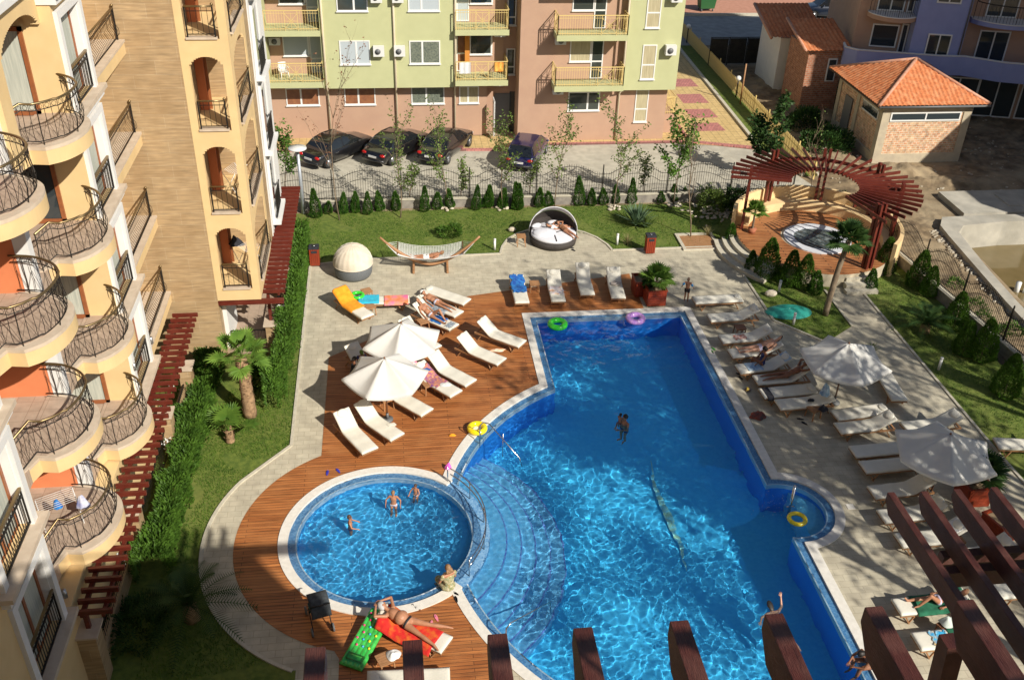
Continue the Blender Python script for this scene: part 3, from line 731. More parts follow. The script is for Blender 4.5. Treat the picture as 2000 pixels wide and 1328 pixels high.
pergola(-8.0, -7.12, 17.4, 31.2, 2.55, 40, 'red timber pergolas beside the hotel', 'long red slatted pergola below the curved balconies', [(-7.85, 17.6, 1.8), (-7.6, 26.6, 1.65), (-7.45, 29.3, 1.65)])
pergola(-5.2, -4.15, 32.6, 42.0, 2.62, 27, 'red timber pergolas beside the hotel', 'red slatted pergola along the hedge behind the arched tower', [(-4.8, 32.7, 1.3)])
s = MB(); s.bb(-6.5, -4.15, 31.95, 32.08, 2.44, 2.62); hb(s, 'pergola_fascia', M_red)
def lampw(x, y, z): 
    s = MB(); s.cyl((x+.1, y), .055, z, z+.24, 12); s.bb(x, x+.06, y-.03, y+.03, z+.08, z+.14); hb(s, 'wall_lamp', mat('steel', (.45, .46, .47), rough=.3, metal=.8))
lampw(-8, 17.0, 4.0-.5); lampw(-8, 25.45, 4.6-.5); lampw(-8, 27.7, 4.2-.6); lampw(-8, 14.0, 3.4)
# ------------------------------------------------ green and peach apartment block
M_grn = mat('pale_green_render', (.45, .46, .25), (.48, .49, .27), 1.5, .85, .1, 40, c3=(.42, .43, .24), s3=.4, f3=.3)
M_pch = mat('peach_render', (.43, .27, .19), (.46, .295, .205), 1.5, .85, .1, 40, c3=(.40, .25, .17), s3=.4, f3=.35)
M_yr = mat('yellow_railing_paint', (.66, .50, .20), rough=.45)
M_pvc = mat('white_pvc_frame', (.74, .74, .72), rough=.35)
M_pipe = mat('beige_pipe', (.66, .57, .42), rough=.5)
M_ac = mat('aircon_white', (.66, .66, .64), rough=.4); M_acd = mat('aircon_grille', (.13, .135, .14), rough=.5)
M_cb = mat('beige_curtain', (.50, .44, .28), (.36, .31, .19), 9, .9, stretch=(3.5, 1, .15)); M_cp = mat('pale_blind', (.42, .47, .50), rough=.8)
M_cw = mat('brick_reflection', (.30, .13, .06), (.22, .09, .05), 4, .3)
apt = thing('apartment_building', 'pale green and peach apartment block facing the parked cars', 'building', (5, 54, 0))
def ab(mb, n, m, p=None, label=None):
    o = mb.build(n, m, apt, world=True, label=label)
    if p: fixp(o, p)
    return o
GT = 12.5
b = MB(); b.bb(-12, 5.6, 55.0, 62, 0, 3.15); b.bb(5.6, 7.3, 55.6, 62, 0, GT); b.bb(7.3, 13.2, 53.9, 62, 0, GT); b.bb(13.2, 15.95, 53.9, 62, 0, 3.12)
b.bb(-12, 6.6, 55.55, 62, 3.15, GT)
ab(b, 'ground_wall', M_pch)
for q_ in ((-3.55, 3.68, 54.3, 55.5), (-7.2, -6.45, 54.3, 55.5), (13.2, 16.25, 53.4, 62)): ab(MB().bb(*q_, 3.12, GT), 'green_wall', M_grn)
def win(x0, x1, z0, z1, y, inner, split=(.5,), horiz=None, sill=True):
    f = MB(); w = .06
    f.bb(x0, x0+w, y-.03, y+.05, z0, z1); f.bb(x1-w, x1, y-.03, y+.05, z0, z1); f.bb(x0+w, x1-w, y-.03, y+.05, z0, z0+w); f.bb(x0+w, x1-w, y-.03, y+.05, z1-w, z1)
    for s_ in split: xx = x0+(x1-x0)*s_; f.bb(xx-.05, xx+.05, y-.025, y+.05, z0+w, z1-w)
    if horiz: zz = z0+(z1-z0)*horiz; f.bb(x0+w, x1-w, y-.02, y+.05, zz-.04, zz+.04)
    if sill: f.bb(x0-.04, x1+.04, y-.09, y+.02, z0-.05, z0-.002)
    o = ab(f, 'window', M_pvc); ab(MB().bb(x0+.02, x1-.02, y-.008, y+.02, z0+.02, z1-.02), 'pane', inner, o); return o
M_wg = glassy('dark_window', (.04, .05, .045)); M_wc = mat('patterned_curtain', (.10, .12, .10), (.20, .22, .17), 12, .3)
fl = [4.47, 7.33, 10.1]
for i, z in enumerate(fl):
    win(-2.57, -.92, z, z+1.30, 54.29, (M_cp, M_wg, M_wg)[i], (.55,)); win(1.22, 2.91, z, z+1.27, 54.29, (M_wc, M_cp, M_wg)[i], (.42,))
    for (x0, s_) in ((14.12, 0),): win(x0, x0+.8, z-.72, z+1.22, 53.39, M_cb, (), .42)
    for xc in (-.45, .68): 
        a = MB(); a.bb(xc-.30, xc+.30, 53.95, 54.25, z+.5, z+1.05); A = ab(a, 'air_conditioner', M_ac); g = MB(); g.tube([(xc-.05, 53.94, z+.78), (xc-.05, 53.91, z+.78)], .15, 16); ab(g, 'fan_grille', M_acd, A)
    a = MB(); a.bb(15.35, 15.95, 53.02, 53.36, z+.72, z+1.25); A = ab(a, 'air_conditioner', M_ac); g = MB(); g.tube([(15.6, 53.01, z+.98), (15.6, 52.98, z+.98)], .16, 16); ab(g, 'fan_grille', M_acd, A)
# recessed balconies in the left block
def flat_balcony(x0, x1, yf, yb, z, side_left=False, side_right=True):
    s = MB(); s.bb(x0, x1, yf, yb, z-.30, z); S = ab(s, 'balcony', M_grn)
    r = MB(); zz = z+1.05
    segs = [((x0+.04, yf+.05), (x1-.04, yf+.05))]
    if side_right: segs.append(((x1-.04, yf+.05), (x1-.04, yb)))
    if side_left: segs.append(((x0+.04, yf+.05), (x0+.04, yb)))
    for (p, q) in segs:
        P_, Q = Vector((*p, 0)), Vector((*q, 0)); L = (Q-P_).length; k = max(2, int(L/.13)); U = Vector((0, 0, 1))
        r.bar(P_+U*zz, Q+U*zz, .045); r.bar(P_+U*(z+.1), Q+U*(z+.1), .03); r.bar(P_+U*(zz-.14), Q+U*(zz-.14), .02)
        xa, xb = (.38, .62) if L < 3.3 else (.62, .84)
        if L < 2: xa, xb = .3, .95
        for i in range(k+1):
            t = i/k; c = P_.lerp(Q, t); big = i in (0, k)
            if xa < t < xb and not big: continue
            r.bar(c+U*z, c+U*zz, .045 if big else .016)
        a, c = P_.lerp(Q, xa), P_.lerp(Q, xb); m_ = (a+c)/2
        for u in (a, c): r.bar(u+U*z, u+U*zz, .03)
        r.bar(a+U*(z+.1), c+U*(zz-.14), .022); r.bar(a+U*(zz-.14), c+U*(z+.1), .022); r.bar(m_+U*(z+.1), m_+U*(zz-.14), .018); r.bar(a+U*(z+.5), c+U*(z+.5), .018)
        r.tube([m_+Vector((Q-P_).normalized())*.12*cos(2*pi*j/12)+U*(z+.5+.12*sin(2*pi*j/12)) for j in range(12)], .010, 4, closed=True)
    ab(r, 'railing', M_yr, S); return S
for i, z in enumerate((3.6, 6.4, 9.2)):
    flat_balcony(-6.45, -3.52, 53.9, 55.5, z, False, True); flat_balcony(3.72, 6.68, 53.9, 55.5, z, False, True)
    flat_balcony(9.13, 13.05, 52.7, 53.95, z, True, True)
    win(-5.7, -4.3, z+1.0, z+2.3, 55.53, M_cp if i == 0 else M_wg, (.99,)); win(-4.25, -3.5, z+.05, z+2.3, 55.53, M_cp, (), .35, False)
    win(3.9, 4.6, z+.05, z+2.3, 55.53, M_cp if i else M_cw, (), .45, False); win(4.65, 5.9, z+1.0, z+2.3, 55.53, M_wg, (.99,))
    win(10.10, 11.3, z+1.03, z+2.25, 53.89, M_cb if i == 0 else M_wg, ()); win(11.32, 12.0, z+.05, z+2.25, 53.89, M_wg, (), .45, False)
    for (xc, yy) in ((9.5, 53.7), (6.3, 55.3), (-6.1, 55.3)):
        a = MB(); a.bb(xc-.3, xc+.3, yy-.2, yy+.15, z-.72 if xc > 0 else z+1.7, z-.32 if xc > 0 else z+2.1); A = ab(a, 'air_conditioner', M_ac)
        g = MB(); zz = z-.52 if xc > 0 else z+1.9; g.tube([(xc, yy-.21, zz), (xc, yy-.24, zz)], .15, 14); ab(g, 'fan_grille', M_acd, A)
    win(6.75, 7.25, z-.2, z+1.3, 55.59, M_wg, (), .3)
for x0, x1, m_ in ((-5.75, -3.9, M_cw), (-2.5, -.76, M_cw), (1.27, 3.16, M_wc), (4.01, 5.14, M_cb)): win(x0, x1, 1.95, 2.95, 54.99, m_, (.45,))
win(10.16, 12.0, 1.8, 2.9, 53.89, M_wg, (.62,)); win(14.1, 14.87, 1.07, 3.0, 53.89, M_cb, (), .4)
b = MB(); b.bb(7.0, 7.3, 55.55, 55.62, 0, 2.4); ab(b, 'entrance', M_wg)
d = MB(); d.bb(5.95, 6.0, 54.2, 55.0, .2, 2.3); d.bb(5.94, 6.01, 54.2, 54.3, .2, 2.3); D_ = ab(d, 'open_door', M_pvc); ab(MB().bb(5.93, 5.94, 54.35, 54.9, .9, 2.1), 'pane', M_wg, D_)
b = MB(); b.bb(6.1, 7.28, 55.56, 55.6, .1, 2.3); ab(b, 'doorway', M_acd)
for x, y, z0 in ((-3.4, 54.25, 0), (.42, 54.25, 0), (3.75, 54.25, 0), (13.1, 53.85, 0)):
    g = MB(); yy = y if x < 10 else 53.3; g.tube([(x, yy-.02, GT), (x, yy-.02, 3.2), (x, (54.9 if x < 10 else 53.82), 2.8), (x, (54.9 if x < 10 else 53.82), 0)], .06, 8); ab(g, 'downpipe', M_pipe)
b = MB(); b.bb(15.95, 16.9, 54.9, 57.2, 0, 1.15); S = ab(b, 'side_terrace', M_pch)
r = MB()
for (p, q) in (((15.97, 54.95), (16.85, 54.95)), ((16.85, 54.95), (16.85, 57.1))):
    P_, Q = Vector((*p, 1.15)), Vector((*q, 1.15)); U = Vector((0, 0, 1)); r.bar(P_+U*1.0, Q+U*1.0, .045); r.bar(P_+U*.1, Q+U*.1, .03); r.bar(P_+U*.1, Q+U*1, .022); r.bar(P_+U*1, Q+U*.1, .022)
    for i in range(9): c = P_.lerp(Q, i/8); r.bar(c, c+U*1.0, .02)
ab(r, 'terrace_railing', M_yr, S)
# washing and things on balconies
def cloth(name, p, w, h, m, label, cat, axis='x', grp=None):
    b = MB(); b.slab(lambda u, v: (p[0]+(u-.5)*w, p[1]-.05-.02*sin(9*u), p[2]-v*h), 8, 8, .0) if False else None
    b.grid(lambda u, v: (p[0]+(u-.5)*w, p[1]-.06-.02*sin(u*14), p[2]-v*h), 10, 6)
    b.grid(lambda u, v: (p[0]+(.5-u)*w, p[1]-.045-.02*sin((1-u)*14), p[2]-v*h), 10, 6)
    return tag(b.build(name, m), label, cat, grp)
cloth('towel', (4.25, 53.93, 4.64), .62, .62, mat('white_towel', (.62, .62, .62), (.7, .7, .7), 8, .95), 'white towel hung over the middle balcony railing', 'towel')
cloth('towel', (6.15, 53.93, 4.62), .5, .5, mat('orange_towel', (.8, .25, .03), (.75, .45, .1), 5, .95), 'orange and white towel heaped on the end of the middle balcony railing', 'towel')
def plastic_chair(loc, rz, label):
    t = thing('plastic_chair', label, 'chair', loc, rz)
    s = MB(); s.box(0, 0, .43, .46, .44, .03); s.build('seat', M_pvc, t)
    s = MB(); s.grid(lambda u, v: (.24*cos(pi*(u))*.95, .20+.08*sin(pi*u), .45+.42*v), 10, 4); s.grid(lambda u, v: (.24*cos(pi*(1-u))*.95, .215+.08*sin(pi*(1-u)), .45+.42*v), 10, 4); s.build('backrest', M_pvc, t)
    for sx in (-1, 1):
        for sy in (-1, 1): s = MB(); s.tube([(sx*.19, sy*.18, .43), (sx*.24, sy*.23, 0)], [.025, .018], 6); s.build('leg', M_pvc, t)
        s = MB(); s.box(sx*.25, .02, .64, .04, .42, .03); s.build('armrest', M_pvc, t)
plastic_chair((-5.7, 54.6, 3.6), 0.4, 'white plastic chair on the lowest left balcony of the green block')
b = MB(); b.bb(4.35, 4.62, 55.2, 55.3, 3.62, 5.9); tag(b.build('door_curtain', mat('orange_curtain', (.55, .22, .04), rough=.9)), 'orange curtain hanging in the open door behind the white towel', 'curtain')
# ------------------------------------------------ hut, annex, blue building, host building
M_brk = brickmat('orange_brick', (.48, .20, .10), (.62, .37, .22), (.58, .48, .36), .26, .13, .022, .9, axis='WALL', vary=.4, c3=(.64, .50, .30), s3=4, f3=.45, bump=.4)
M_brk2 = brickmat('red_brick', (.33, .12, .06), (.42, .18, .10), (.33, .28, .22), .26, .13, .012, .9, axis='WALL', vary=.3, bump=.4)
M_cnc = mat('cement_render', (.50, .43, .31), (.42, .36, .27), 3, .9, .2, 20)
M_rt = mat('terracotta_roof_tile', (.62, .21, .075), (.42, .12, .04), 9, .7, .2, 30, c3=(.66, .32, .16), s3=3.5, f3=.6)
M_ridge = mat('ridge_tile', (.45, .20, .12), (.55, .30, .20), 6, .6)
M_blue = mat('lilac_blue_render', (.27, .31, .56), (.30, .34, .60), 1.5, .85, .1, 40)
hut = thing('brick_hut', 'small brick hut with orange hipped tile roof and strip windows on the building site', 'hut', (29.5, 51.5, 0))
def pb(mb, n, m, parent, sub=None):
    o = mb.build(n, m, parent, world=True)
    if sub: fixp(o, sub)
    return o
hx0, hx1, hy0, hy1, hz = 27.06, 32.3, 49.6, 55.6, 3.2
b = MB(); b.bb(hx0+.06, hx1-.06, hy0+.06, hy1-.06, .5, hz-.02); pb(b, 'wall', M_brk, hut)
b = MB(); b.bb(hx0, hx1, hy0, hy1, -.03, .5)
for x, y in ((hx0, hy0), (hx1-.45, hy0), (hx0, hy1-.4), (hx1-.45, hy1-.4)): b.bb(x, x+.45, y, y+.4, .5, hz)
b.bb(hx0, hx0+.4, 52.6, 52.95, .5, hz)
b.bb(hx0, hx1, hy0-.0, hy0+.03, hz-.28, hz+.1); b.bb(hx0-.0, hx0+.03, hy0+.03, hy1, hz-.28, hz+.1); pb(b, 'concrete_frame', M_cnc, hut)
f = MB(); f.bb(hx0+.5, hx1-.6, hy0+.0, hy0+.08, 2.42, 2.5); f.bb(hx0+.5, hx1-.6, hy0, hy0+.08, 2.86, 2.94)
for x in (hx0+.5, (hx0+hx1)/2-.08, hx1-.68): f.bb(x, x+.08, hy0, hy0+.08, 2.5, 2.86)
W = pb(f, 'strip_window', M_pvc, hut); pb(MB().bb(hx0+.5, hx1-.6, hy0+.03, hy0+.05, 2.42, 2.94), 'pane', M_glass, hut, W)
f = MB(); f.bb(hx0, hx0+.08, hy0+.5, hy0+2.6, 2.3, 2.37); f.bb(hx0, hx0+.08, hy0+.5, hy0+2.6, 2.83, 2.9); f.bb(hx0, hx0+.08, hy0+.5, hy0+.57, 2.3, 2.9)
W = pb(f, 'side_strip_window', M_pvc, hut); pb(MB().bb(hx0+.03, hx0+.05, hy0+.5, hy0+2.6, 2.3, 2.9), 'pane', M_glass, hut, W)
b = MB(); b.bb(hx0-.02, hx0+.03, 53.4, 54.4, 0, 2.4); pb(b, 'doorway', M_acd, hut)
def tiled(quad, n, apex, parent, m=M_rt, name='roof'):
    """roof plane eave a-b rising to apex point(s), rows of round tiles running up"""
    a, b_, = Vector(quad[0]), Vector(quad[1]); c, d = Vector(apex[0]), Vector(apex[1])
    k = int((b_-a).length/.26); nrow = 14; mb = MB(); nrm = (b_-a).cross(c-a).normalized()
    if nrm.z < 0: nrm = -nrm
    A = []; cols = k*4; edge = (b_-a); L = edge.length
    # ray up the slope
    up = nrm.cross(edge.normalized()); up = up if up.z > 0 else -up
    for i in range(cols+1):
        t = i/cols; base = a+edge*t; h = .06*abs(sin(pi*i/4))
        # find length to boundary (triangle or trapezoid)
        def lim(p, q):
            # intersection with line p-q in plane
            e = edge.normalized(); px = (p-a).dot(e); py = (p-a).dot(up); qx = (q-a).dot(e); qy = (q-a).dot(up); x = L*t
            if min(px, qx)-1e-6 <= x <= max(px, qx)+1e-6 and abs(qx-px) > 1e-6: return py+(qy-py)*(x-px)/(qx-px)
            return None
        ls = [v for v in (lim(a, c), lim(c, d), lim(d, b_)) if v is not None]
        H = max(ls) if ls else 0
        for j in range(nrow+1):
            s_ = H*j/nrow
            A.append(base + up*s_ + nrm*(h + .03*(1-((s_/.36) % 1))))
    fs = [(i*(nrow+1)+j, (i+1)*(nrow+1)+j, (i+1)*(nrow+1)+j+1, i*(nrow+1)+j+1) for i in range(cols) for j in range(nrow)]
    mb.add(A, fs, 0, True); return pb(mb, name, m, parent)
ex0, ex1, ey0, ey1, ez = 26.55, 33.05, 49.25, 56.2, 3.42
ap = Vector((29.75, 52.3, 5.05))
c4 = [Vector((ex0, ey0, ez)), Vector((ex1, ey0, ez)), Vector((ex1, ey1, ez)), Vector((ex0, ey1, ez))]
for i in range(4): tiled((c4[i], c4[(i+1) % 4]), 1, (ap, ap), hut)
b = MB()
for i in range(4): b.tube([c4[i]+Vector((0, 0, .04)), ap+Vector((0, 0, .05))], .10, 8)
pb(b, 'ridge', M_ridge, hut)
b = MB(); b.prism([(v.x, v.y) for v in c4], ez-.1, ez-.005); pb(b, 'eaves', mat('dark_timber', (.05, .03, .02), rough=.7), hut)
b = MB(); b.tube([(ex0, ey0-.05, ez-.04), (ex1, ey0-.05, ez-.04)], .06, 6); pb(b, 'gutter', M_acd, hut)
# annex: two small tiled roofs over brick and white walls
an = thing('brick_annex', 'shaded brick annex with two small red tiled roofs beside the blue building', 'annex', (27.5, 59, 0))
p0, p1 = at(1594, 228), at(1655, 236)
AY = 58.3
b = MB(); b.bb(26.0, 28.3, AY, AY+3.2, 0, 3.9); pb(b, 'brick_wall', M_brk2, an)
b = MB(); b.bb(25.7, 27.6, 62.3, 66, 0, 3.5); pb(b, 'white_wall', M_whr, an)
f = MB(); f.bb(27.35, 27.95, AY-.05, AY, 1.9, 3.35); W = pb(f, 'window', M_pvc, an); pb(MB().bb(27.43, 27.87, AY-.07, AY-.055, 1.98, 3.27), 'pane', M_glass, an, W)
r = [Vector((25.6, AY-.4, 3.9)), Vector((28.7, AY-.4, 3.9)), Vector((28.7, AY+3.4, 4.9)), Vector((25.6, AY+3.4, 4.9))]
tiled((r[0], r[1]), 1, (r[3], r[2]), an); 
r = [Vector((24.9, 62.0, 3.6)), Vector((28.7, 62.0, 3.6)), Vector((28.7, 66, 4.8)), Vector((24.9, 66, 4.8))]
tiled((r[0], r[1]), 1, (r[3], r[2]), an)
b = MB(); b.tube([r[0], r[3]], .1, 8); b.tube([(25.6, AY-.4, 3.95), (25.6, AY+3.4, 4.95)], .1, 8); pb(b, 'ridge', M_ridge, an)
# blue building, its front turned a little
blu = thing('blue_apartment_building', 'lilac blue apartment building with rounded balconies behind the brick hut', 'building', (28.6, 57.6, 0), R(-15))
def bl(mb, n, m, sub=None):
    o = mb.build(n, m, blu)
    if sub is not None: o.parent = sub
    return o
b = MB(); b.bb(0, 3.2, 1.2, 12, 0, 13.5); b.bb(6.2, 16, 1.3, 12, 0, 13.5); bl(b, 'wall', M_pch)
b = MB(); b.bb(3.2, 6.2, .05, 12, 3.2, 13.5); bl(b, 'blue_wall', M_blue)
b = MB(); b.bb(3.2, 6.2, .6, 12, 0, 3.2); bl(b, 'ground_wall', M_acd)
def cur(x0, x1, y, dep, z, th):
    pts = [(x0, 1.3)] + [(x0+(x1-x0)*i/16, y - dep*sin(pi*i/16)**.6) for i in range(17)] + [(x1, 1.3)]
    return MB().prism(pts, z-th, z)
def sway(x0, x1, y, dep, z):
    return [(x0+(x1-x0)*i/24, y - dep*sin(pi*i/24)**.6, z) for i in range(25)]
b = MB(); pts = [(-.6, 1.3), (-.6, .2), (.1, -.35), (5, -.45), (6.5, -.2), (8.5, -1.0), (11, -1.2), (14, -1.0), (16, 1.3)]
b.prism(pts, 3.0, 3.2); S = bl(b, 'first_floor_slab', M_blue)
b = MB(); ip = [(-.45, 1.3), (-.45, .28), (.15, -.2), (5, -.3), (6.5, -.05), (8.5, -.85), (11, -1.05), (14, -.85), (15.8, 1.3)]
b.ring(pts, ip, 3.2, 4.15, 0, False); bl(b, 'parapet', M_blue, S)
b = MB(); b.ring([(x, y-.02) for x, y in pts], [(x, y+.03) for x, y in ip], 4.15, 4.2, 0, False); bl(b, 'parapet_cap', M_whr, S)
for z in (6.2, 9.2):
    for (x0, x1) in ((.5, 3.6), (6.6, 11)):
        S = bl(cur(x0, x1, .9, 1.25, z, .28), 'round_balcony', M_pch if x0 < 2 else M_blue)
        g = MB(); g.tube(sway(x0+.08, x1-.08, .95, 1.2, z+1.0), .03, 6)
        for i, p in enumerate(sway(x0+.08, x1-.08, .95, 1.2, z)): g.bar(p, (p[0], p[1], z+1.0), .03 if i % 6 == 0 else .016)
        bl(g, 'railing', M_iron, S)
        b = cur(x0, x1, .88, 1.27, z+.02, .05); bl(b, 'balcony_edge', M_whr, S)
def bwin(x0, x1, z0, z1, y, sp=(.5,)):
    f = MB(); w = .08; f.bb(x0, x1, y-.06, y, z0, z0+w); f.bb(x0, x1, y-.06, y, z1-w, z1)
    for x in [x0, x1-w] + [x0+(x1-x0)*s_-.04 for s_ in sp]: f.bb(x, x+w, y-.06, y, z0+w, z1-w)
    o = bl(f, 'window', M_pvc); bl(MB().bb(x0+.02, x1-.02, y-.03, y-.02, z0+.02, z1-.02), 'pane', M_glass, o)
for z in (3.25, 6.25, 9.25):
    bwin(1.0, 2.6, z+.8 if z < 4 else z, z+2.2, 1.19, () if z < 4 else (.5,)); bwin(2.75, 3.15, z, z+2.3, 1.19, ())
    bwin(4.1, 5.5, z+.3 if z < 4 else z+.9, z+2.1, .04); bwin(7.4, 9.2, z, z+2.2, 1.28)
for x in (5.6, 8.2, 10.8): bwin(x, x+2.4, .1, 2.7, .58 if x < 6 else 1.28)
g = MB(); g.tube([(6.1, -.02, 13), (6.1, -.02, 3.3)], .05, 8); bl(g, 'downpipe', M_acd)
# the photographer's own building behind the viewpoint (it shades the near left of the garden)
host = thing('terrace_building', 'yellow terrace building at the viewpoint carrying the dark red beams', 'building', (-4, .3, 0))
b = MB(); b.bb(-40, 11.6, -14, .25, 0, 19.55); pb(b, 'wall', M_yel, host)
for i in range(10):
    x = -6+2.0*i
g = MB(); g.bb(-20, 11.5, .12, .17, 19.95, 20.0)
for i in range(60): g.box(-19.5+i*.52, .145, 19.75, .02, .02, .4)
pb(g, 'roof_railing', M_iron, host)
def beam(name, p, q, w, h, label, grp):
    p = Vector(p); q = Vector(q); t = MB(); d = (q-p)
    # sawn end: underside cut back at the tip
    L = d.length
    prof = [(0, 0), (L, 0), (L, -h*.45), (L-.12, -h), (0, -h)]
    vs = [(s_*w/2, y, z) for s_ in (-1, 1) for y, z in prof]
    t.add([(a+p.x, b_+p.y, c+p.z) for a, b_, c in vs], [(4, 3, 2, 1, 0), (5, 6, 7, 8, 9), (0, 1, 6, 5), (1, 2, 7, 6), (2, 3, 8, 7), (3, 4, 9, 8), (4, 0, 5, 9)])
    o = t.build(name, M_dkred); bv = o.modifiers.new('b', 'BEVEL'); bv.width = .006; bv.segments = 2
    return tag(o, label, 'beam', grp)
names = ['first', 'second', 'third', 'fourth', 'fifth', 'sixth', 'seventh', 'eighth']
for i, px in enumerate((616, 805, 971, 1138, 1326, 1511, 1706, 1884)):
    yy = 1262 - (px-616)*.0725
    p = at(px, yy, 17.4)
    beam('pergola_beam', (p.x, .25, 17.4), (p.x, p.y, 17.4), .092, .22, '%s dark red beam from the left in the row poking up along the bottom of the photo' % names[i], 'near dark red pergola beams at the bottom')
# bearer under the right hand ones
t = MB(); t.bar(at(1860, 1250, 16.9), at(1815, 1420, 16.2), .10, .10); tag(t.build('beam_strut', M_dkred), 'dark slanting strut under the eighth near beam', 'strut')
for i, (px, py) in enumerate(((1793, 958), (1857, 956), (1921, 952), (1993, 948))):
    p = at(px, py, 14.2); beam('pergola_beam', (p.x-.3, .25, 14.2), (p.x, p.y, 14.2), .078, .21, '%s dark red beam from the left in the lower pergola over the right loungers' % names[i], 'lower dark red pergola beams at the right')
for i, (px, py) in enumerate(((1838, 1086), (1848, 1117))):
    p = at(px, py, 13.92); t = MB(); t.bb(p.x, p.x+4, p.y-.05, p.y+.05, 13.75, 13.95); t_ = tag(t.build('cross_beam', M_dkred), ['far', 'near'][i] + ' red cross beam of the pair under the lower pergola', 'beam', 'lower dark red pergola beams at the right')
# block outside the frame on the right: its shadow crosses the hut and the building site
b = MB(); b.bb(39.9, 52, 30.5, 47, 0, 12); b.bb(40.5, 50, 39.6, 46.6, 12, 27); tag(b.build('apartment_block', M_yel), 'plain block to the right of the building site, outside the frame, with an added upper box shading the annex', 'building')  # second, taller box is added out of view to shade the annex
# ------------------------------------------------ street at the top
dm = thing('waste_container', 'green wheeled waste container on the road edge at the top', 'container', at(1378, 21), 0.05)
b = MB(); b.add([(-.6, -.45, .25), (.6, -.45, .25), (.6, .45, .25), (-.6, .45, .25), (-.7, -.55, 1.15), (.7, -.55, 1.15), (.7, .55, 1.15), (-.7, .55, 1.15)], [(0, 3, 2, 1), (0, 1, 5, 4), (1, 2, 6, 5), (2, 3, 7, 6), (3, 0, 4, 7), (4, 5, 6, 7)])
b.build('body', mat('green_container', (.03, .12, .04), rough=.5), dm)
b = MB(); b.grid(lambda u, v: (-.72+1.44*u, -.57+1.14*v, 1.17+.18*sin(pi*v)), 4, 8); b.build('lid', mat('green_lid', (.02, .09, .03), rough=.5), dm)
for x in (-.5, .5):
    for y in (-.35, .35): b = MB(); b.tube([(x-.04, y, .1), (x+.04, y, .1)], .1, 12); b.build('wheel', M_acd, dm)
# dark mesh fence across the site
mf = thing('mesh_fence', 'dark mesh site fence in the shade in front of the road', 'fence', (25, 68, 0))
b = MB()
for i in range(9):
    x = 22.9+i*1.35; b.bb(x-.03, x+.03, 67.97, 68.03, 0, 2.0)
b.bb(22.9, 33.7, 67.98, 68.02, 1.95, 2.0); pb(b, 'post', M_iron, mf)
b = MB()
for i in range(110): b.box(22.95+i*.098, 68, 1.0, .012, .012, 1.9)
for i in range(8): b.bb(22.9, 33.7, 67.995, 68.005, .2+i*.23, .212+i*.23)
pb(b, 'mesh', M_iron, mf)
for i in range(8):
    b = MB(); b.bb(22.96+i*1.35, 24.19+i*1.35, 68.02, 68.03, .12, 1.9); pb(b, 'screen', mat('dark_screen', (.03, .03, .028), (.05, .047, .04), 3, .9), mf)
# ================================================================ FENCES AND PLANTS
def wave(t, a=.55):      # height of the wavy rail along one bay, t in 0..1
    if t < .12 or t > .88: return 0.0
    u = (t-.12)/.76; return a*sin(pi*u)**.75
def fence(x0, y0, x1, y1, n, label, hbase=.45, name='wavy_iron_fence'):
    t = thing(name, label, 'fence', ((x0+x1)/2, (y0+y1)/2, 0)); P_, Q = Vector((x0, y0, 0)), Vector((x1, y1, 0)); U = Vector((0, 0, 1))
    d = (Q-P_); L = d.length; d.normalize(); s_ = Vector((-d.y, d.x, 0))
    w = MB(); w.bar(P_+U*(hbase/2-.03), Q+U*(hbase/2-.03), .22, hbase); pb(w, 'base_wall', M_cnc if False else mat('fence_base_render', (.20, .18, .16), (.30, .27, .23), 4, .9), t)
    w = MB(); w.bar(P_+U*(hbase), Q+U*(hbase), .28, .05); pb(w, 'coping', M_curb, t)
    for i in range(n):
        a, b_ = P_.lerp(Q, i/n), P_.lerp(Q, (i+1)/n); g = MB(); N_ = 22; m = 28
        g.tube([a.lerp(b_, k/N_)+U*(hbase+1.10+wave(k/N_, .45)) for k in range(N_+1)], .016, 4)
        g.tube([a.lerp(b_, k/N_)+U*(hbase+.66+wave(k/N_, .45)) for k in range(N_+1)], .014, 4)
        g.bar(a+U*(hbase+.12), b_+U*(hbase+.12), .03)
        for k in range(m): 
            c = a.lerp(b_, (k+.5)/m); g.bar(c+U*(hbase+.04), c+U*(hbase+1.22+wave((k+.5)/m, .45)), .014)
        pb(g, 'panel', M_iron, t)
    for i in range(n+1):
        a = P_.lerp(Q, i/n); g = MB(); g.bar(a+U*hbase, a+U*(hbase+1.55), .05); g.sphere(a+U*(hbase+1.58), .035, 6, 4); pb(g, 'post', M_iron, t)
    return t
f0, f1 = at(600, 396, .45), at(1480, 388, .45)
fence(f0.x-5.5, 45.35, f1.x+2.2, 45.2, 9, 'black iron fence with wavy rails between the lawn and the car park')
fence(22.7, 41.9, 24.4, 24.5, 6, 'black iron fence with wavy rails beside the building site pool', .5)
yf = thing('yellow_paling_fence', 'yellow paling fence running back beside the courtyard path', 'fence', (22.9, 60, 0))
g = MB(); P_, Q = Vector((22.75, 47.5, 0)), Vector((23.0, 76, 0))
for i in range(230):
    c = P_.lerp(Q, i/229); h = .95+.05*(i % 2); g.box(c.x, c.y, h/2+.05, .03, .085, h, .12*((i % 3)-1))
pb(g, 'paling', M_yr, yf); g = MB(); g.bar(P_+Vector((0, 0, .3)), Q+Vector((0, 0, .3)), .04); g.bar(P_+Vector((0, 0, .8)), Q+Vector((0, 0, .8)), .04); pb(g, 'rail', M_yr, yf)
g = MB(); 
for i in range(12): c = P_.lerp(Q, i/11); g.box(c.x+.04, c.y, .6, .06, .06, 1.2)
pb(g, 'post', M_yr, yf)

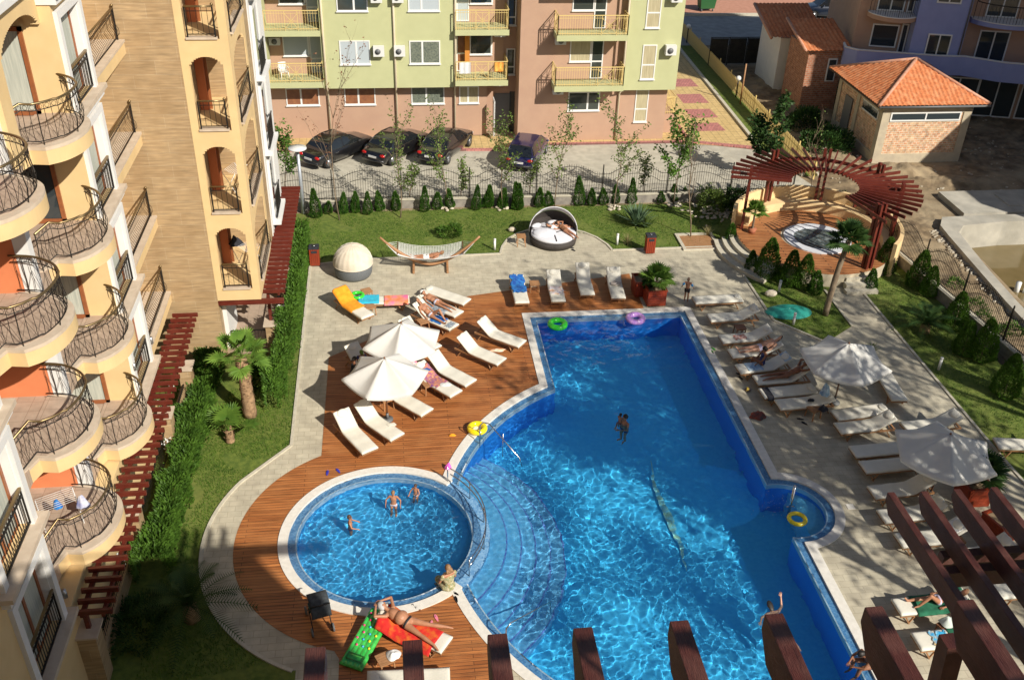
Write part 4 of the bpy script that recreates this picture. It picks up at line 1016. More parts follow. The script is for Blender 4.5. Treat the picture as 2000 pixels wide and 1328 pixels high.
def leafmat(name, c1, c2, c3=None, rough=.6, s=3.0, tl=.25):
    m = mat(name, c1, c2, s, rough, spec=.3, detail=3, rnd=.12, c3=c3, s3=1.2, f3=.7)
    nt = m.node_tree; b = nt.nodes['Principled BSDF']; out = [n for n in nt.nodes if n.type == 'OUTPUT_MATERIAL'][0]
    t = nt.nodes.new('ShaderNodeBsdfTranslucent'); mx = nt.nodes.new('ShaderNodeMixShader'); mx.inputs[0].default_value = tl
    for l in list(b.inputs['Base Color'].links): nt.links.new(l.from_socket, t.inputs[0])
    nt.links.new(b.outputs[0], mx.inputs[1]); nt.links.new(t.outputs[0], mx.inputs[2]); nt.links.new(mx.outputs[0], out.inputs[0]); return m
L_thu = leafmat('thuja_leaf', (.028, .085, .012), (.085, .19, .022))
L_hed = leafmat('hedge_leaf', (.045, .105, .012), (.105, .215, .025))
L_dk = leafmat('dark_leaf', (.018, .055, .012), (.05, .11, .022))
L_yg = leafmat('young_leaf', (.09, .15, .03), (.17, .24, .055))
L_palm = leafmat('palm_leaf', (.07, .15, .02), (.16, .27, .04), s=1.5)
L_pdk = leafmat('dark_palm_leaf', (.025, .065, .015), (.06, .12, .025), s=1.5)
L_blu = leafmat('agave_leaf', (.10, .17, .10), (.17, .25, .14))
L_red = leafmat('russet_leaf', (.16, .06, .03), (.24, .12, .06))
L_out = leafmat('tall_tree_leaf', (.03, .08, .015), (.07, .13, .03))
M_bark = mat('bark', (.14, .10, .065), (.24, .18, .12), 8, .95, .5, 24, stretch=(1, 1, .3))
M_pbark = mat('palm_bark', (.20, .12, .065), (.38, .24, .13), 7, .95, .8, 18)
M_stone = mat('garden_stone', (.42, .36, .27), (.58, .52, .42), 6, .9, .4, 20)
rng = random.Random(3)
def leaf(mb, p, d, L, w, mi=0):
    """small folded leaf at p along direction d"""
    d = d.normalized(); s_ = d.cross(Vector((rng.uniform(-1, 1), rng.uniform(-1, 1), rng.uniform(-.2, 1))))
    s_ = s_.normalized() if s_.length > 1e-3 else Vector((1, 0, 0))
    mb.add([p, p+d*L*.45+s_*w/2, p+d*L, p+d*L*.45-s_*w/2], [(0, 1, 2, 3)], mi)
def conifer_mb(h, r, n, seed):
    rng.seed(seed); b = MB()
    for i in range(n):
        t = rng.random()**1.3; z = h*t; rad = r*((1-t)**.62)*(.35+.65*min(1, t*6+.5)); a = rng.uniform(0, 2*pi)
        lump = .80+.26*noise.noise(Vector((cos(a)*2+seed, sin(a)*2, t*5)))
        q = rad*lump*(rng.uniform(.55, 1)**.4); p = Vector((q*cos(a), q*sin(a), z))
        d = Vector((cos(a)*.55, sin(a)*.55, 1.0+rng.uniform(-.3, .4))); leaf(b, p, d, rng.uniform(.07, .15), rng.uniform(.03, .06))
    return b
def conifer_proto(name, h, r, n, seed, m):
    t = thing(name, '', 'shrub'); conifer_mb(h, r, n, seed).build('foliage', m, t)
    k = MB(); k.tube([(0, 0, -.03), (0, 0, h*.5)], [.03, .015], 6); k.build('trunk', M_bark, t); return t
CT = conifer_proto('conical_conifer', 1.75, .46, 2300, 1, L_thu)
CR = conifer_proto('rounded_conifer', 1.05, .42, 1700, 2, L_thu)
ordn = ['first', 'second', 'third', 'fourth', 'fifth', 'sixth', 'seventh', 'eighth', 'ninth', 'tenth', 'eleventh', 'twelfth', 'thirteenth', 'fourteenth']
zz7 = lambda x, y: (550+x/3.794, 350+y/3.794); zz2 = lambda x, y: (950+x/3.794, 350+y/3.794)
tall = [zz7(260, 278), zz7(637, 255), zz7(1060, 235), zz7(1440, 222), zz7(1750, 220), zz2(230, 220), zz2(690, 187), zz2(1075, 175)]
rnd_ = [zz7(345, 248), zz7(455, 254), zz7(545, 244), zz7(735, 232), zz7(850, 225), zz7(1155, 216), zz7(1250, 212), zz7(1525, 206), zz7(1635, 205), zz2(15, 200), zz2(115, 212), zz2(390, 200), zz2(465, 195), zz2(780, 190), zz2(870, 182), zz2(960, 176), zz2(1295, 172), zz2(1385, 160), zz2(1460, 145)]
for i, p in enumerate(tall):
    q = at(*p); place(CT, USED, (q.x, q.y, 0), i*1.3, 'tall pointed conifer, %s from the left among the tall ones along the fence' % ordn[i], 'conifers in the row along the iron fence', rng.uniform(.66, .88)).rotation_euler = (rng.uniform(-.08, .08), rng.uniform(-.08, .08), i*1.3)
ordn2 = ordn + ['fifteenth', 'sixteenth', 'seventeenth', 'eighteenth', 'nineteenth', 'twentieth']
for i, p in enumerate(rnd_):
    q = at(*p); s_ = rng.uniform(.70, .86); place(CR, USED, (q.x, q.y, 0), i*1.7, 'low rounded conifer, %s from the left among the low ones along the fence' % ordn2[i], 'conifers in the row along the iron fence', (s_, s_, s_*rng.uniform(.75, 1.35))).rotation_euler = (rng.uniform(-.12, .12), rng.uniform(-.12, .12), i*1.7)
for (px, py, s_, lab) in ((1425, 468, .95, 'small bright conifer left of the hot tub steps'), (1465, 520, .9, 'small round conifer at the corner of the steps'), (1698, 556, .9, 'small conifer at the foot of the front post of the hot tub pergola'), (1590, 565, 1.0, 'small conifer at the right end of the shrubs below the hot tub')):
    q = at(px, py+8); place(CR, USED, (q.x, q.y, 0), px, lab, None, s_)
# larger loose conifers round the hot tub
CB = conifer_proto('bushy_conifer', 1.95, .82, 4200, 5, L_hed)
for (px, py, s_, lab) in ((1497, 540, .95, 'large bushy conifer beside the hot tub steps'), (1540, 556, .85, 'bushy conifer in the middle below the hot tub deck'), (1568, 560, .8, 'bushy conifer right of the middle below the hot tub deck'),
                          (1725, 530, .85, 'bushy conifer right of the front pergola post'), (1790, 560, .9, 'dark bushy conifer against the wavy fence right of the hot tub'), (1812, 575, .7, 'smaller dark conifer next to it by the wavy fence'),
                          (1862, 640, .85, 'dark conifer by the fence behind the date palm'), (1880, 690, .75, 'dark conifer at the fence low on the right'), (1915, 700, .9, 'dark conifer at the fence near the right edge'), (1960, 770, .9, 'dark conifer in deep shade near the right edge'), (1990, 1290, .001, '')):
    if s_ < .01: continue
    q = at(px, py); place(CB, USED, (q.x, q.y, 0), px*.7, lab, None, s_)
# hedges
def hedge(pts, w, h, label, n, seed, m=L_hed, name='hedge'):
    rng.seed(seed); b = MB(); tot = sum((Vector(q)-Vector(p)).length for p, q in zip(pts[:-1], pts[1:]))
    for p, q in zip(pts[:-1], pts[1:]):
        P_, Q = Vector((*p, 0)), Vector((*q, 0)); d = (Q-P_); L = d.length; d.normalize(); s_ = Vector((-d.y, d.x, 0))
        for i in range(int(n*L/tot)):
            t = rng.random(); u = rng.uniform(-1, 1); z = rng.random()**.6
            c = P_+d*L*t; k = 1.6*noise.noise(c*.9+Vector((seed, 0, 0))); k2 = noise.noise(c*2.6+Vector((0, seed, z*3)))
            W = w*(.85+.35*k+.3*k2)*(1-.35*z**3); H = h*(.9+.30*k+.22*k2)
            if rng.random() < .55: u = (1 if u > 0 else -1)*rng.uniform(.8, 1.05)
            else: z = rng.uniform(.85, 1.08)
            o = c+s_*u*W/2+Vector((0, 0, z*H)); dd = s_*u*.8+Vector((rng.uniform(-.5, .5), rng.uniform(-.5, .5), .8)); leaf(b, o, dd, rng.uniform(.08, .17), rng.uniform(.035, .07))
    return tag(b.build(name, m), label, 'hedge')
hedge([(-4.55, 28.6), (-4.35, 31.3), (-4.15, 34), (-4.2, 41.6)], .65, 1.2, 'bright green hedge between the arched tower and the paved path', 26000, 11)
hedge([(-7.15, 20.6), (-7.05, 24.5), (-7.0, 28.2), (-6.95, 31.5)], .85, 1.0, 'thick green hedge in front of the hotel pergola at the left', 30000, 12)
def bush(cx, cy, r, h, label, n, seed, m=L_dk, name='shrub', L=.12, cat='shrub'):
    rng.seed(seed); b = MB()
    for i in range(n):
        v = Vector((rng.gauss(0, 1), rng.gauss(0, 1), rng.gauss(0, 1))).normalized(); v.z = abs(v.z)
        k = .75+.5*noise.noise(v*1.8+Vector((seed, 0, 0))); q = rng.uniform(.5, 1)**.5
        p = Vector((cx+v.x*r*k*q, cy+v.y*r*k*q, .05+v.z*h*k*q)); leaf(b, p, v+Vector((rng.uniform(-.6, .6), rng.uniform(-.6, .6), .3)), L*rng.uniform(.7, 1.3), L*.4)
    return tag(b.build(name, m), label, cat)
q = at(520, 725); bush(-5.1, 30.4, .7, 1.1, 'leafy shrub under the fan palm beside the stone pier', 3000, 21, L_hed)
q = at(880, 460); bush(q.x, q.y, .7, .6, 'straggly low bush on the lawn behind the hammock', 1100, 22, L_hed)
q = at(1440, 410); bush(q.x, q.y, 1.2, 1.3, 'dark bush on the lawn left of the hot tub pergola', 2600, 23)
q = at(1390, 408); bush(q.x, q.y, 1.0, 1.5, 'yellowish bush by the fence left of the hot tub pergola', 2200, 24, L_yg)
q = at(1545, 392); bush(q.x, q.y, 1.3, .8, 'low bush behind the hot tub wall between the pergola posts', 1800, 25, L_hed)
q = at(1500, 400); bush(q.x, q.y, .9, .9, 'dark shrub behind the left pergola post', 1600, 26)
q = at(1640, 400); bush(q.x, q.y, 1.2, .8, 'loose shrub behind the middle pergola post', 1500, 27)
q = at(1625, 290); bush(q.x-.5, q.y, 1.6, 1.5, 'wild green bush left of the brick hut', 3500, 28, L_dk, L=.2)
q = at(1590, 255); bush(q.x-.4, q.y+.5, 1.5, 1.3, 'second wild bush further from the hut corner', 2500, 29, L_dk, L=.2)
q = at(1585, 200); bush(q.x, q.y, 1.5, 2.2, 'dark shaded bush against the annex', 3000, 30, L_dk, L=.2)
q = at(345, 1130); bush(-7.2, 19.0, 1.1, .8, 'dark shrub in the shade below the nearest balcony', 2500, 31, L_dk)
for i, (px, py) in enumerate(((1850, 560), (1885, 600), (1900, 625), (1930, 655), (1960, 650))):
    q = at(px, py); bush(q.x+.4, q.y, .55, .45, ['weed clump just beyond the wavy fence nearest the hot tub', 'second weed clump beyond the wavy fence', 'third weed clump beyond the wavy fence', 'fourth weed clump beyond the wavy fence', 'weed clump beyond the fence farthest right'][i], 420, 40+i, L_hed, 'weed_clump', .1, 'weed')
for i, (px, py) in enumerate(((340, 748), (322, 790), (570, 460), (548, 597), (238, 1088), (330, 868))):
    q = at(px, py, .9); b = MB(); rng.seed(60+i)
    for k in range(40): c = q+Vector((rng.gauss(0, .10), rng.gauss(0, .12), rng.gauss(0, .10))); leaf(b, c, Vector((rng.uniform(-1, 1), rng.uniform(-1, 1), 1)), .07, .06, 0)
    for k in range(60): c = q+Vector((rng.gauss(0, .12), rng.gauss(0, .12), -.25+rng.gauss(0, .2))); leaf(b, c, Vector((rng.uniform(-1, 1), rng.uniform(-1, 1), 1)), .09, .04, 1)
    b.tube([(q.x, q.y, 0), (q.x, q.y, q.z)], .012, 4, mi=1)
    tag(b.build('white_flowering_shrub', [mat('white_petal', (.75, .75, .72), rough=.8), L_hed]), ['white blossoms at the far end of the left pergola', 'white blossoms on the pier beside the left pergola', 'white blossoms at the top of the hedge by the path', 'white blossoms where the tower meets the hedge', 'white blossoms in the shade at the near pergola', 'white blossom at the middle of the thick hedge'][i], 'flower', 'white flowering shrubs')
# young trees
def young_tree(px, py, h, label, seed, m, stones=False, spread=.8, nl=420, tall_stem=.35, lsz=.12, group='young trees on the lawn'):
    q = at(px, py); t = thing('young_tree', label, 'tree', (q.x, q.y, 0), 0, group); rng.seed(seed)
    tr = MB(); tips = []
    def branch(p, d, L, r, dep):
        pts = [p]; rr = [r]; k = 5
        for i in range(k):
            d = (d+Vector((rng.uniform(-.14, .14), rng.uniform(-.14, .14), .05))).normalized(); p = p+d*L/k; pts.append(p); rr.append(r*(1-.75*(i+1)/k))
            if dep > 0 and (i >= 1 or dep < 2):
                nb = 2 if dep == 2 else 1
                for _ in range(nb):
                    a = rng.uniform(0, 2*pi); dd = (d*.9+Vector((cos(a), sin(a), .25))*.85*spread).normalized(); branch(p, dd, L*rng.uniform(.3, .5), r*.45, dep-1)
            if dep <= 1 or i > 2: tips.append((p, d))
        tr.tube(pts, rr, 5)
    branch(Vector((0, 0, -.03)), Vector((0, 0, 1)), h, .035, 2)
    tr.build('trunk', M_bark, t); b = MB()
    tp = [x for x in tips if x[0].z > h*tall_stem]
    for i in range(int(nl*1.1)):
        p, d = rng.choice(tp); o = p+Vector((rng.gauss(0, .09), rng.gauss(0, .09), rng.gauss(0, .09))); leaf(b, o, Vector((rng.uniform(-1, 1), rng.uniform(-1, 1), rng.uniform(-.6, .6))), lsz*1.15*rng.uniform(.7, 1.3), lsz*.65)
    b.build('crown', m, t)
    if stones:
        s_ = thing('stone_ring', 'pale stones piled round the ' + stones, 'stones', (q.x, q.y, 0), 0, 'stone rings round young trees')
        b = MB()
        for i in range(16):
            a = rng.uniform(0, 2*pi); r = rng.uniform(.1, .4); b.sphere((r*cos(a), r*sin(a)*.9, .05), (rng.uniform(.07, .13), rng.uniform(.05, .1), .06), 6, 4, smooth=False)
        b.build('stones', M_stone, s_)
    return t
young_tree(663, 430, 6.3, 'tall thin sapling with sparse russet leaves in front of the black cars', 1, L_red, nl=170, spread=.55, lsz=.10)
young_tree(782, 425, 3.6, 'young tree with sparse leaves, second from the left by the fence', 2, L_yg, nl=420)
young_tree(875, 408, 3.6, 'young tree ringed with stones in front of the third black car', 3, L_yg, 'young tree in front of the third black car', nl=520)
young_tree(981, 407, 3.5, 'young tree ringed with stones in front of the blue car', 4, L_yg, 'young tree in front of the blue car', nl=560)
young_tree(1083, 403, 3.6, 'young tree right of the blue car with loose foliage', 5, L_yg, nl=520)
young_tree(1198, 407, 3.7, 'young tree ringed with stones right of the round daybed', 6, L_yg, 'young tree right of the round daybed', nl=560)
young_tree(1315, 402, 3.8, 'fuller green young tree near the right end of the fence', 7, L_hed, 'fuller young tree near the right end of the fence', nl=900, lsz=.16)
young_tree(1349, 463, 4.2, 'thin bare sapling standing in the wooden tree pit', 8, L_yg, nl=40, spread=.3, tall_stem=.6)
young_tree(1580, 392, 3.3, 'nearly leafless sapling behind the hot tub wall', 9, L_yg, nl=50, spread=.6)
young_tree(1480, 345, 3.0, 'bushy young tree behind the left end of the hot tub pergola', 10, L_dk, nl=1200, lsz=.22, spread=1.1)
young_tree(800, 398, 1.6, 'feathery sapling between conifers, left one', 11, L_yg, nl=350, tall_stem=.1); young_tree(900, 396, 1.6, 'feathery sapling between conifers, middle one', 12, L_yg, nl=350, tall_stem=.1)
young_tree(1035, 390, 1.7, 'feathery sapling between conifers behind the round daybed', 13, L_yg, nl=350, tall_stem=.1); young_tree(1258, 388, 1.7, 'feathery sapling between conifers, right one', 14, L_yg, nl=350, tall_stem=.1)
young_tree(556, 372, 2.6, 'leafy young tree behind the far end of the tower pergola', 15, L_hed, nl=900, lsz=.14, tall_stem=.1)
# stones along the bed
b = MB(); rng.seed(5); q0 = at(1400, 415)
for i in range(90): b.sphere((q0.x+rng.gauss(0, .8), q0.y+rng.gauss(0, .5), .04), (rng.uniform(.06, .14), rng.uniform(.05, .1), .06), 6, 4, smooth=False)
o = b.build('rockery_stones', M_stone); o['kind'] = 'stuff'
# fan palms and feather palms
def fan_leaf(mb, base, d, L, R_, n=22, mi=0, droop=.25, seed=0):
    d = d.normalized(); tip = base+d*L; side = d.cross(Vector((0, 0, 1))); side = side.normalized() if side.length > .05 else Vector((1, 0, 0)); up = side.cross(d).normalized()
    mb.tube([base, base+d*L*.5+Vector((0, 0, .04)), tip], [.014, .011, .009], 4, mi=mi, caps=False)
    for i in range(n):
        a = R(-125+250*i/(n-1)); v = (d*cos(a)+side*sin(a)); v = (v+up*(.28*abs(sin(a)))).normalized(); w = R_*.075
        l = R_*(1-.22*abs(a)/2.2)*rng.uniform(.92, 1.05); pr = d.cross(v) if abs(a) > .1 else side; pr = v.cross(up).normalized()
        m1 = tip+v*l*.55-Vector((0, 0, .04)); m2 = tip+v*l-Vector((0, 0, droop*l*rng.uniform(.6, 1.3)))
        mb.add([tip, m1+pr*w, m2, m1-pr*w], [(0, 1, 2, 3)], mi)
def fan_palm(name, label, x, y, h, n, R_, L, m, seed, tr=.16, lean=(0, 0), group=None, z=0, tilt0=-35):
    rng.seed(seed); t = thing(name, label, 'palm', (x, y, z), 0, group)
    k = MB(); pts = [(lean[0]*s_*s_, lean[1]*s_*s_, h*s_) for s_ in [i/10 for i in range(11)]]
    k.tube(pts, [tr*(1.15-.25*i/10)*(1+.10*(i % 2)) for i in range(11)], 10)
    if tr > .12:
        for i in range(int(h*70)):
            zz = rng.random()*h; a = rng.uniform(0, 2*pi); s_ = zz/h; c = Vector((lean[0]*s_*s_, lean[1]*s_*s_, zz)); o = Vector((cos(a), sin(a), 0))
            k.add([c+o*tr*.9+Vector((-o.y, o.x, 0))*.05, c+o*tr*.9-Vector((-o.y, o.x, 0))*.05, c+o*(tr+.07)+Vector((0, 0, .13))], [(0, 1, 2)])
    k.build('trunk', M_pbark if tr > .12 else M_bark, t); c = Vector(pts[-1])
    b = MB()
    for i in range(n):
        a = i*2.4+rng.uniform(-.2, .2); el = R(tilt0+(85-tilt0)*i/(n-1)+rng.uniform(-8, 8)); d = Vector((cos(a)*cos(el), sin(a)*cos(el), sin(el)))
        fan_leaf(b, c, d, L*rng.uniform(.85, 1.1), R_*rng.uniform(.85, 1.1))
    b.build('crown', m, t); return t
def feather(mb, base, d, L, w=.32, n=26, arch=.5):
    d = d.normalized(); side = d.cross(Vector((0, 0, 1))); side = side.normalized() if side.length > .05 else Vector((1, 0, 0)); pts = []
    for i in range(n+1):
        t = i/n; pts.append(base+d*L*t+Vector((0, 0, -arch*L*t*t)))
    mb.tube(pts, [.014*(1-.7*i/n) for i in range(n+1)], 4, caps=False)
    for i in range(2, n):
        t = i/n; v = (pts[i+1]-pts[i-1]).normalized(); l = w*sin(pi*min(1, t*.9+.12))**.6
        for s_ in (-1, 1):
            dd = (v*.55+side*s_+Vector((0, 0, .25))).normalized(); q = pts[i]+dd*l-Vector((0, 0, l*.2)); mb.add([pts[i]-v*.012, q, pts[i]+v*.02], [(0, 1, 2)])
def feather_palm(name, label, x, y, h, n, L, m, seed, tr=.12, group=None, z=0, w=.32):
    rng.seed(seed); t = thing(name, label, 'palm', (x, y, z), 0, group); k = MB(); k.tube([(0, 0, -.02), (0, 0, h)], [tr*1.2, tr], 10); k.build('trunk', M_pbark, t); b = MB()
    for i in range(n):
        a = i*2.4+rng.uniform(-.2, .2); el = R(8+72*i/(n-1)); d = Vector((cos(a)*cos(el), sin(a)*cos(el), sin(el))); feather(b, Vector((0, 0, h)), d, L*rng.uniform(.85, 1.1), w)
    b.build('crown', m, t); return t
p = at(489, 812); fan_palm('fan_palm', 'large bright fan palm with shaggy trunk on the left lawn', p.x, p.y, 2.35, 15, .55, .66, L_palm, 3, .20, (-.05, .1), tilt0=-20)
p = at(450, 862); fan_palm('fan_palm', 'smaller fan palm with big open leaves near the curved path', p.x, p.y, .45, 5, .62, .62, L_palm, 4, .13, (0, 0), tilt0=18)
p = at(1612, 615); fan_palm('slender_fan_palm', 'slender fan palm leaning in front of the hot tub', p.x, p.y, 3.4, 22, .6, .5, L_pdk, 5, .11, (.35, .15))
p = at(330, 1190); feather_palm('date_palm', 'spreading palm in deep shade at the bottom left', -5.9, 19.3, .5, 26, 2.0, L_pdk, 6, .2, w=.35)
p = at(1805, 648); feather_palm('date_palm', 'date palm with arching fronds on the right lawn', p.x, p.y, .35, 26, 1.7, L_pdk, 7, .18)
p = at(1230, 448); 
def spiky(x, y, n, L, label, m, seed, name, w=.05, cat='plant'):
    rng.seed(seed); b = MB()
    for i in range(n):
        a = rng.uniform(0, 2*pi); el = R(rng.uniform(25, 88)); d = Vector((cos(a)*cos(el), sin(a)*cos(el), sin(el))); s_ = d.cross(Vector((0, 0, 1))).normalized()*w*.5; l = L*rng.uniform(.7, 1.1)
        p0 = Vector((x, y, 0)); p1 = p0+d*l*.5; p2 = p0+d*l-Vector((0, 0, l*.12)); b.add([p0-s_, p0+s_, p1+s_*1.3, p1-s_*1.3, p2], [(0, 1, 2, 3), (3, 2, 4)])
    return tag(b.build(name, m), label, cat)
q = at(1243, 441); spiky(q.x, q.y, 110, 1.35, 'big blue green agave clump on the lawn', L_blu, 3, 'agave', .07); q = at(1262, 445); spiky(q.x, q.y, 50, .9, 'smaller paler clump beside the agave', L_yg, 4, 'agave', .04)
q = at(1225, 478); spiky(q.x, q.y, 70, .7, 'dry grass tuft beside the bollard near the red bin', leafmat('dry_grass', (.30, .26, .12), (.42, .36, .18)), 5, 'grass_tuft', .012); q = at(1382, 460); spiky(q.x, q.y, 60, .6, 'dry grass tuft beside the tree pit', MATS['dry_grass'], 6, 'grass_tuft', .012)
q = at(1700, 690); spiky(q.x, q.y, 90, .6, 'grass tuft behind the upper right parasol', L_yg, 8, 'grass_tuft', .014)
# stone by the lawn
q = at(1505, 577); b = MB(); b.sphere((q.x, q.y, .1), (.28, .18, .16), 10, 6, smooth=False); tag(b.build('boulder', M_stone), 'pale boulder on the lawn near the steps', 'stone')
q = at(1000, 452); b = MB(); b.sphere((q.x, q.y, .1), (.2, .15, .12), 8, 5, smooth=False); tag(b.build('boulder', M_stone), 'small stone on the lawn left of the round daybed', 'stone')
# short grass blades over the sunlit lawns
rng.seed(9); b = MB(); LA = [a2(606, 519), a2(700, 507), a2(860, 501), a2(977, 496), a2(991, 468), a2(1075, 445), a2(1165, 464), a2(1196, 489), a2(1404, 482), (17, 45), (-4.2, 45)]
LB = [a2(587, 700), a2(570, 870)] + arc(*KC, 5.42, 148, 235, 16) + [(-7, 17), (-7, 24), (-6.2, 30), (-4.7, 30.5)]
LC = [a2(1445, 527), a2(1511, 626), a2(1613, 669), (18.5, 32.6), (18.5, 35), (17, 36)]; LD = [(20.4, 35), (20.5, 20), (24, 20), (23.2, 38), (21, 36)]
for poly, n in ((LA, 30000), (LB, 22000), (LC, 6000), (LD, 12000)):
    xs = [p[0] for p in poly]; ys = [p[1] for p in poly]; c = 0
    while c < n:
        x = rng.uniform(min(xs), max(xs)); y = rng.uniform(min(ys), max(ys)); c += 1
        if not inside((x, y), poly): continue
        if noise.noise(Vector((x*.8, y*.8, 2))) < -.35: continue
        a = rng.uniform(0, pi); w = .012; h = rng.uniform(.03, .07); dx, dy = cos(a)*w, sin(a)*w; lx = rng.uniform(-.04, .04)
        b.add([(x-dx, y-dy, -.016), (x+dx, y+dy, -.016), (x+lx, y+lx*.6, h)], [(0, 1, 2)])
o = b.build('grass', leafmat('grass_blade', (.05, .12, .012), (.13, .22, .03), s=1.0)); o['kind'] = 'stuff'
# tall trees outside the frame on the right; they throw the dappled shade
def tall_tree(x, y, h, r, seed, n, label):
    rng.seed(seed); t = thing('tall_tree', label, 'tree', (x, y, 0), 0, 'tall trees right of the garden'); k = MB(); k.tube([(0, 0, -.03), (.1, 0, h*.4), (0, .2, h*.8)], [.25, .18, .06], 8)
    cl = []
    for i in range(16):
        a = rng.uniform(0, 2*pi); q = r*rng.random()**.6; z = h*rng.uniform(.60, 1.0); c = Vector((q*cos(a), q*sin(a), z)); cl.append(c); k.tube([(0, 0, h*.45), (c.x*.5, c.y*.5, (h*.45+z)/2+.3), c], [.07, .05, .02], 5)
    k.build('trunk', M_bark, t); b = MB()
    for i in range(n):
        c = rng.choice(cl); p = c+Vector((rng.gauss(0, .75), rng.gauss(0, .75), rng.gauss(0, .45))); leaf(b, p, Vector((rng.uniform(-1, 1), rng.uniform(-1, 1), rng.uniform(-.5, .5))), rng.uniform(.22, .42), rng.uniform(.10, .17))
    b.build('crown', L_out, t)
for i, (x, y, h, r, n) in enumerate(((20.5, 16.2, 18, 3.0, 2600), (25.5, 16.5, 19, 3.4, 2600), (23.5, 11.5, 16.5, 3.0, 4200), (19.8, 11.2, 16.0, 2.6, 3600), (28.5, 11.0, 17, 3.4, 3000), (26.5, 6.5, 16, 3.0, 1600), (31, 15.5, 18, 3.2, 2600))):
    tall_tree(x, y, h, r, 70+i, n, 'tall leafy tree outside the frame, right of the loungers')
# ================================================================ POOLSIDE THINGS
M_tk = mat('teak', (.30, .15, .065), (.40, .21, .10), 4, .55, .2, 20, stretch=(1, 6, 6)); M_tkd = mat('dark_teak', (.15, .065, .03), (.22, .10, .05), 4, .5, .2, 20, stretch=(1, 6, 6))
M_cush = mat('cream_cushion', (.66, .63, .54), (.71, .68, .59), 3, .9, .25, 14)
M_can = mat('parasol_canvas', (.76, .75, .71), (.80, .79, .75), 4, .85, .1, 60)
nt = M_can.node_tree; _b = nt.nodes['Principled BSDF']; _t = nt.nodes.new('ShaderNodeBsdfTranslucent'); _t.inputs[0].default_value = (.7, .66, .58, 1); _m = nt.nodes.new('ShaderNodeMixShader'); _m.inputs[0].default_value = .22
nt.links.new(_b.outputs[0], _m.inputs[1]); nt.links.new(_t.outputs[0], _m.inputs[2]); nt.links.new(_m.outputs[0], [n for n in nt.nodes if n.type == 'OUTPUT_MATERIAL'][0].inputs[0])
M_steel = mat('polished_steel', (.55, .57, .60), rough=.2, metal=1.0)
M_wick = mat('dark_wicker', (.030, .024, .022), (.06, .05, .045), 40, .7, .6, 60, stretch=(1, 1, 3)); M_grw = mat('grey_wicker', (.10, .11, .12), (.15, .16, .17), 40, .7, .5, 60)
M_wc = mat('white_cushion', (.62, .62, .66), (.68, .68, .72), 3, .9, .2, 10)
LW, LL, LB_ = .60, 1.28, .80
def lounger(ang):
    t = thing('sun_lounger', '', 'sun lounger'); ca, sa = cos(R(ang)), sin(R(ang))
    f = MB()
    for s in (-1, 1): f.bb(-.78, LL, s*(LW/2-.03)-.02, s*(LW/2-.03)+.02, .26, .325)
    for x in (-.76, -.3, .2, .6, LL-.03): f.bb(x-.03, x+.03, -LW/2+.05, LW/2-.05, .27, .31)
    for i in range(9): x = .06+i*.145; f.bb(x, x+.09, -LW/2+.05, LW/2-.05, .311, .325)
    f.build('frame', M_tk, t)
    for s in (-1, 1):
        for (x0, x1) in ((1.12, .96), (-.45, -.62)):
            b = MB(); b.bar((x0, s*(LW/2-.06), .28), (x1, s*(LW/2-.01), 0), .055, .035); b.build('leg', M_tk, t)
        b = MB(); b.bar((.80, s*(LW/2-.06), .28), (.97, s*(LW/2-.02), .02), .04, .03); b.build('leg_brace', M_tk, t)
    f = MB(); M = Matrix.Translation((0, 0, .33)) @ Matrix.Rotation(R(180-ang), 4, 'Y').inverted() if False else None
    def bp(u, w, v): return (-u*ca - w*sa*0, v, .33+u*sa + w)   # point u up the backrest
    for s in (-1, 1): f.bar(bp(0, 0, s*(LW/2-.03)), bp(LB_, 0, s*(LW/2-.03)), .04, .04)
    for i in range(6): u = .06+i*.135; f.bar(bp(u, 0, -LW/2+.05), bp(u, 0, LW/2-.05), .08, .02)
    if ang > 12: f.bar(bp(.5, -.02, -.2), (-.62, -.2, .28), .03); f.bar(bp(.5, -.02, .2), (-.62, .2, .28), .03)
    f.build('back_frame', M_tk, t)
    m = MB(); th = .075
    def surf(u, v):
        y = (v-.5)*(LW+.01); e = 1 if min(u, 1-u) > .015 and min(v, 1-v) > .03 else .72
        s_ = LL*(1-u*(LL+LB_)/LL) if u*(LL+LB_) < LL else None
        d = u*(LL+LB_)
        z = .335+th*e+.004*sin(d*11)
        if d <= LL: return (LL+.01-d, y, z)
        w = d-LL; return (-w*ca - (th*e)*sa*.6, y, .335+w*sa+th*e*(ca if w > .05 else 1)+.003)
    m.slab(surf, 46, 10, .065); MT = m.build('mattress', M_cush, t)
    p = MB(); c = (-(LB_-.17)*ca - .07*sa, 0, .335+(LB_-.17)*sa+.075*ca+.02)
    p.sphere(c, (.15, .20, .04), 14, 8, M=Matrix.Rotation(R(ang), 3, 'Y')); p.build('pillow', M_cush, MT); return t
PR = {a: lounger(a) for a in (0, 14, 30, 38)}
def put_l(F, H, ang, label, group, deg=None):
    f = at(*F, .38); h = at(*H, .38); d = (f-h); d.z = 0; d.normalize(); o = f-d*LL; rz = atan2(d.y, d.x)
    t = place(PR[ang], USED, (o.x, o.y, 0), rz, label, group); t['category'] = 'sun lounger'; return t
GL = 'sun loungers on the wooden deck'; GR = 'sun loungers on the paved side of the pool'
L_ = {}
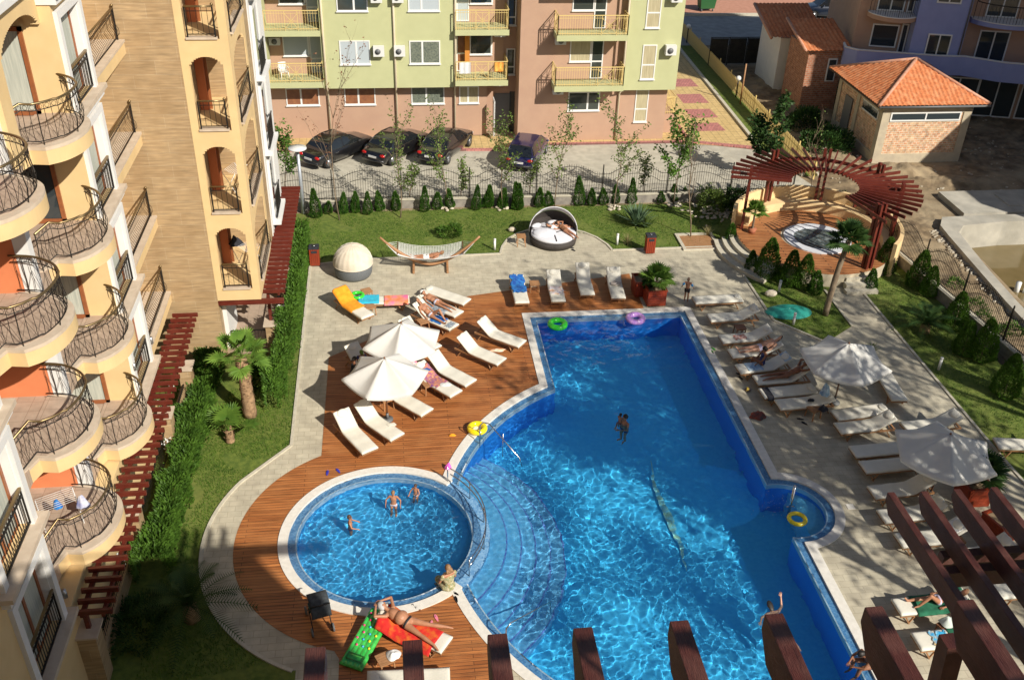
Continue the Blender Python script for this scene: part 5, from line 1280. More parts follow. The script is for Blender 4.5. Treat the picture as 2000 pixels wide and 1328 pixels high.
for k, F, H, a, lab in (
 ('A', (722.9, 879.6), (685, 840.5), 38, 'cream sun lounger nearest the round pool, lower left of the deck'),
 ('B', (776.4, 853), (731, 822), 38, 'cream sun lounger with a round cloth on its edge by the parasol pole'),
 ('C', (834.6, 805), (784.5, 777), 38, 'cream sun lounger right in front of the nearer left parasol'),
 ('D', (891.2, 768.7), (842, 740), 30, 'sun lounger strewn with a patterned towel beside the left parasols'),
 ('E', (920.2, 747.6), (870.8, 721.9), 38, 'cream sun lounger right of the towel strewn one'),
 ('F', (980.2, 706), (927, 683.7), 38, 'empty cream sun lounger second nearest the corner of the big pool'),
 ('G', (1020.4, 671.2), (969, 652.7), 38, 'empty cream sun lounger closest to the white pool corner'),
 ('H', (742, 737), (700, 703), 38, 'sun lounger half in shade left of the nearer parasol'),
 ('I', (800, 706), (757, 673), 38, 'sun lounger whose head pokes out left of the farther parasol'),
 ('J', (851, 680), (803, 650), 38, 'sun lounger whose head shows just above the farther parasol'),
 ('K', (887, 639), (836, 617), 38, 'sun lounger under the woman with bent knee'),
 ('L', (896.6, 613.5), (850, 594), 14, 'flat sun lounger under the woman lying face down'),
 ('M', (912.4, 589.5), (866, 574), 0, 'flat empty sun lounger across the edge of the deck'),
 ('N', (718.7, 618), (684, 594), 30, 'sun lounger covered by the orange towel'),
 ('O', (799, 584), (741, 586), 0, 'low sun lounger under the turquoise and orange towels'),
 ('P', (1020, 591), (1014, 568), 14, 'sun lounger with a blue towel, leftmost of the row behind the pool'),
 ('Q', (1091, 588), (1083, 557), 30, 'sun lounger with a white and orange towel behind the pool'),
 ('R', (1148, 575), (1139.5, 545), 38, 'empty sun lounger set back behind the pool, third in its row'),
 ('S', (1208.3, 581.5), (1200, 551), 30, 'sun lounger with a round hat beside the planter'),
): L_[k] = put_l(F, H, a, lab, GL)
for k, F, H, a, lab in (
 ('T', (1355.4, 586), (1415, 583), 0, 'flat empty sun lounger farthest from the camera on the right side'),
 ('U', (1385, 620.5), (1444.4, 617), 30, 'empty raised sun lounger second from the far end on the right side'),
 ('V', (1408, 662), (1466, 658), 30, 'raised sun lounger with small things on it beside the low dark table'),
 ('W', (1426.6, 690), (1486, 685), 30, 'sun lounger under the man in pale trunks'),
 ('X', (1441.8, 720.5), (1499, 714.5), 30, 'sun lounger with a blue patterned towel at the foot'),
 ('Y', (1476, 742), (1537, 737), 38, 'sun lounger under the tanned man lying below the parasol'),
 ('Z1', (1488.4, 768), (1552, 762), 0, 'flat sun lounger with a dark cloth over its foot'),
 ('Z2', (1519, 790), (1584, 784), 14, 'sun lounger with a black cap beside the bag table'),
 ('Z3', (1630, 811), (1695, 802), 0, 'flat sun lounger below the far right parasol'),
 ('Z4', (1636, 836), (1704.5, 829.6), 30, 'raised sun lounger with brown legs directly in front of the flat one below the parasol'),
 ('Z5', (1766, 834), (1832, 827), 30, 'raised sun lounger by the lawn edge behind the near right parasol'),
 ('Z6', (1665.5, 882), (1730, 876), 0, 'flat sun lounger farther one of the pair left of the near right parasol'),
 ('Z7', (1685, 912), (1752, 906), 0, 'flat sun lounger nearer one of the pair left of the near right parasol'),
 ('Z8', (1702.8, 961), (1772, 953), 30, 'raised sun lounger at the pole of the near right parasol'),
 ('Z9', (1757.6, 781.4), (1734, 742), 0, 'flat sun lounger lying crosswise on the paving behind the far right parasol'),
 ('a1', (1721.4, 1008), (1790, 1001), 38, 'raised sun lounger behind the leftmost lower pergola beam'),
 ('a2', (1755.3, 1055), (1828, 1048), 38, 'raised sun lounger with a folded towel at its head behind the lower pergola'),
 ('a3', (1850, 1090), (1925, 1080), 38, 'sun lounger mostly hidden by the lower pergola beams'),
 ('a4', (1751, 1185), (1830, 1177), 14, 'sun lounger under the woman in the bikini on a green towel'),
 ('a5', (1790, 1252), (1868, 1244), 14, 'sun lounger with a blue and yellow towel beside the bikini woman'),
 ('a6', (1941, 1154), (2020, 1146), 30, 'white sun lounger at the right edge below the red cross beams'),
 ('a7', (1946, 865), (2010, 868), 38, 'beige sun lounger at the right edge of the paving by the dark lawn'),
): L_[k] = put_l(F, H, a, lab, GR)
L_['b1'] = put_l((872.6, 1258.7), (805, 1228), 14, 'sun lounger under the big man near the round pool', GL)
L_['b2'] = put_l((878, 1322), (790, 1326), 0, 'flat sun lounger cut by the bottom edge of the photo', GL)

def parasol(lab, px, py, rot, group='cream parasols', r=1.48, h=2.6):
    q = at(px, py); t = thing('parasol', lab, 'parasol', (q.x, q.y, 0), rot, group)
    b = MB(); b.tube([(0, 0, 0), (0, 0, h-.05)], .028, 10); b.build('pole', M_tkd, t)
    b = MB(); b.cyl((0, 0), .20, 0, .06, 20); b.cyl((0, 0), .05, .07, .3, 12); b.build('base', M_acd, t)
    n = 6; b = MB()
    def S(u, v, dz=0):
        a = 2*pi*u; k = (u*n) % 1; sag = 1-.035*(1-(2*k-1)**2)**1.0; pc = cos(pi/n)/cos((k-.5)*2*pi/n)
        rr = r*v*pc*(sag if v > .02 else 1); ridge = abs(2*k-1)
        z = h - .80*v**1.05 + .13*v*(ridge**2) - .05*v*(1-v)*4*(1-ridge)
        return (rr*cos(a), rr*sin(a), z+dz)
    b.slab(lambda u, v: S(u, max(v, .012)), 60, 12, .006)
    for i in range(n*8):   # valance
        u0, u1 = i/(n*8), (i+1)/(n*8); p, q_ = Vector(S(u0, 1)), Vector(S(u1, 1)); b.add([p, q_, q_-Vector((0, 0, .07)), p-Vector((0, 0, .07))], [(3, 2, 1, 0)])
    C_ = b.build('canopy', M_can, t)
    for i in range(n):
        a = 2*pi*i/n; b = MB(); b.bar((0, 0, h-.10), (.98*r*cos(a), .98*r*sin(a), h-.73), .02); b.build('rib', M_tk, t)
        b = MB(); b.bar((.03*cos(a), .03*sin(a), h-.8), (.62*r*cos(a), .62*r*sin(a), h-.52), .016); b.build('strut', M_tk, t)
    b = MB(); b.sphere((0, 0, h+.01), (.035, .035, .05), 8, 6); b.build('finial', M_tkd, t); return t
parasol('cream parasol farther from the camera of the two on the wooden deck', 788, 748, .35); parasol('cream parasol nearer the camera of the two on the wooden deck', 757, 820, .1)
parasol('cream parasol with dappled shade at the far right side', 1629, 787, .5, r=1.62); parasol('cream parasol with dappled shade at the near right side', 1814.6, 972, .2, r=1.62)
# small tables
def table(px, py, lab, s=.42, h=.40, m=None, rz=.4):
    q = at(px, py, h); t = thing('side_table', lab, 'table', (q.x, q.y, 0), rz, 'low wooden side tables'); m = m or M_tk; b = MB()
    for i in range(5): b.bb(-s/2, s/2, -s/2+i*s/5+.006, -s/2+(i+1)*s/5-.006, h-.025, h)
    b.bb(-s/2+.03, s/2-.03, -s/2+.03, s/2-.03, h-.07, h-.026); b.build('tabletop', m, t)
    for x in (-1, 1):
        for y in (-1, 1): b = MB(); b.bar((x*(s/2-.04), y*(s/2-.04), h-.07), (x*(s/2-.02), y*(s/2-.02), 0), .035); b.build('leg', m, t)
    return t
table(716, 567, 'low table behind the turquoise towel'); table(722, 597, 'low table between the orange and turquoise towels'); table(826, 626, 'low table beside the woman with bent knee'); table(1044, 552, 'low table right of the blue towel lounger', rz=0)
table(755, 777, 'low table under the nearer left parasol'); table(836, 748, 'low table right of the nearer left parasol'); table(1018, 460, 'low table left of the round daybed', rz=0, h=.5)
table(1446, 638, 'low dark table between loungers on the right side', m=M_tkd, rz=0); table(1591, 797, 'low table with bags below the far right parasol'); table(752, 1285, 'low table with a white cloth by the big man'); table(1850, 1222, 'low table with a pale bag beside the bikini woman', m=M_tkd)
# towels and cloths
def towel_on(lk, x0, x1, m, lab, w=.56, name='towel', ang=0, dz=0.0, ov=0.06, seed=0, cy=0.0, rag=0.0):
    """cloth following a lounger's mattress from x0 to x1 (negative is up the backrest)"""
    t = L_[lk]; sa, ca = sin(R(ang)), cos(R(ang)); b = MB()
    def S(u, v):
        x = x0+(x1-x0)*u; y = cy+(v-.5)*(w+ov*2)+rag*noise.noise(Vector((u*5, v*2, seed))); e = max(0, abs(y)-LW/2)
        wr = .012*noise.noise(Vector((u*9+seed, v*6, 1)))+.008*noise.noise(Vector((u*22, v*14, seed)))
        x += rag*.8*noise.noise(Vector((u*2, v*6, seed+3)))
        z = .335+.088+wr+dz - e*1.2
        if x >= 0: return (x, y, z)
        return (x*ca-.06*sa, y, z - x*0 + (-x)*sa)
    b.slab(S, 26, 16, .008); o = b.build(name, m); o.location = t.location; o.rotation_euler = t.rotation_euler
    return tag(o, lab, 'towel')
M_or = mat('orange_terry', (.80, .27, .01), (.88, .36, .02), 6, .95, .5, 60); M_tq = mat('turquoise_terry', (.02, .42, .60), (.05, .50, .68), 5, .95, .5, 60, c3=(.02, .25, .42), s3=5, f3=.7)
M_mix = mat('coral_print', (.80, .22, .08), (.75, .35, .35), 3, .95, .3, 40, c3=(.65, .08, .30), s3=3, f3=.9); M_bl = mat('blue_print_terry', (.01, .07, .36), (.03, .22, .55), 9, .95, .5, 60, c3=(.01, .03, .12), s3=5)
M_pat = mat('purple_patterned_cloth', (.28, .08, .20), (.65, .28, .10), 9, .95, .3, 30, c3=(.05, .07, .3), s3=5); M_rt2 = mat('red_print_terry', (.55, .012, .012), (.66, .03, .02), 7, .95, .4, 50, c3=(.75, .30, .02), s3=5.5, f3=.45)
M_gt = mat('green_terry', (.01, .10, .05), (.02, .15, .08), 6, .95, .4, 50); M_by = mat('blue_yellow_print', (.02, .30, .62), (.05, .42, .7), 8, .95, .3, 50, c3=(.75, .42, .03), s3=5, f3=.95)
M_bk = mat('black_cloth', (.012, .014, .02), (.03, .03, .04), 8, .9, .3, 40); M_wt = mat('white_terry', (.66, .66, .64), (.74, .74, .72), 8, .95, .4, 50); M_lb = mat('pale_blue_print', (.30, .48, .62), (.55, .65, .72), 10, .95, .3, 50, c3=(.05, .15, .4), s3=6, f3=.8)
M_bw = mat('grey_striped_cloth', (.12, .16, .2), (.42, .46, .5), 14, .95, .3, 50)
towel_on('N', -.80, .65, M_or, 'bright orange towel over the leftmost lounger', ang=30, ov=.09, seed=1, dz=.05)
towel_on('O', .05, -.80, M_tq, 'turquoise towel spread on the low lounger', ang=0, seed=2, dz=.05) ; towel_on('O', .25, 1.25, M_mix, 'coral and pink sarong at the foot of the turquoise lounger', ang=0, seed=3, ov=.1)
towel_on('P', -.7, .55, M_bl, 'crumpled blue and navy towel on the lounger left of the row behind the pool', ang=14, w=.5, seed=4, rag=.12, dz=.05)
towel_on('Q', .1, .75, mat('pale_orange_print', (.6, .55, .62), (.75, .66, .6), 9, .95, .4, 50, c3=(.85, .35, .02), s3=4, f3=.95), 'pale towel with orange print behind the pool', w=.42, seed=5, rag=.14)
towel_on('D', -.6, .55, M_pat, 'purple and orange patterned wrap on the strewn lounger', ang=30, w=.5, seed=6, rag=.1)
towel_on('L', -.5, .8, M_bw, 'grey striped towel under the woman lying face down', ang=14, w=.5, seed=7, cy=-.08); towel_on('K', .2, .75, M_bl, 'blue towel under the knees of the woman on her back', w=.4, seed=8, rag=.08)
towel_on('K', .95, 1.22, M_bw, 'small grey cloth at the foot of the woman with bent knee', w=.3, seed=9, rag=.08)
towel_on('b1', -.7, 1.0, M_rt2, 'red and yellow floral towel under the big man', ang=14, w=.66, ov=.08, seed=10, cy=-.05)
towel_on('X', .35, .95, M_lb, 'pale blue patterned towel at the foot of the shaded lounger', w=.42, seed=11); towel_on('X', -.78, -.5, M_lb, 'pale blue folded towel on the head of the shaded lounger', ang=30, w=.4, seed=12)
towel_on('Z1', .95, 1.2, M_bk, 'dark cloth draped over the foot of a flat lounger on the right', w=.5, ov=.14, seed=13)
towel_on('a4', -.75, .8, M_gt, 'dark green towel under the woman in the bikini', ang=14, w=.62, ov=.06, seed=14)
towel_on('a5', .35, .85, M_by, 'turquoise and yellow towel crumpled beside the bikini woman', w=.34, seed=15, rag=.16); towel_on('a5', -.5, .3, M_gt, 'green towel on the lounger next to the bikini woman', ang=14, w=.5, seed=16, rag=.1)
towel_on('a2', -.72, -.4, M_wt, 'white folded towel at the head of the lounger behind the pergola', ang=38, w=.36, seed=17)
towel_on('V', .25, .75, mat('print_dots', (.6, .5, .45), (.45, .12, .08), 12, .9), 'scrap of printed cloth on the lounger beside the dark table', w=.2, seed=18, rag=.1)
def blob_cloth(px, py, z, sx, sy, h, m, lab, name='clothes_heap', cat='clothes', seed=0):
    q = at(px, py, z); b = MB()
    def S(u, v):
        a = 2*pi*u; k = 1+.35*noise.noise(Vector((cos(a)*1.5+seed, sin(a)*1.5, 0))); t = v
        x, y = sx*t*k*cos(a), sy*t*k*sin(a); return (q.x+x, q.y+y, z+h*(1-t*t)*(1+.6*noise.noise(Vector((x*9, y*9, seed)))))
    b.grid(S, 24, 8); return tag(b.build(name, m), lab, cat)
blob_cloth(806, 708, .8, .16, .14, .10, mat('pink_cloth', (.75, .12, .25), (.7, .5, .5), 8, .9), 'pink cloth on the shoulder of the nearer left parasol lounger', seed=1); blob_cloth(829, 722, .62, .2, .13, .05, M_bl, 'navy blue shirt on the strewn lounger', seed=2)
blob_cloth(870, 751, .43, .25, .14, .04, M_wt, 'white wrap end on the strewn lounger', seed=3); blob_cloth(1203, 553, .47, .22, .20, .03, mat('straw', (.45, .40, .32), (.6, .5, .45), 20, .9), 'round straw hat on the lounger beside the planter', 'straw_hat', 'hat', 4)
blob_cloth(972, 684, .03, .3, .12, .06, mat('peach_cloth', (.8, .42, .25), (.7, .62, .5), 7, .9), 'peach coloured towel on the deck between two loungers', 'towel', 'towel', 5); blob_cloth(768, 1278, .42, .2, .2, .10, M_wt, 'white and pink cloth on the low table by the big man', seed=6)
blob_cloth(765, 829, .43, .15, .12, .02, M_cush, 'round cream cloth on the lounger beside the parasol pole', seed=7)
blob_cloth(1610, 770, .9, .16, .16, .45, M_lb, 'pale blue and black bag hanging at the far right parasol pole', 'beach_bag', 'bag', 8); blob_cloth(1608, 800, .45, .18, .14, .2, M_bk, 'dark bag under the far right parasol', 'beach_bag', 'bag', 9); blob_cloth(1584, 782, .46, .12, .1, .08, M_bk, 'black cap on the lounger beside the bag table', 'cap', 'hat', 10)
blob_cloth(1480, 812, .02, .30, .24, .16, mat('red_bag', (.55, .07, .02), (.05, .03, .03), 2.5, .7), 'red and black bag on the paving near the pool edge', 'bag', 'bag', 11); blob_cloth(1851, 1215, .45, .24, .2, .18, mat('pale_bag', (.5, .55, .5), (.6, .66, .6), 6, .8), 'pale green bag on the low table beside the bikini woman', 'bag', 'bag', 12)
blob_cloth(875, 914, .03, .11, .1, .2, mat('magenta', (.65, .08, .45), (.75, .2, .6), 6, .6), 'magenta toy bucket on the white pool edge', 'toy_bucket', 'toy', 13)
blob_cloth(884, 850, .02, .13, .06, .07, M_or, 'small orange toy on the deck', 'toy', 'toy', 14)
def flipflops(px, py, m, lab, rz=0, gap=.16, skew=.1):
    q = at(px, py); t = thing('flip_flops', lab, 'flip flops', (q.x, q.y, .01), rz)
    for i in (-1, 1):
        b = MB(); M = Matrix.Translation((i*gap/2, skew*i, 0)) @ Matrix.Rotation(i*.3, 4, 'Z'); pts = [(.045*sin(2*pi*k/14)*(1 if cos(2*pi*k/14) > 0 else .8), .13*cos(2*pi*k/14)) for k in range(14)]; b.T = M; b.prism(pts, 0, .02)
        b.tube([(-.035, .0, .02), (0, .03, .055), (0, .075, .02)], .006, 4); b.tube([(.035, .0, .02), (0, .03, .055), (0, .075, .02)], .006, 4); b.build('sandal', m, t)
flipflops(650, 922, mat('violet_rubber', (.04, .04, .38), rough=.5), 'pair of violet flip flops on the deck above the round pool', .2, .35, 0); flipflops(847, 1213, mat('pink_rubber', (.75, .22, .32), rough=.5), 'pair of pink flip flops beside the big man'); flipflops(1567, 823, M_bk, 'pair of black sandals on the paving below the far right parasol', .9); flipflops(1392, 685, mat('green_rubber', (.06, .45, .05), rough=.5), 'pair of green flip flops at the right pool edge', .3)
flipflops(890, 1165, M_bk, 'black sandal pair beside the seated woman', .5, .1); flipflops(811, 1185, M_bk, 'dark flip flops on the coping above the big man', 1.3, .1, .05); flipflops(1445, 735, M_bk, 'dark shoes beside the shaded lounger', .6); flipflops(1118, 487, M_bk, 'black sandals in front of the round daybed', .9)
blob_cloth(1460, 762, .02, .11, .11, .12, mat('ball', (.6, .42, .03), (.05, .03, .1), 6, .5), 'small yellow and dark ball on the paving', 'ball', 'ball', 20)
# floats
def ringfloat(name, px, py, z, R_, r, m, lab, water=True, tilt=0):
    q = at(px, py, z); b = MB(); b.torus((0, 0, 0), R_, r, 40, 12); o = b.build(name, m); o.location = (q.x, q.y, z); o.rotation_euler = (tilt, 0, 0); return tag(o, lab, 'swim ring')
def vinyl(n, c, c2=None): 
    m = mat(n, c, c2, 10, .18, spec=.7); m.node_tree.nodes['Principled BSDF'].inputs['Coat Weight'].default_value = .4; return m
V_g = vinyl('green_vinyl', (.03, .50, .02), (.05, .60, .04)); V_y = vinyl('yellow_vinyl', (.85, .66, .01)); V_p = vinyl('purple_vinyl', (.40, .20, .62), (.62, .35, .70))
ringfloat('swim_ring', 1089, 633, .05, .30, .125, V_g, 'bright green swim ring floating in the far left corner of the big pool'); ringfloat('swim_ring', 1241, 622, .05, .30, .125, V_p, 'purple swim ring floating near the far edge of the big pool')
ringfloat('swim_ring', 1557, 1013, .04, .25, .07, V_y, 'yellow swim ring in the small round bay'); ringfloat('swim_ring', 698, 577, .48, .23, .075, V_g, 'green swim ring lying on the turquoise towel'); 
o = ringfloat('swim_ring', 932, 836, .12, .26, .10, V_y, 'yellow swim ring on the white coping by the handrail')
fl = MB(); fl.cyl((0, 0), .2, -.01, .02, 20); 
# green air mattress with coloured knobs
am = thing('air_mattress', 'green inflatable mattress with coloured knobs leaning by the big man', 'air mattress')
A0, A1 = at(742, 1203, .25), at(690, 1295, .06); d = (A1-A0); Lm = 1.85; am.location = ((A0+A1)/2 + Vector((0, 0, .05))); am.rotation_euler = (0, math.asin(max(-1, min(1, -(A1.z-A0.z)/d.length))), atan2(d.y, d.x))
b = MB()
def AS(u, v):
    x = (u-.5)*Lm; y = (v-.5)*.66; e = min(u, 1-u)*Lm; f_ = min(v, 1-v)*.66; bd = min(1, (min(e, f_)/.05)); 
    z = .045*bd+.018*abs(sin(v*pi*5))*bd
    if u > .80 and abs(v-.5) < .36 and u < .93: z = .02
    return (x, y, z)
b.slab(AS, 60, 40, .05); b.build('body', vinyl('clear_green_vinyl', (.03, .36, .05), (.06, .50, .09)), am)
cols = [vinyl('knob_pink', (.7, .05, .2)), vinyl('knob_blue', (.05, .35, .65)), V_y]
k = 0
for i in range(6):
    for j in range(3):
        b = MB(); b.sphere((-.70+i*.20, -.18+j*.18+(.05 if i % 2 else -.04), .07), (.035, .035, .03), 10, 6); b.build('knob', cols[k % 3], am); k += 1
b = MB(); b.sphere((-.78, .25, .07), (.07, .05, .02), 8, 5); b.build('valve', cols[0], am)
b = MB(); b.tube([(.56, -.22, .06), (.74, -.22, .06), (.74, .22, .06), (.56, .22, .06)], .018, 6, closed=True); b.build('pillow_welt', vinyl('dark_green_vinyl', (.02, .2, .04)), am)
# pool handrails
def rail(name, pts, lab, extra=(), r=.021):
    b = MB(); b.tube(pts, r, 8)
    for e in extra: b.tube(e, r*.8, 8)
    return tag(b.build(name, M_steel), lab, 'handrail')
q0 = at(940, 862); q1 = at(935, 838, .9); q2 = at(1020, 905, -.1)
c0 = at(937, 865, 0); 
rail('handrail', [(c0.x, c0.y, -.3), (c0.x, c0.y, .75), (c0.x+.1, c0.y-.04, .9), (c0.x+.3, c0.y-.1, .88), (q2.x-.08, q2.y+.1, .05), (q2.x, q2.y, -.35)], 'long steel handrail sloping into the pool by the yellow ring', [[(c0.x+.75, c0.y-.35, .62), (c0.x+.75, c0.y-.35, -.6)]])
c0 = at(988, 1252, 0); c1 = at(1075, 1180, 0)
rail('handrail', [(c0.x, c0.y, -.4), (c0.x, c0.y, .5), (c0.x+.12, c0.y+.07, .62), (c1.x, c1.y, .1), (c1.x+.02, c1.y-.02, -.6)], 'steel handrail over the near steps of the pool')
b = MB(); U0 = (KC[0], KC[1])
for (rz_, z) in ((3.04, .62), (3.04, .38)): b.tube([(U0[0]+rz_*cos(R(a)), U0[1]+rz_*sin(R(a)), z) for a in range(-38, 49, 4)], .02, 6)
for a in (-38, -16, 6, 28, 48): b.tube([(U0[0]+3.04*cos(R(a)), U0[1]+3.04*sin(R(a)), -.05), (U0[0]+3.04*cos(R(a)), U0[1]+3.04*sin(R(a)), .62)], .02, 6)
tag(b.build('curved_railing', M_steel), 'curved steel railing between the round pool and the big pool', 'railing')
q = at(1543, 990, -.02); b = MB(); b.tube([(q.x, q.y, -.7), (q.x, q.y, .82)], .045, 12); b.sphere((q.x, q.y, .84), .05, 10, 6); b.tube([(q.x-.12, q.y, .0), (q.x+.12, q.y, .0)], .02, 8); tag(b.build('water_spout', M_steel), 'steel water spout post standing in the small round bay', 'spout')
rng.seed(31); b = MB()
for i in range(110):
    b.sphere((q.x-.2+rng.gauss(0, .45), q.y+.15+rng.gauss(0, .35), -.02+abs(rng.gauss(0, .03))), rng.uniform(.004, .010), 5, 4)
o = b.build('splash', mat('splash_water', (.55, .72, .85), rough=.1, spec=.8)); o['kind'] = 'stuff'
q = at(1661, 989); b = MB(); b.bb(q.x-.12, q.x+.12, q.y-.12, q.y+.12, -.01, .006); struct(b.build('drain_cover', M_white))
# hammock
hm = thing('hammock', 'white rope hammock on an arched wooden stand with people lying in it', 'hammock')
e0, e1 = at(748, 470, 1.15), at(930, 468, 1.15); c = (at(798, 513, .25)+at(880, 512, .25))/2; c.z = 0
f0_, f1_ = at(803, 530), at(878, 528); hm.location = ((e0.x+e1.x)/2, (f0_.y+f1_.y)/2+.35, 0); W_ = (e1.x-e0.x)/2
hm.rotation_euler = (0, 0, atan2(e1.y-e0.y, e1.x-e0.x))
for y in (-.0,):
    b = MB(); b.tube([(W_*1.06*(t/10), -.12*(1-abs(t)/10), .22+1.28*(abs(t)/10)**1.75) for t in range(-10, 11)], [.075 if abs(t) < 9 else .05 for t in range(-10, 11)], 8); b.build('arch', M_tk, hm)
for x in (-.75, .75): b = MB(); b.bar((x, -.62, .06), (x, .62, .06), .09, .10); b.bar((x, -.04, .06), (x, -.04, .30), .08); b.build('foot', M_tk, hm)
b = MB(); Wn = W_-.62
def HS(u, v): x = -Wn+2*Wn*u; y = (v-.5)*1.25; return (x, y, .62+.42*(x/Wn)**2*.55-.20*(1-(2*v-1)**2)*(1-(x/Wn)**2*.5)+.1*(2*v-1)**2)
for i in range(41): b.tube([HS(i/40, j/14) for j in range(15)], .010, 3, caps=False)
for j in range(27): b.tube([HS(i/20, j/26) for i in range(21)], .010, 3, caps=False)
b.build('net', M_wt, hm)
b = MB()
for i in (0, 1): b.tube([HS(i, 0), HS(i, .5), HS(i, 1)], .024, 6)
b.build('spreader_bar', M_tkd, hm)
b = MB()
for s, u in ((-1, 0), (1, 1)):
    for j in range(13): b.bar(HS(u, j/12), (s*(W_-.10), 0, 1.22), .012)
b.build('cords', M_wt, hm)
# daybeds
db = thing('covered_daybed', 'round daybed with its cream hood closed, standing by the hedge corner', 'daybed', at(690, 538, .0)+Vector((.02, .1, 0)))
b = MB(); b.tube([(0, 0, 0), (0, 0, .12), (0, 0, .50), (0, 0, .56)], [.72, .80, .84, .82], 36); b.build('base', M_grw, db)
b = MB()
def hood(u, v):
    a = 2*pi*u; t = v*pi/2; rp = 1+.018*abs(sin(10*a)) if v > .1 else 1; return (.85*sin(t)*cos(a)*rp, .85*sin(t)*sin(a)*rp, .57+.86*cos(t)*rp)
b.slab(hood, 80, 16, .01)
b.torus((0, 0, .58), .85, .025, 40, 6); H_ = b.build('hood', mat('cream_hood', (.60, .52, .41), (.68, .60, .49), 3, .9, .3, 20), db)
b = MB()
for k_ in (-.5, .0, .5): b.tube([(.86*cos(t*pi/12)*1.0, .86*sin(t*pi/12)*sin(k_), .58+.87*sin(t*pi/12)*cos(k_)) for t in range(13)], .014, 5)
b.build('seam', M_cush, H_)
db = thing('open_daybed', 'round dark wicker daybed with white cushions and raised hood on the lawn bay', 'daybed', at(1080, 463, .2))
db.location.z = 0
b = MB(); b.tube([(0, 0, 0), (0, 0, .34)], [1.08, 1.14], 44); b.build('base', M_wick, db)
b = MB(); b.tube([(0, 0, .345), (0, 0, .46), (0, 0, .50)], [1.06, 1.08, 1.0], 44); CU = b.build('cushion', M_wc, db)
b = MB(); b.sphere((-.45, -.15, .50), (.55, .45, .16), 20, 8, v1=.5); b.build('puffed_cushion', M_wc, CU)
b = MB(); b.bar((0, -.2, .505), (0, -1.06, .505), .05, .02); b.bar((0, -.2, .505), (-1.0, .25, .505), .05, .02); b.bar((0, -.2, .505), (.5, .1, .505), .05, .02); b.build('cushion_gap', M_wick, CU)
b = MB()
def back(u, v): a = R(-5+190*u); return (1.10*cos(a), 1.10*sin(a), .34+.42*v)
b.slab(back, 30, 4, .01); b.grid(lambda u, v: (1.07*cos(R(-5+190*(1-u))), 1.07*sin(R(-5+190*(1-u))), .34+.42*v), 30, 4); b.build('back_wall', M_wick, db)
b = MB()
def hood2(u, v): a = pi*u; t = R(8+44*v); return (1.14*cos(a), 1.14*sin(a)*cos(t), .55+1.14*sin(a)*sin(t)*.98)
b.slab(lambda u, v: (1.14*cos(pi*u), 1.14*sin(pi*u)*cos(R(38+34*v)), .52+1.12*sin(pi*u)*sin(R(38+34*v))), 36, 8, .012); HH = b.build('hood', mat('white_hood', (.62, .62, .62), (.7, .7, .7), 3, .85), db)
b = MB()
for v in (0, .5, 1): b.tube([(1.14*cos(pi*u/20), 1.14*sin(pi*u/20)*cos(R(38+34*v)), .52+1.12*sin(pi*u/20)*sin(R(38+34*v))) for u in range(21)], .018, 6)
b.build('hood_hoop', M_wc, HH)
b = MB(); b.slab(lambda u, v: (1.12*cos(pi*u), 1.12*sin(pi*u)*cos(R(4+34*v)), .50+1.10*sin(pi*u)*sin(R(4+34*v))), 36, 8, .012); b.build('hood_back', M_wick, db)
for k_, (x, y, rz_) in enumerate(((-.75, .45, .6), (.1, .75, 0))):
    b = MB(); b.sphere((x, y, .60), (.28, .16, .10), 14, 8, M=Matrix.Rotation(rz_, 3, 'Z')); b.build('pillow', M_wc, db)
# bins, planters, bollards
def slat_bin(px, py, lab):
    q = at(px, py); t = thing('litter_bin', lab, 'bin', (q.x, q.y, 0), 0, 'red slatted litter bins'); b = MB()
    for i in range(5):
        for s in (-1, 1): b.bb(-.21+i*.086, -.14+i*.086, s*.19-.012, s*.19+.012, .05, .84); b.bb(s*.2-.012, s*.2+.012, -.18+i*.075, -.118+i*.075, .05, .84)
    b.bb(-.185, .185, -.175, .175, .04, .83); b.build('body', M_red2, t)
    b = MB(); b.bb(-.22, .22, -.2, .2, .84, .93); b.bb(-.12, .12, -.206, -.2, .66, .78); b.build('lid', M_bk, t)
    b = MB(); b.cyl((0, 0), .07, .93, .96, 14); b.build('ashtray', M_steel, t)
M_red2 = mat('orange_red_wood', (.29, .042, .014), (.22, .028, .01), 4, .4, .2, 20, stretch=(6, 6, 1))
slat_bin(616, 517, 'red slatted litter bin at the hedge corner left of the covered daybed'); slat_bin(1268, 493, 'red slatted litter bin on the north edge right of the round daybed')
def planter(px, py, lab, s=.78, h=.72, rz=0):
    q = at(px, py); t = thing('wooden_planter', lab, 'planter', (q.x, q.y, 0), rz, 'red wooden planters'); b = MB()
    for i in range(6):
        z = .04+i*h/6.2
        for sg in (-1, 1): b.bb(-s/2, s/2, sg*s/2-.02, sg*s/2+.02, z, z+h/6.2-.01); b.bb(sg*s/2-.02, sg*s/2+.02, -s/2+.02, s/2-.02, z, z+h/6.2-.01)
    b.ring([(-s/2-.04, -s/2-.04), (s/2+.04, -s/2-.04), (s/2+.04, s/2+.04), (-s/2-.04, s/2+.04)], [(-s/2+.04, -s/2+.04), (s/2-.04, -s/2+.04), (s/2-.04, s/2-.04), (-s/2+.04, s/2-.04)], h, h+.04)
    b.build('box', M_red2, t); b = MB(); b.bb(-s/2+.03, s/2-.03, -s/2+.03, s/2-.03, h-.14, h-.08); b.build('soil', M_dirt, t); return (q.x, q.y)
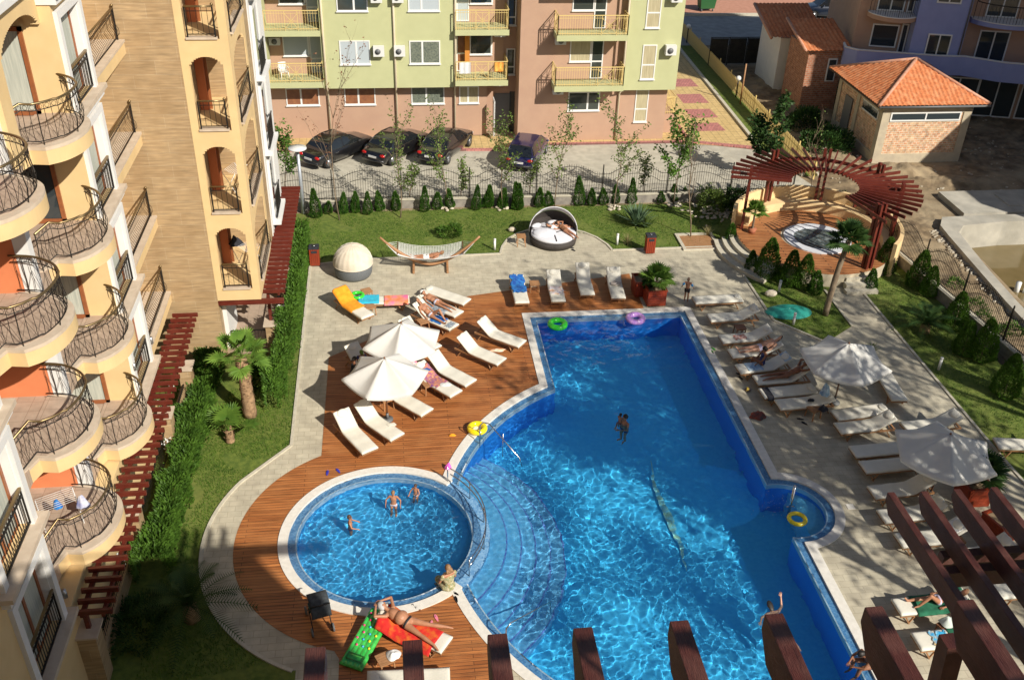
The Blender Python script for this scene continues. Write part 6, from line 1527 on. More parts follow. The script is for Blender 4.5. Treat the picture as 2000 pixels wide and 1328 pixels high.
x, y = planter(1277, 590, 'red planter at the far end of the pool holding a small palm'); fan_palm('potted_palm', 'small palm growing in the red planter at the far end of the pool', x, y-.05, .5, 14, .55, .42, L_palm, 41, .06, z=.6, tilt0=0); bush(x-.25, y+.3, .28, .6, 'small upright conifer in the red planter behind the palm', 700, 42, L_dk, 'potted_conifer'); bpy.data.objects['potted_conifer'].location.z = .55
x, y = planter(1253, 572, 'second red planter half hidden behind the first at the pool end')
x, y = planter(1895, 975, 'dark red planter behind the near right parasol'); fan_palm('potted_palm', 'feathery palm in the planter behind the near right parasol', x, y, .5, 16, .6, .5, L_pdk, 43, .06, z=.6, tilt0=0)
x, y = planter(1945, 1045, 'dark red planter seen through the lower pergola beams', rz=.3)
bush(x+.2, y+.4, .3, 1.1, 'narrow dark conifer behind the planter at the lower pergola', 900, 44, L_dk, 'potted_conifer')
def bollard(px, py, lab):
    q = at(px, py); t = thing('garden_light', lab, 'garden light', (q.x, q.y, 0), 0, 'short white garden lights'); b = MB(); b.cyl((0, 0), .055, 0, .50, 12); b.build('post', M_pvc, t); b = MB(); b.cyl((0, 0), .062, .501, .56, 12); b.sphere((0, 0, .56), (.06, .06, .02), 10, 4); b.build('cap', M_ac, t)
for px, py, lab in ((966, 488, 'short white garden light on the lawn left of the round daybed'), (1205, 478, 'short white garden light on the lawn right of the round daybed'), (1521, 570, 'short white garden light near the pale boulder'), (1549, 634, 'short white garden light beside the green cover'), (1833, 722, 'short white garden light on the shaded right lawn'), (1741, 520, 'white garden light by the right post of the hot tub pergola')): bollard(px, py, lab)
# street lamp by the fence
q = at(593, 417); t = thing('street_lamp', 'grey street lamp with a flat white disc at the left end of the fence', 'street lamp', (q.x, q.y, 0)); b = MB(); b.tube([(0, 0, 0), (0, 0, 3.2)], [.10, .07], 14); b.build('pole', mat('galvanised', (.42, .45, .50), rough=.4, metal=.4), t); b = MB(); b.tube([(0, 0, 3.2), (0, 0, 3.36)], [.09, .16], 14); b.build('lamp_head', M_acd, t); b = MB(); b.tube([(0, 0, 3.36), (0, 0, 3.41), (0, 0, 3.46)], [.44, .42, .06], 24); b.build('disc_shade', M_ac, t)
for i, (px, py) in enumerate(((1437, 190), (1341, 84))):
    q = at(px, py); t = thing('globe_lamp', ['white globe lamp on a short post by the yellow fence', 'white globe lamp near the far end of the yellow fence'][i], 'lamp', (q.x, q.y, 0), 0, 'globe lamps along the yellow fence'); b = MB(); b.tube([(0, 0, 0), (0, 0, 1.1)], .04, 8); b.build('post', M_iron, t); b = MB(); b.sphere((0, 0, 1.25), .17, 14, 10); b.build('globe', M_pvc, t)
q = at(1437, 200); b = MB(); b.tube([(q.x+.2, q.y-.3, 0), (q.x+.2, q.y-.3, 2.6)], .05, 8); tag(b.build('wooden_pole', M_tk), 'bare wooden pole beside the yellow fence', 'pole')
# tree pit
q = at(1362, 472); b = MB()
for i in range(7): b.bb(q.x-.75, q.x+.75, q.y-.8+i*.2, q.y-.61+i*.2, -.01, .03)
tp = tag(b.build('tree_pit_cover', M_tk), 'square wooden tree pit cover set into the lawn edge', 'tree pit'); b = MB(); b.ring([(q.x-.92, q.y-.9), (q.x+.92, q.y-.9), (q.x+.92, q.y+.8), (q.x-.92, q.y+.8)], [(q.x-.77, q.y-.81), (q.x+.77, q.y-.81), (q.x+.77, q.y+.62), (q.x-.77, q.y+.62)], -.01, .07); o = b.build('stone_frame', M_curb, tp)
# green cover on the lawn
q = at(1540, 610); b = MB(); b.grid(lambda u, v: (q.x+1.0*v*cos(2*pi*u), q.y+.62*v*sin(2*pi*u), .02+.16*(1-v**3)*(1+.2*noise.noise(Vector((u*8, v*3, 0))))), 40, 10); tag(b.build('manhole_cover', mat('teal_plastic', (.02, .22, .18), (.03, .28, .23), 4, .4)), 'domed teal green cover on the lawn beside the paving', 'cover')
# pushchair
q = at(625, 1215); t = thing('pushchair', 'dark pushchair parked in the shade by the round pool', 'pushchair', (q.x, q.y, 0), R(-75)); t.scale = (1.15, 1.15, 1.1); b = MB()
for s in (-1, 1): b.tube([(-.38, s*.22, .12), (.05, s*.22, .55), (.35, s*.22, .98)], .014, 6); b.tube([(.34, s*.22, .12), (-.05, s*.22, .55)], .014, 6)
b.tube([(.35, -.22, .98), (.38, 0, 1.0), (.35, .22, .98)], .018, 6); b.build('frame', M_iron, t)
b = MB(); b.slab(lambda u, v: (-.3+.6*u, (v-.5)*.40, .42+.5*max(0, u-.45)**1.2*1.6), 12, 6, .03); b.build('seat', mat('dark_teal_fabric', (.01, .06, .05), (.03, .11, .10), 12, .9), t)
b = MB(); b.slab(lambda u, v: (-.32-.12*u, (v-.5)*.36, .44-.22*u), 4, 4, .03); b.bb(-.46, -.36, -.17, .17, .2, .23); b.tube([(-.1, -.21, .62), (-.28, 0, .66), (-.1, .21, .62)], .02, 6); b.build('footrest', MATS['dark_teal_fabric'], t)
b = MB(); b.slab(lambda u, v: (.08+.36*cos(pi*.05+u*pi*.75), (v-.5)*.46, .60+.40*sin(pi*.05+u*pi*.75)), 12, 6, .012); b.build('hood', mat('dark_fabric', (.03, .035, .04), (.06, .07, .08), 10, .9), t)
for x in (-.38, .34):
    for s in (-1, 1): b = MB(); b.tube([(x, s*.25-.02, .11), (x, s*.25+.02, .11)], .11, 16); b.build('wheel', M_acd, t)
b = MB(); b.bb(.18, .34, -.2, -.05, .6, .8); b.build('bag', mat('lilac', (.25, .25, .6), rough=.6), t)
# hot tub terrace
TC = (19.5, 39.4); TZ = .6
wd = MB(); wd.prism(arc(*TC, 3.55, 0, 360, 64)[:-1], -.05, TZ); struct(wd.build('hot_tub_platform', M_cnc))
bm_ = sheet('hot_tub_deck', arc(*TC, 3.55, 0, 360, 64)[:-1], TZ+.006, M_wood2, [arc(*TC, 1.50, 0, 360, 48)[:-1]])
ht = thing('hot_tub', 'round hot tub with white rim and bubbling grey water', 'hot tub', (TC[0]+.15, TC[1]-.1, TZ)); b = MB(); b.ring(arc(0, 0, 1.55, 0, 360, 48), arc(0, 0, 1.16, 0, 360, 48), -.02, .06); b.ring(arc(0, 0, 1.165, 0, 360, 48), arc(0, 0, 1.08, 0, 360, 48), -.02, .045); b.build('rim', mat('white_acrylic', (.62, .64, .68), rough=.25, spec=.7), ht)
b = MB(); b.grid(lambda u, v: (1.08*v*cos(2*pi*u), 1.08*v*sin(2*pi*u), .022+.018*noise.noise(Vector((1.08*v*cos(2*pi*u)*6, 1.08*v*sin(2*pi*u)*6, 0)))+.012*noise.noise(Vector((v*cos(2*pi*u)*17, v*sin(2*pi*u)*17, 3)))), 80, 24); b.build('water', mat('bubbling_water', (.05, .065, .065), (.26, .30, .30), 3.2, .15, .5, 9, spec=.6, detail=9, lo=.48, hi=.74), ht)
bn = thing('curved_bench_wall', 'curved cream bench and back wall round the hot tub', 'wall', (*TC, 0)); b = MB(); b.ring(arc(0, 0, 3.85, -48, 160, 60), arc(0, 0, 3.68, -48, 160, 60), 0, 1.62, 0, False); b.build('back_wall', mat('cream_render', (.72, .52, .27), (.76, .56, .30), 3, .85), bn)
b = MB(); b.ring(arc(0, 0, 3.68, -40, 152, 60), arc(0, 0, 3.05, -40, 152, 60), 0, 1.04, 0, False); b.build('seat', MATS['cream_render'], bn)
# steps
for k_, (r0, r1, z) in enumerate(((3.55, 3.88, .46), (3.88, 4.2, .31), (4.2, 4.55, .16))): b = MB(); b.ring(arc(*TC, r1, 166, 222, 20), arc(*TC, r0, 166, 222, 20), -.02, z, 0, False); struct(b.build('steps', M_curb))
b = MB()
for k_ in range(3): b.bb(19.45-.1*k_+.2, 20.9-.0*k_, 36.1-.33*k_-.33, 36.1-.33*k_, -.02, .45-.15*k_)
struct(b.build('steps', M_curb))
# pergola over it
pg = thing('round_pergola', 'red timber pergola fanning round the hot tub on paired posts', 'pergola', (19.6, 39.55, 0)); PZ = 3.3
for i, a in enumerate((-69, -19, 20, 67, 113, 160)):
    ca, sa = cos(R(a)), sin(R(a)); px_, py_ = 3.36*ca, 3.36*sa; b = MB()
    for s in (-1, 1): 
        for q_ in ((-.10, .10) if i in (0,) else (0,)): b.box(px_-sa*s*.13+ca*q_, py_+ca*s*.13+sa*q_, (PZ+.42)/2, .125, .125, PZ+.42, R(a))
    b.build('post', M_red2 if False else M_red, pg)
for r_ in (2.1, 3.36): b = MB(); b.ring(arc(0, 0, r_+.04, -76, 166, 50), arc(0, 0, r_-.04, -76, 166, 50), PZ-.24, PZ-.08, 0, False); b.build('ring_bearer', M_red, pg)
nb = 33
for i in range(nb):
    a = -76+242*i/(nb-1); ca, sa = cos(R(a)), sin(R(a)); b = MB(); b.bar((1.5*ca, 1.5*sa, PZ), (4.25*ca, 4.25*sa, PZ), .055, .14); b.build('rafter', M_red, pg)
q = at(1468, 455, .6); fan_palm('potted_palm', 'tall potted palm beside the left post of the hot tub', q.x, q.y, 1.0, 14, .45, .34, L_palm, 51, .05, z=.7, tilt0=-10)
b = MB(); b.tube([(q.x, q.y, .6), (q.x, q.y, .85)], [.15, .2], 14); tag(b.build('flower_pot', mat('terracotta', (.35, .12, .06), rough=.8)), 'terracotta pot beside the left post of the hot tub', 'pot')
# clothes on the near balconies
def airer(x, y, z, rz, lab):
    t = thing('clothes_airer', lab, 'clothes airer', (x, y, z), rz); b = MB()
    for s in (-1, 1): b.tube([(s*.45, -.25, 0), (s*.45, .25, .85)], .012, 5); b.tube([(s*.45, .25, 0), (s*.45, -.25, .85)], .012, 5)
    for i in range(8): b.tube([(-.45, -.28+i*.08, .85), (.45, -.28+i*.08, .85)], .006, 4)
    b.build('frame', M_pvc, t); return t
airer(-8.75, 19.9, 3.12, .5, 'white folding clothes airer on the lowest near balcony'); blob_cloth(163, 988, 3.75, .16, .12, .35, mat('blue_white_cloth', (.72, .72, .74), (.06, .09, .4), 3, .9), 'white and blue towel hanging on the balcony airer', 'towel', 'towel', 61); blob_cloth(113, 990, 3.8, .12, .1, .2, M_bl, 'dark blue shirt on the balcony airer', 'shirt', 'clothes', 62)
airer(-5.6, 33.9, 6.12, 1.2, 'clothes airer in the second arched opening of the tower'); airer(-5.5, 33.6, 3.12, .9, 'clothes airer in the lowest arched opening of the tower'); blob_cloth(461, 478, 3.9, .28, .2, .3, M_bk, 'black shirt hanging in the lowest arched opening', 'shirt', 'clothes', 63)
# ================================================================ CARS
M_tyre = mat('tyre', (.02, .02, .02), rough=.85); M_rim = mat('alloy_rim', (.35, .36, .38), rough=.3, metal=.9); M_cg = mat('car_glass', (.012, .014, .016), rough=.03, spec=.9)
M_tail = mat('tail_light_red', (.45, .01, .01), rough=.15); M_head = mat('headlight_glass', (.5, .52, .55), rough=.1, spec=.9); M_plate = mat('number_plate', (.7, .7, .68), rough=.4); M_trim = mat('black_trim', (.015, .015, .016), rough=.5)
def paint(n, c):
    m = mat(n, c, rough=.28, metal=.25, spec=.6); m.node_tree.nodes['Principled BSDF'].inputs['Coat Weight'].default_value = 1; m.node_tree.nodes['Principled BSDF'].inputs['Coat Roughness'].default_value = .04; return m
def interp(tab, x):
    for (x0, v0), (x1, v1) in zip(tab[:-1], tab[1:]):
        if x <= x1: t = max(0, (x-x0)/(x1-x0)); t = t*t*(3-2*t)*.5+t*.5; return v0+(v1-v0)*t
    return tab[-1][1]
def car(label, pm, loc, rz, hatch=False, suv=False, name='parked_car', group=None):
    t = thing(name, label, 'car', loc, rz, group); Lc = 4.0 if hatch else 4.5; W = .86; N_ = 40; hL = Lc/2
    up = .14 if suv else 0
    hood = [(-hL, .52), (-hL+.06, .78+up), (-hL+.5, .86+up), (-hL+.95, .92+up), (1.0, .88+up), (hL-.25, .74+up), (hL-.03, .58), (hL, .48)]   # belt line, rear to front
    if hatch: hood[1] = (-hL+.05, .86); hood[2] = (-hL+.3, .93)
    low = [(-hL, .36), (-hL+.15, .24), (0, .20), (hL-.15, .24), (hL, .36)]
    wid = [(-hL, .62), (-hL+.12, .78), (-hL+.6, .85), (0, .87), (hL-.7, .84), (hL-.15, .74), (hL, .58)]
    b = MB(); R_ = []
    for i in range(N_+1):
        x = -hL+Lc*i/N_; w = interp(wid, x); zb = interp(hood, x); zl = interp(low, x); zm = (zb*.55+zl*.45)
        arch_ = 0
        for wx in (-hL+.78, hL-.82):
            dx = abs(x-wx)
            if dx < .36: arch_ = max(arch_, sqrt(.36**2-dx*dx))
        zl2 = max(zl, .30+arch_) if arch_ > 0 else zl
        zl2 = min(zl2, zb-.12)
        zm = max(zm, zl2+.03)
        R_.append([(x, s*p, z) for s, seq in ((1, ((w*.90, zl2), (w*.985, (zl2+zm)/2), (w, zm), (w*.97, zb-.04), (w*.90, zb), (w*.5, zb+.025))), (-1, ((w*.5, zb+.025), (w*.90, zb), (w*.97, zb-.04), (w, zm), (w*.985, (zl2+zm)/2), (w*.90, zl2)))) for p, z in seq])
    k = 12; vs = [p for r in R_ for p in r]; fs = []
    for i in range(N_):
        for j in range(k): fs.append((i*k+j, i*k+(j+1) % k, (i+1)*k+(j+1) % k, (i+1)*k+j))
    fs += [tuple(range(k))[::-1], tuple(N_*k+j for j in range(k))]; b.add(vs, fs, 0, True)
    if hatch: gh = [(-hL+.08, .90), (-hL+.45, 1.36), (-hL+1.0, 1.44), (.35, 1.40), (1.15, .92)]
    elif suv: gh = [(-hL+.10, 1.02), (-hL+.45, 1.58), (-hL+1.1, 1.66), (.4, 1.60), (1.2, 1.02)]
    else: gh = [(-hL+.55, .88), (-hL+1.15, 1.32), (-hL+1.7, 1.41), (.25, 1.38), (1.15, .90)]
    x0, x1 = gh[0][0], gh[-1][0]; M = 26; G_ = []
    for i in range(M+1):
        x = x0+(x1-x0)*i/M; zt = interp(gh, x); zb = interp(hood, x)-.02; w = interp(wid, x)*.93; zt = max(zt, zb+.01); f = (zt-zb)/.5; wt = w-.20*min(1, f)
        G_.append([(x, w, zb), (x, w*.35+wt*.65, zb+(zt-zb)*.7), (x, wt, zt-.03*min(1, f)), (x, wt*.6, zt), (x, -wt*.6, zt), (x, -wt, zt-.03*min(1, f)), (x, -(w*.35+wt*.65), zb+(zt-zb)*.7), (x, -w, zb)])
    body = b.build('body', pm, t)
    g = MB(); vs = [p for r in G_ for p in r]; side = []; top = []; fr = []; rear = []
    for i in range(M):
        xm = (G_[i][0][0]+G_[i+1][0][0])/2; roofy = gh[1][0]+.15 < xm < gh[3][0]+.02
        for j in range(7):
            q = (i*8+j, i*8+j+1, (i+1)*8+j+1, (i+1)*8+j)
            if j in (2, 3, 4):
                (top if roofy else (fr if xm > 0 else rear)).append(q)
            else:
                pil = any(abs(xm-c) < .06 for c in ((x0+x1)/2-.05,)) or i < 2 or i > M-2
                (top if (pil or j in (1, 5) and False) else side).append(q)
    for nm, F, m_ in (('roof', top, pm), ('side_window', side, M_cg), ('windscreen', fr, M_cg), ('back_window', rear, M_cg)):
        ix = sorted({i for q in F for i in q}); mp_ = {k: n for n, k in enumerate(ix)}
        if F: o = MB(); o.add([vs[i] for i in ix], [tuple(mp_[i] for i in q) for q in F], 0, True); o.build(nm, m_, t)
    r = MB()
    for s in (-1, 1):
        r.tube([(G_[i][2][0], s*(G_[i][2][1]+.005), G_[i][2][2]+.01) for i in range(1, M)], .022, 5)
    r.build('roof_edge', pm, t)
    for wx in (-hL+.78, hL-.82):
        for s in (-1, 1):
            b = MB(); b.tube([(wx, s*.64, .31), (wx, s*.66, .31), (wx, s*.82, .31), (wx, s*.84, .31)], [.27, .31, .31, .27], 24); Wh = b.build('wheel', M_tyre, t)
            b = MB(); b.tube([(wx, s*.80, .31), (wx, s*.846, .31)], [.20, .20], 18)
            for q in range(5): a = 2*pi*q/5; b.bar((wx, s*.85, .31), (wx+.19*cos(a), s*.85, .31+.19*sin(a)), .03)
            b.build('rim', M_rim, Wh)
    for s in (-1, 1):
        b = MB(); b.sphere((-hL+.10, s*.60, .70+up), (.10, .17, .09), 12, 8); b.build('tail_light', M_tail, t)
        b = MB(); b.sphere((hL-.17, s*.58, .60+up*.8), (.12, .16, .08), 12, 8); b.build('headlight', M_head, t)
        b = MB(); b.sphere((.75, s*.95, .95+up), (.09, .09, .06), 10, 6); b.build('wing_mirror', pm, t)
    b = MB(); b.bb(-hL-.015, -hL+.01, -.26, .26, .52, .63); b.build('number_plate', M_plate, t)
    b = MB(); b.tube([(-hL+.05, -.72, .40), (-hL-.04, 0, .38), (-hL+.05, .72, .40)], .07, 6); b.build('rear_bumper', M_trim if hatch else pm, t)
    return t
PB = paint('black_paint', (.010, .010, .012)); PN = paint('blue_paint', (.010, .011, .075)); PD = paint('dark_blue_paint', (.012, .02, .04))
GC = 'cars parked in front of the green block'
def carpos(rear, front, lab, pm, **k):
    a, f = at(*rear, 0), at(*front, 0); d = f-a; rz = atan2(d.y, d.x); L = 4.0 if k.get('hatch') else 4.5; c = a+d.normalized()*L/2; return car(lab, pm, (c.x, c.y, 0), rz, **k)
carpos((603, 330), (690, 294), 'black saloon car leftmost in the row, behind the tall sapling', PB, group=GC); carpos((728, 326), (800, 288), 'black saloon car in the middle of the three black ones', PB, group=GC)
carpos((838, 326), (890, 284), 'black saloon car rightmost of the three black ones', PB, group=GC); carpos((1012, 338), (1046, 288), 'dark blue hatchback standing alone to the right of the black cars', PN, hatch=True, group=GC)
c = at(1615, 33); car('dark off road car parked on the sunlit street at the top', PD, (c.x, c.y, 0), R(175), suv=True, name='parked_car')

# ================================================================ PEOPLE
def skinmat(n, c1, c2): 
    m = mat(n, c1, c2, 6, .5, spec=.35); m.node_tree.nodes['Principled BSDF'].inputs['Subsurface Weight'].default_value = .0; return m
SK = skinmat('tanned_skin', (.36, .165, .09), (.42, .20, .115)); SKD = skinmat('deep_tanned_skin', (.20, .085, .045), (.25, .11, .06)); SKL = skinmat('light_skin', (.50, .27, .18), (.56, .31, .21))
HB_ = mat('brown_hair', (.05, .025, .012), (.10, .05, .025), 30, .6); HK = mat('black_hair', (.012, .009, .007), rough=.55); HG = mat('grey_hair', (.35, .35, .36), (.5, .5, .5), 30, .7); HL_ = mat('light_brown_hair', (.20, .11, .05), (.30, .17, .08), 30, .6)
SW_b = mat('black_swimwear', (.01, .01, .015), rough=.7); SW_w = mat('white_swimwear', (.55, .55, .60), (.35, .35, .5), 20, .8); SW_l = mat('lilac_bikini', (.40, .34, .50), (.65, .6, .7), 20, .8); SW_n = mat('navy_swimwear', (.02, .03, .12), rough=.7); SW_r = mat('red_swimwear', (.5, .03, .05), rough=.7)
M_dress = mat('floral_dress', (.26, .20, .05), (.55, .50, .36), 16, .9, c3=(.14, .20, .10), s3=12, f3=.9)
def cap(mb, a, b, r0, r1, n=12):
    a = Vector(a); b = Vector(b); d = b-a; L = max(d.length, 1e-4); q = d/L; pts = []; rs = []
    for i in range(4): t = pi/2*(1-i/4); pts.append(a-q*r0*sin(t)); rs.append(max(r0*cos(t), r0*.02))
    pts.append(a); rs.append(r0); pts.append(b); rs.append(r1)
    for i in range(1, 5): t = pi/2*i/4; pts.append(b+q*r1*sin(t)); rs.append(max(r1*cos(t), r1*.02))
    mb.tube(pts, rs, n)
def ell(mb, c, r, M=None): mb.sphere(c, r, 14, 10, M=M)
def frame(x, z):
    x = Vector(x).normalized(); z = Vector(z); z = (z-x*z.dot(x)).normalized(); y = z.cross(x); return Matrix((x, y, z)).transposed()
def remesh(mb, name, vox):
    me = mb.mesh('tmp', SK); o = bpy.data.objects.new('tmp', me); COL.objects.link(o)
    m = o.modifiers.new('r', 'REMESH'); m.mode = 'VOXEL'; m.voxel_size = vox; m.use_smooth_shade = True
    s = o.modifiers.new('s', 'SMOOTH'); s.factor = .5; s.iterations = 3
    dg = bpy.context.evaluated_depsgraph_get(); ev = o.evaluated_get(dg); out = bpy.data.meshes.new_from_object(ev); bpy.data.objects.remove(o); return out
def person(label, J, loc, rz=0.0, s=1.0, skin=None, hair=None, wear=(), fat=0.0, hair_len=0, hat=None, group=None, vox=.016, cat='person'):
    """J: joints in local metres: head, neck, chest, pelvis, sh/el/wr/hand, hip/kn/an/toe with l and r"""
    skin = skin or SK; hair = hair or HB_; J = {k: Vector(v)*s for k, v in J.items()}; t = thing('person', label, cat, loc, rz, group)
    def g(k): return J[k]
    up = (g('neck')-g('pelvis')).normalized(); side = (g('shl')-g('shr')).normalized(); fwd = side.cross(up).normalized()
    b = MB(); F = frame(side, up)   # x side, z up, y = forward (z cross x)
    fwd = F @ Vector((0, 1, 0)); 
    ch, pe, nk, hd = g('chest'), g('pelvis'), g('neck'), g('head')
    wd = (g('shl')-g('shr')).length
    ell(b, ch, (wd*.44, .105*s*(1+fat*.4), .19*s), F); ell(b, (ch+pe)/2-fwd*0+fwd*.02*s*fat*2, (.13*s*(1+fat*.6), .095*s*(1+fat*.9), .17*s), F); ell(b, pe, (.155*s*(1+fat*.2), .11*s*(1+fat*.3), .12*s), F)
    cap(b, ch+up*.10*s, nk, .065*s, .05*s); cap(b, nk, hd-up*.03*s, .052*s, .05*s)
    cap(b, g('shl'), g('shr'), .055*s, .055*s)
    hu = (hd-nk).normalized(); hf = J.get('face', fwd*1.0); hf = (Vector(hf)).normalized(); HF = frame(hf.cross(hu)*-1 if False else hu.cross(hf)*-1, hu); 
    FR = Matrix((hf.cross(hu).normalized(), hf, hu)).transposed()
    ell(b, hd, (.076*s, .095*s, .115*s), FR); ell(b, hd+hf*.035*s-hu*.055*s, (.050*s, .055*s, .055*s), FR)
    for d_ in ('l', 'r'):
        cap(b, g('sh'+d_), g('el'+d_), .050*s, .038*s); cap(b, g('el'+d_), g('wr'+d_), .038*s, .026*s)
        cap(b, g('hip'+d_), g('kn'+d_), .085*s*(1+fat*.2), .055*s); cap(b, g('kn'+d_), (g('kn'+d_)*.65+g('an'+d_)*.35), .054*s, .058*s); cap(b, g('kn'+d_)*.65+g('an'+d_)*.35, g('an'+d_), .058*s, .034*s)
        cap(b, g('an'+d_), g('toe'+d_), .036*s, .024*s)
        ad = (g('wr'+d_)-g('el'+d_)).normalized(); hn = g('wr'+d_)+ad*.05*s; FH = frame(ad, (0, 0, 1) if abs(ad.z) < .8 else (1, 0, 0)); ell(b, hn, (.055*s, .040*s, .017*s), FH); cap(b, g('wr'+d_), hn, .024*s, .02*s)
    me = remesh(b, 'body', vox*s if s < 1 else vox)
    # fingers, thumb, nose, ears added to the same mesh
    e = MB()
    for d_ in ('l', 'r'):
        ad = (g('wr'+d_)-g('el'+d_)).normalized(); FH = frame(ad, (0, 0, 1) if abs(ad.z) < .8 else (1, 0, 0)); pc = g('wr'+d_)+ad*.085*s
        for i, (o_, l_) in enumerate(((-.028, .055), (-.010, .068), (.010, .063), (.027, .048))):
            a = pc+FH @ Vector((0, o_, 0))*s; m_ = a+FH @ Vector((l_*.55, o_*.25, -.008))*s; c = m_+FH @ Vector((l_*.45, 0, -.022))*s; e.tube([a-ad*.03*s, a, m_, c], [.009*s, .0088*s, .008*s, .0065*s], 6)
        sg = 1 if d_ == 'l' else -1; a = g('wr'+d_)+ad*.035*s+FH @ Vector((0, sg*.03, 0))*s; e.tube([a-FH @ Vector((0, sg*.015, 0))*s, a+FH @ Vector((.02, sg*.018, -.004))*s, a+FH @ Vector((.045, sg*.026, -.014))*s], [.011*s, .010*s, .008*s], 6)
        td = (g('toe'+d_)-g('an'+d_)).normalized()
    e.sphere(hd+hf*.098*s-hu*.012*s, (.011*s, .018*s, .022*s), 8, 6, M=FR)
    for sg in (-1, 1): e.sphere(hd+FR @ Vector((sg*.078, -.005, -.005))*s, (.010*s, .020*s, .032*s), 8, 6, M=FR)
    e.sphere(hd+hf*.083*s-hu*.052*s, (.024*s, .008*s, .006*s), 8, 4, M=FR)
    bm = bmesh.new(); bm.from_mesh(me); m2 = e.mesh('x', skin); bm.from_mesh(m2); bm.to_mesh(me); bm.free(); me.materials.clear(); me.materials.append(skin)
    me.polygons.foreach_set('use_smooth', [True]*len(me.polygons)); o = bpy.data.objects.new('body', me); COL.objects.link(o); o.parent = t
    ey = MB()
    for sg in (-1, 1): ey.sphere(hd+FR @ Vector((sg*.030, .083, .012))*s, (.013*s, .008*s, .008*s), 8, 6, M=FR)
    ey.build('eyes', HK, t)
    h = MB(); hc = hd+hu*.018*s-hf*.016*s
    if hat:
        h.sphere(hc+hu*.01*s, (.088*s, .105*s, .108*s), 16, 8, v1=.55, M=FR); h.sphere(hc-hf*-.09*s+hu*.01*s, (.07*s, .07*s, .008*s), 12, 4, M=FR); h.build('cap', hat, t)
        h = MB(); h.sphere(hc-hu*.02*s-hf*.01*s, (.083*s, .095*s, .10*s), 16, 8, v1=.6, M=FR); h.build('hair', hair, t)
    else:
        h.sphere(hc, (.087*s, .102*s, .112*s), 18, 10, v1=.56, M=FR); h.sphere(hc-hf*.035*s-hu*.02*s, (.080*s, .075*s, .10*s), 14, 8, M=FR)
        if hair_len:
            for i in range(7): a = (i-3)/3; h.tube([hc+FR @ Vector((a*.06, -.06, 0))*s, hc+FR @ Vector((a*.08, -.085, -.10))*s, hc+FR @ Vector((a*.085, -.07, -.10-hair_len))*s], [.03*s, .034*s, .012*s], 6)
        h.build('hair', hair, t)
    for kind, m_ in wear:
        w = MB(); k = 1.0
        if kind in ('trunks', 'shorts', 'briefs'):
            ell(w, pe, (.163*s*(1+fat*.2), .118*s*(1+fat*.3), .10*s if kind != 'briefs' else .075*s), F); f_ = {'trunks': .16, 'shorts': .42, 'briefs': .05}[kind]
            for d_ in ('l', 'r'): q = g('hip'+d_).lerp(g('kn'+d_), f_); cap(w, g('hip'+d_), q, .094*s*(1+fat*.2), .088*s)
        elif kind == 'bra':
            for sg in (-1, 1): ell(w, ch+up*.03*s+fwd*.075*s+side*sg*.065*s, (.060*s, .045*s, .055*s), F)
            ell(w, ch+up*.02*s, (wd*.455, .113*s, .022*s), F)
        elif kind in ('shirt', 'dress', 'swimsuit'):
            kk = 1.07; ell(w, ch, (wd*.46, .118*s*(1+fat*.4), .18*s), F); ell(w, (ch+pe)/2, (.145*s*(1+fat*.6), .108*s*(1+fat*.9), .19*s), F); ell(w, pe, (.168*s, .125*s, .125*s), F)
            if kind != 'swimsuit':
                for d_ in ('l', 'r'): cap(w, g('sh'+d_), g('sh'+d_).lerp(g('el'+d_), .35), .062*s, .058*s)
            if kind == 'dress':
                for d_ in ('l', 'r'): cap(w, g('hip'+d_), g('hip'+d_).lerp(g('kn'+d_), .9), .115*s, .12*s)
        elif kind == 'armbands':
            for d_ in ('l', 'r'): q = g('sh'+d_).lerp(g('el'+d_), .6); cap(w, q-(g('el'+d_)-g('sh'+d_))*.12, q+(g('el'+d_)-g('sh'+d_))*.18, .075*s, .075*s)
        wm = remesh(w, kind, .016*min(1, s)); wm.materials.clear(); wm.materials.append(m_)
        wo = bpy.data.objects.new({'bra': 'bikini_top', 'briefs': 'swim_briefs'}.get(kind, kind), wm); COL.objects.link(wo); wo.parent = t
    for ch_ in t.children: ch_.cycles.is_caustics_receiver = True
    return t
def pose(**k):
    base = dict(pelvis=(0, 0, .95), chest=(0, 0, 1.25), neck=(0, 0, 1.46), head=(0, .01, 1.62), shl=(.17, 0, 1.40), shr=(-.17, 0, 1.40), ell=(.24, -.02, 1.12), elr=(-.24, -.02, 1.12), wrl=(.26, .05, .87), wrr=(-.26, .05, .87),
                hipl=(.09, 0, .92), hipr=(-.09, 0, .92), knl=(.10, .03, .50), knr=(-.10, .03, .50), anl=(.11, 0, .08), anr=(-.11, 0, .08), toel=(.12, .16, .03), toer=(-.12, .16, .03))
    base.update(k); return base
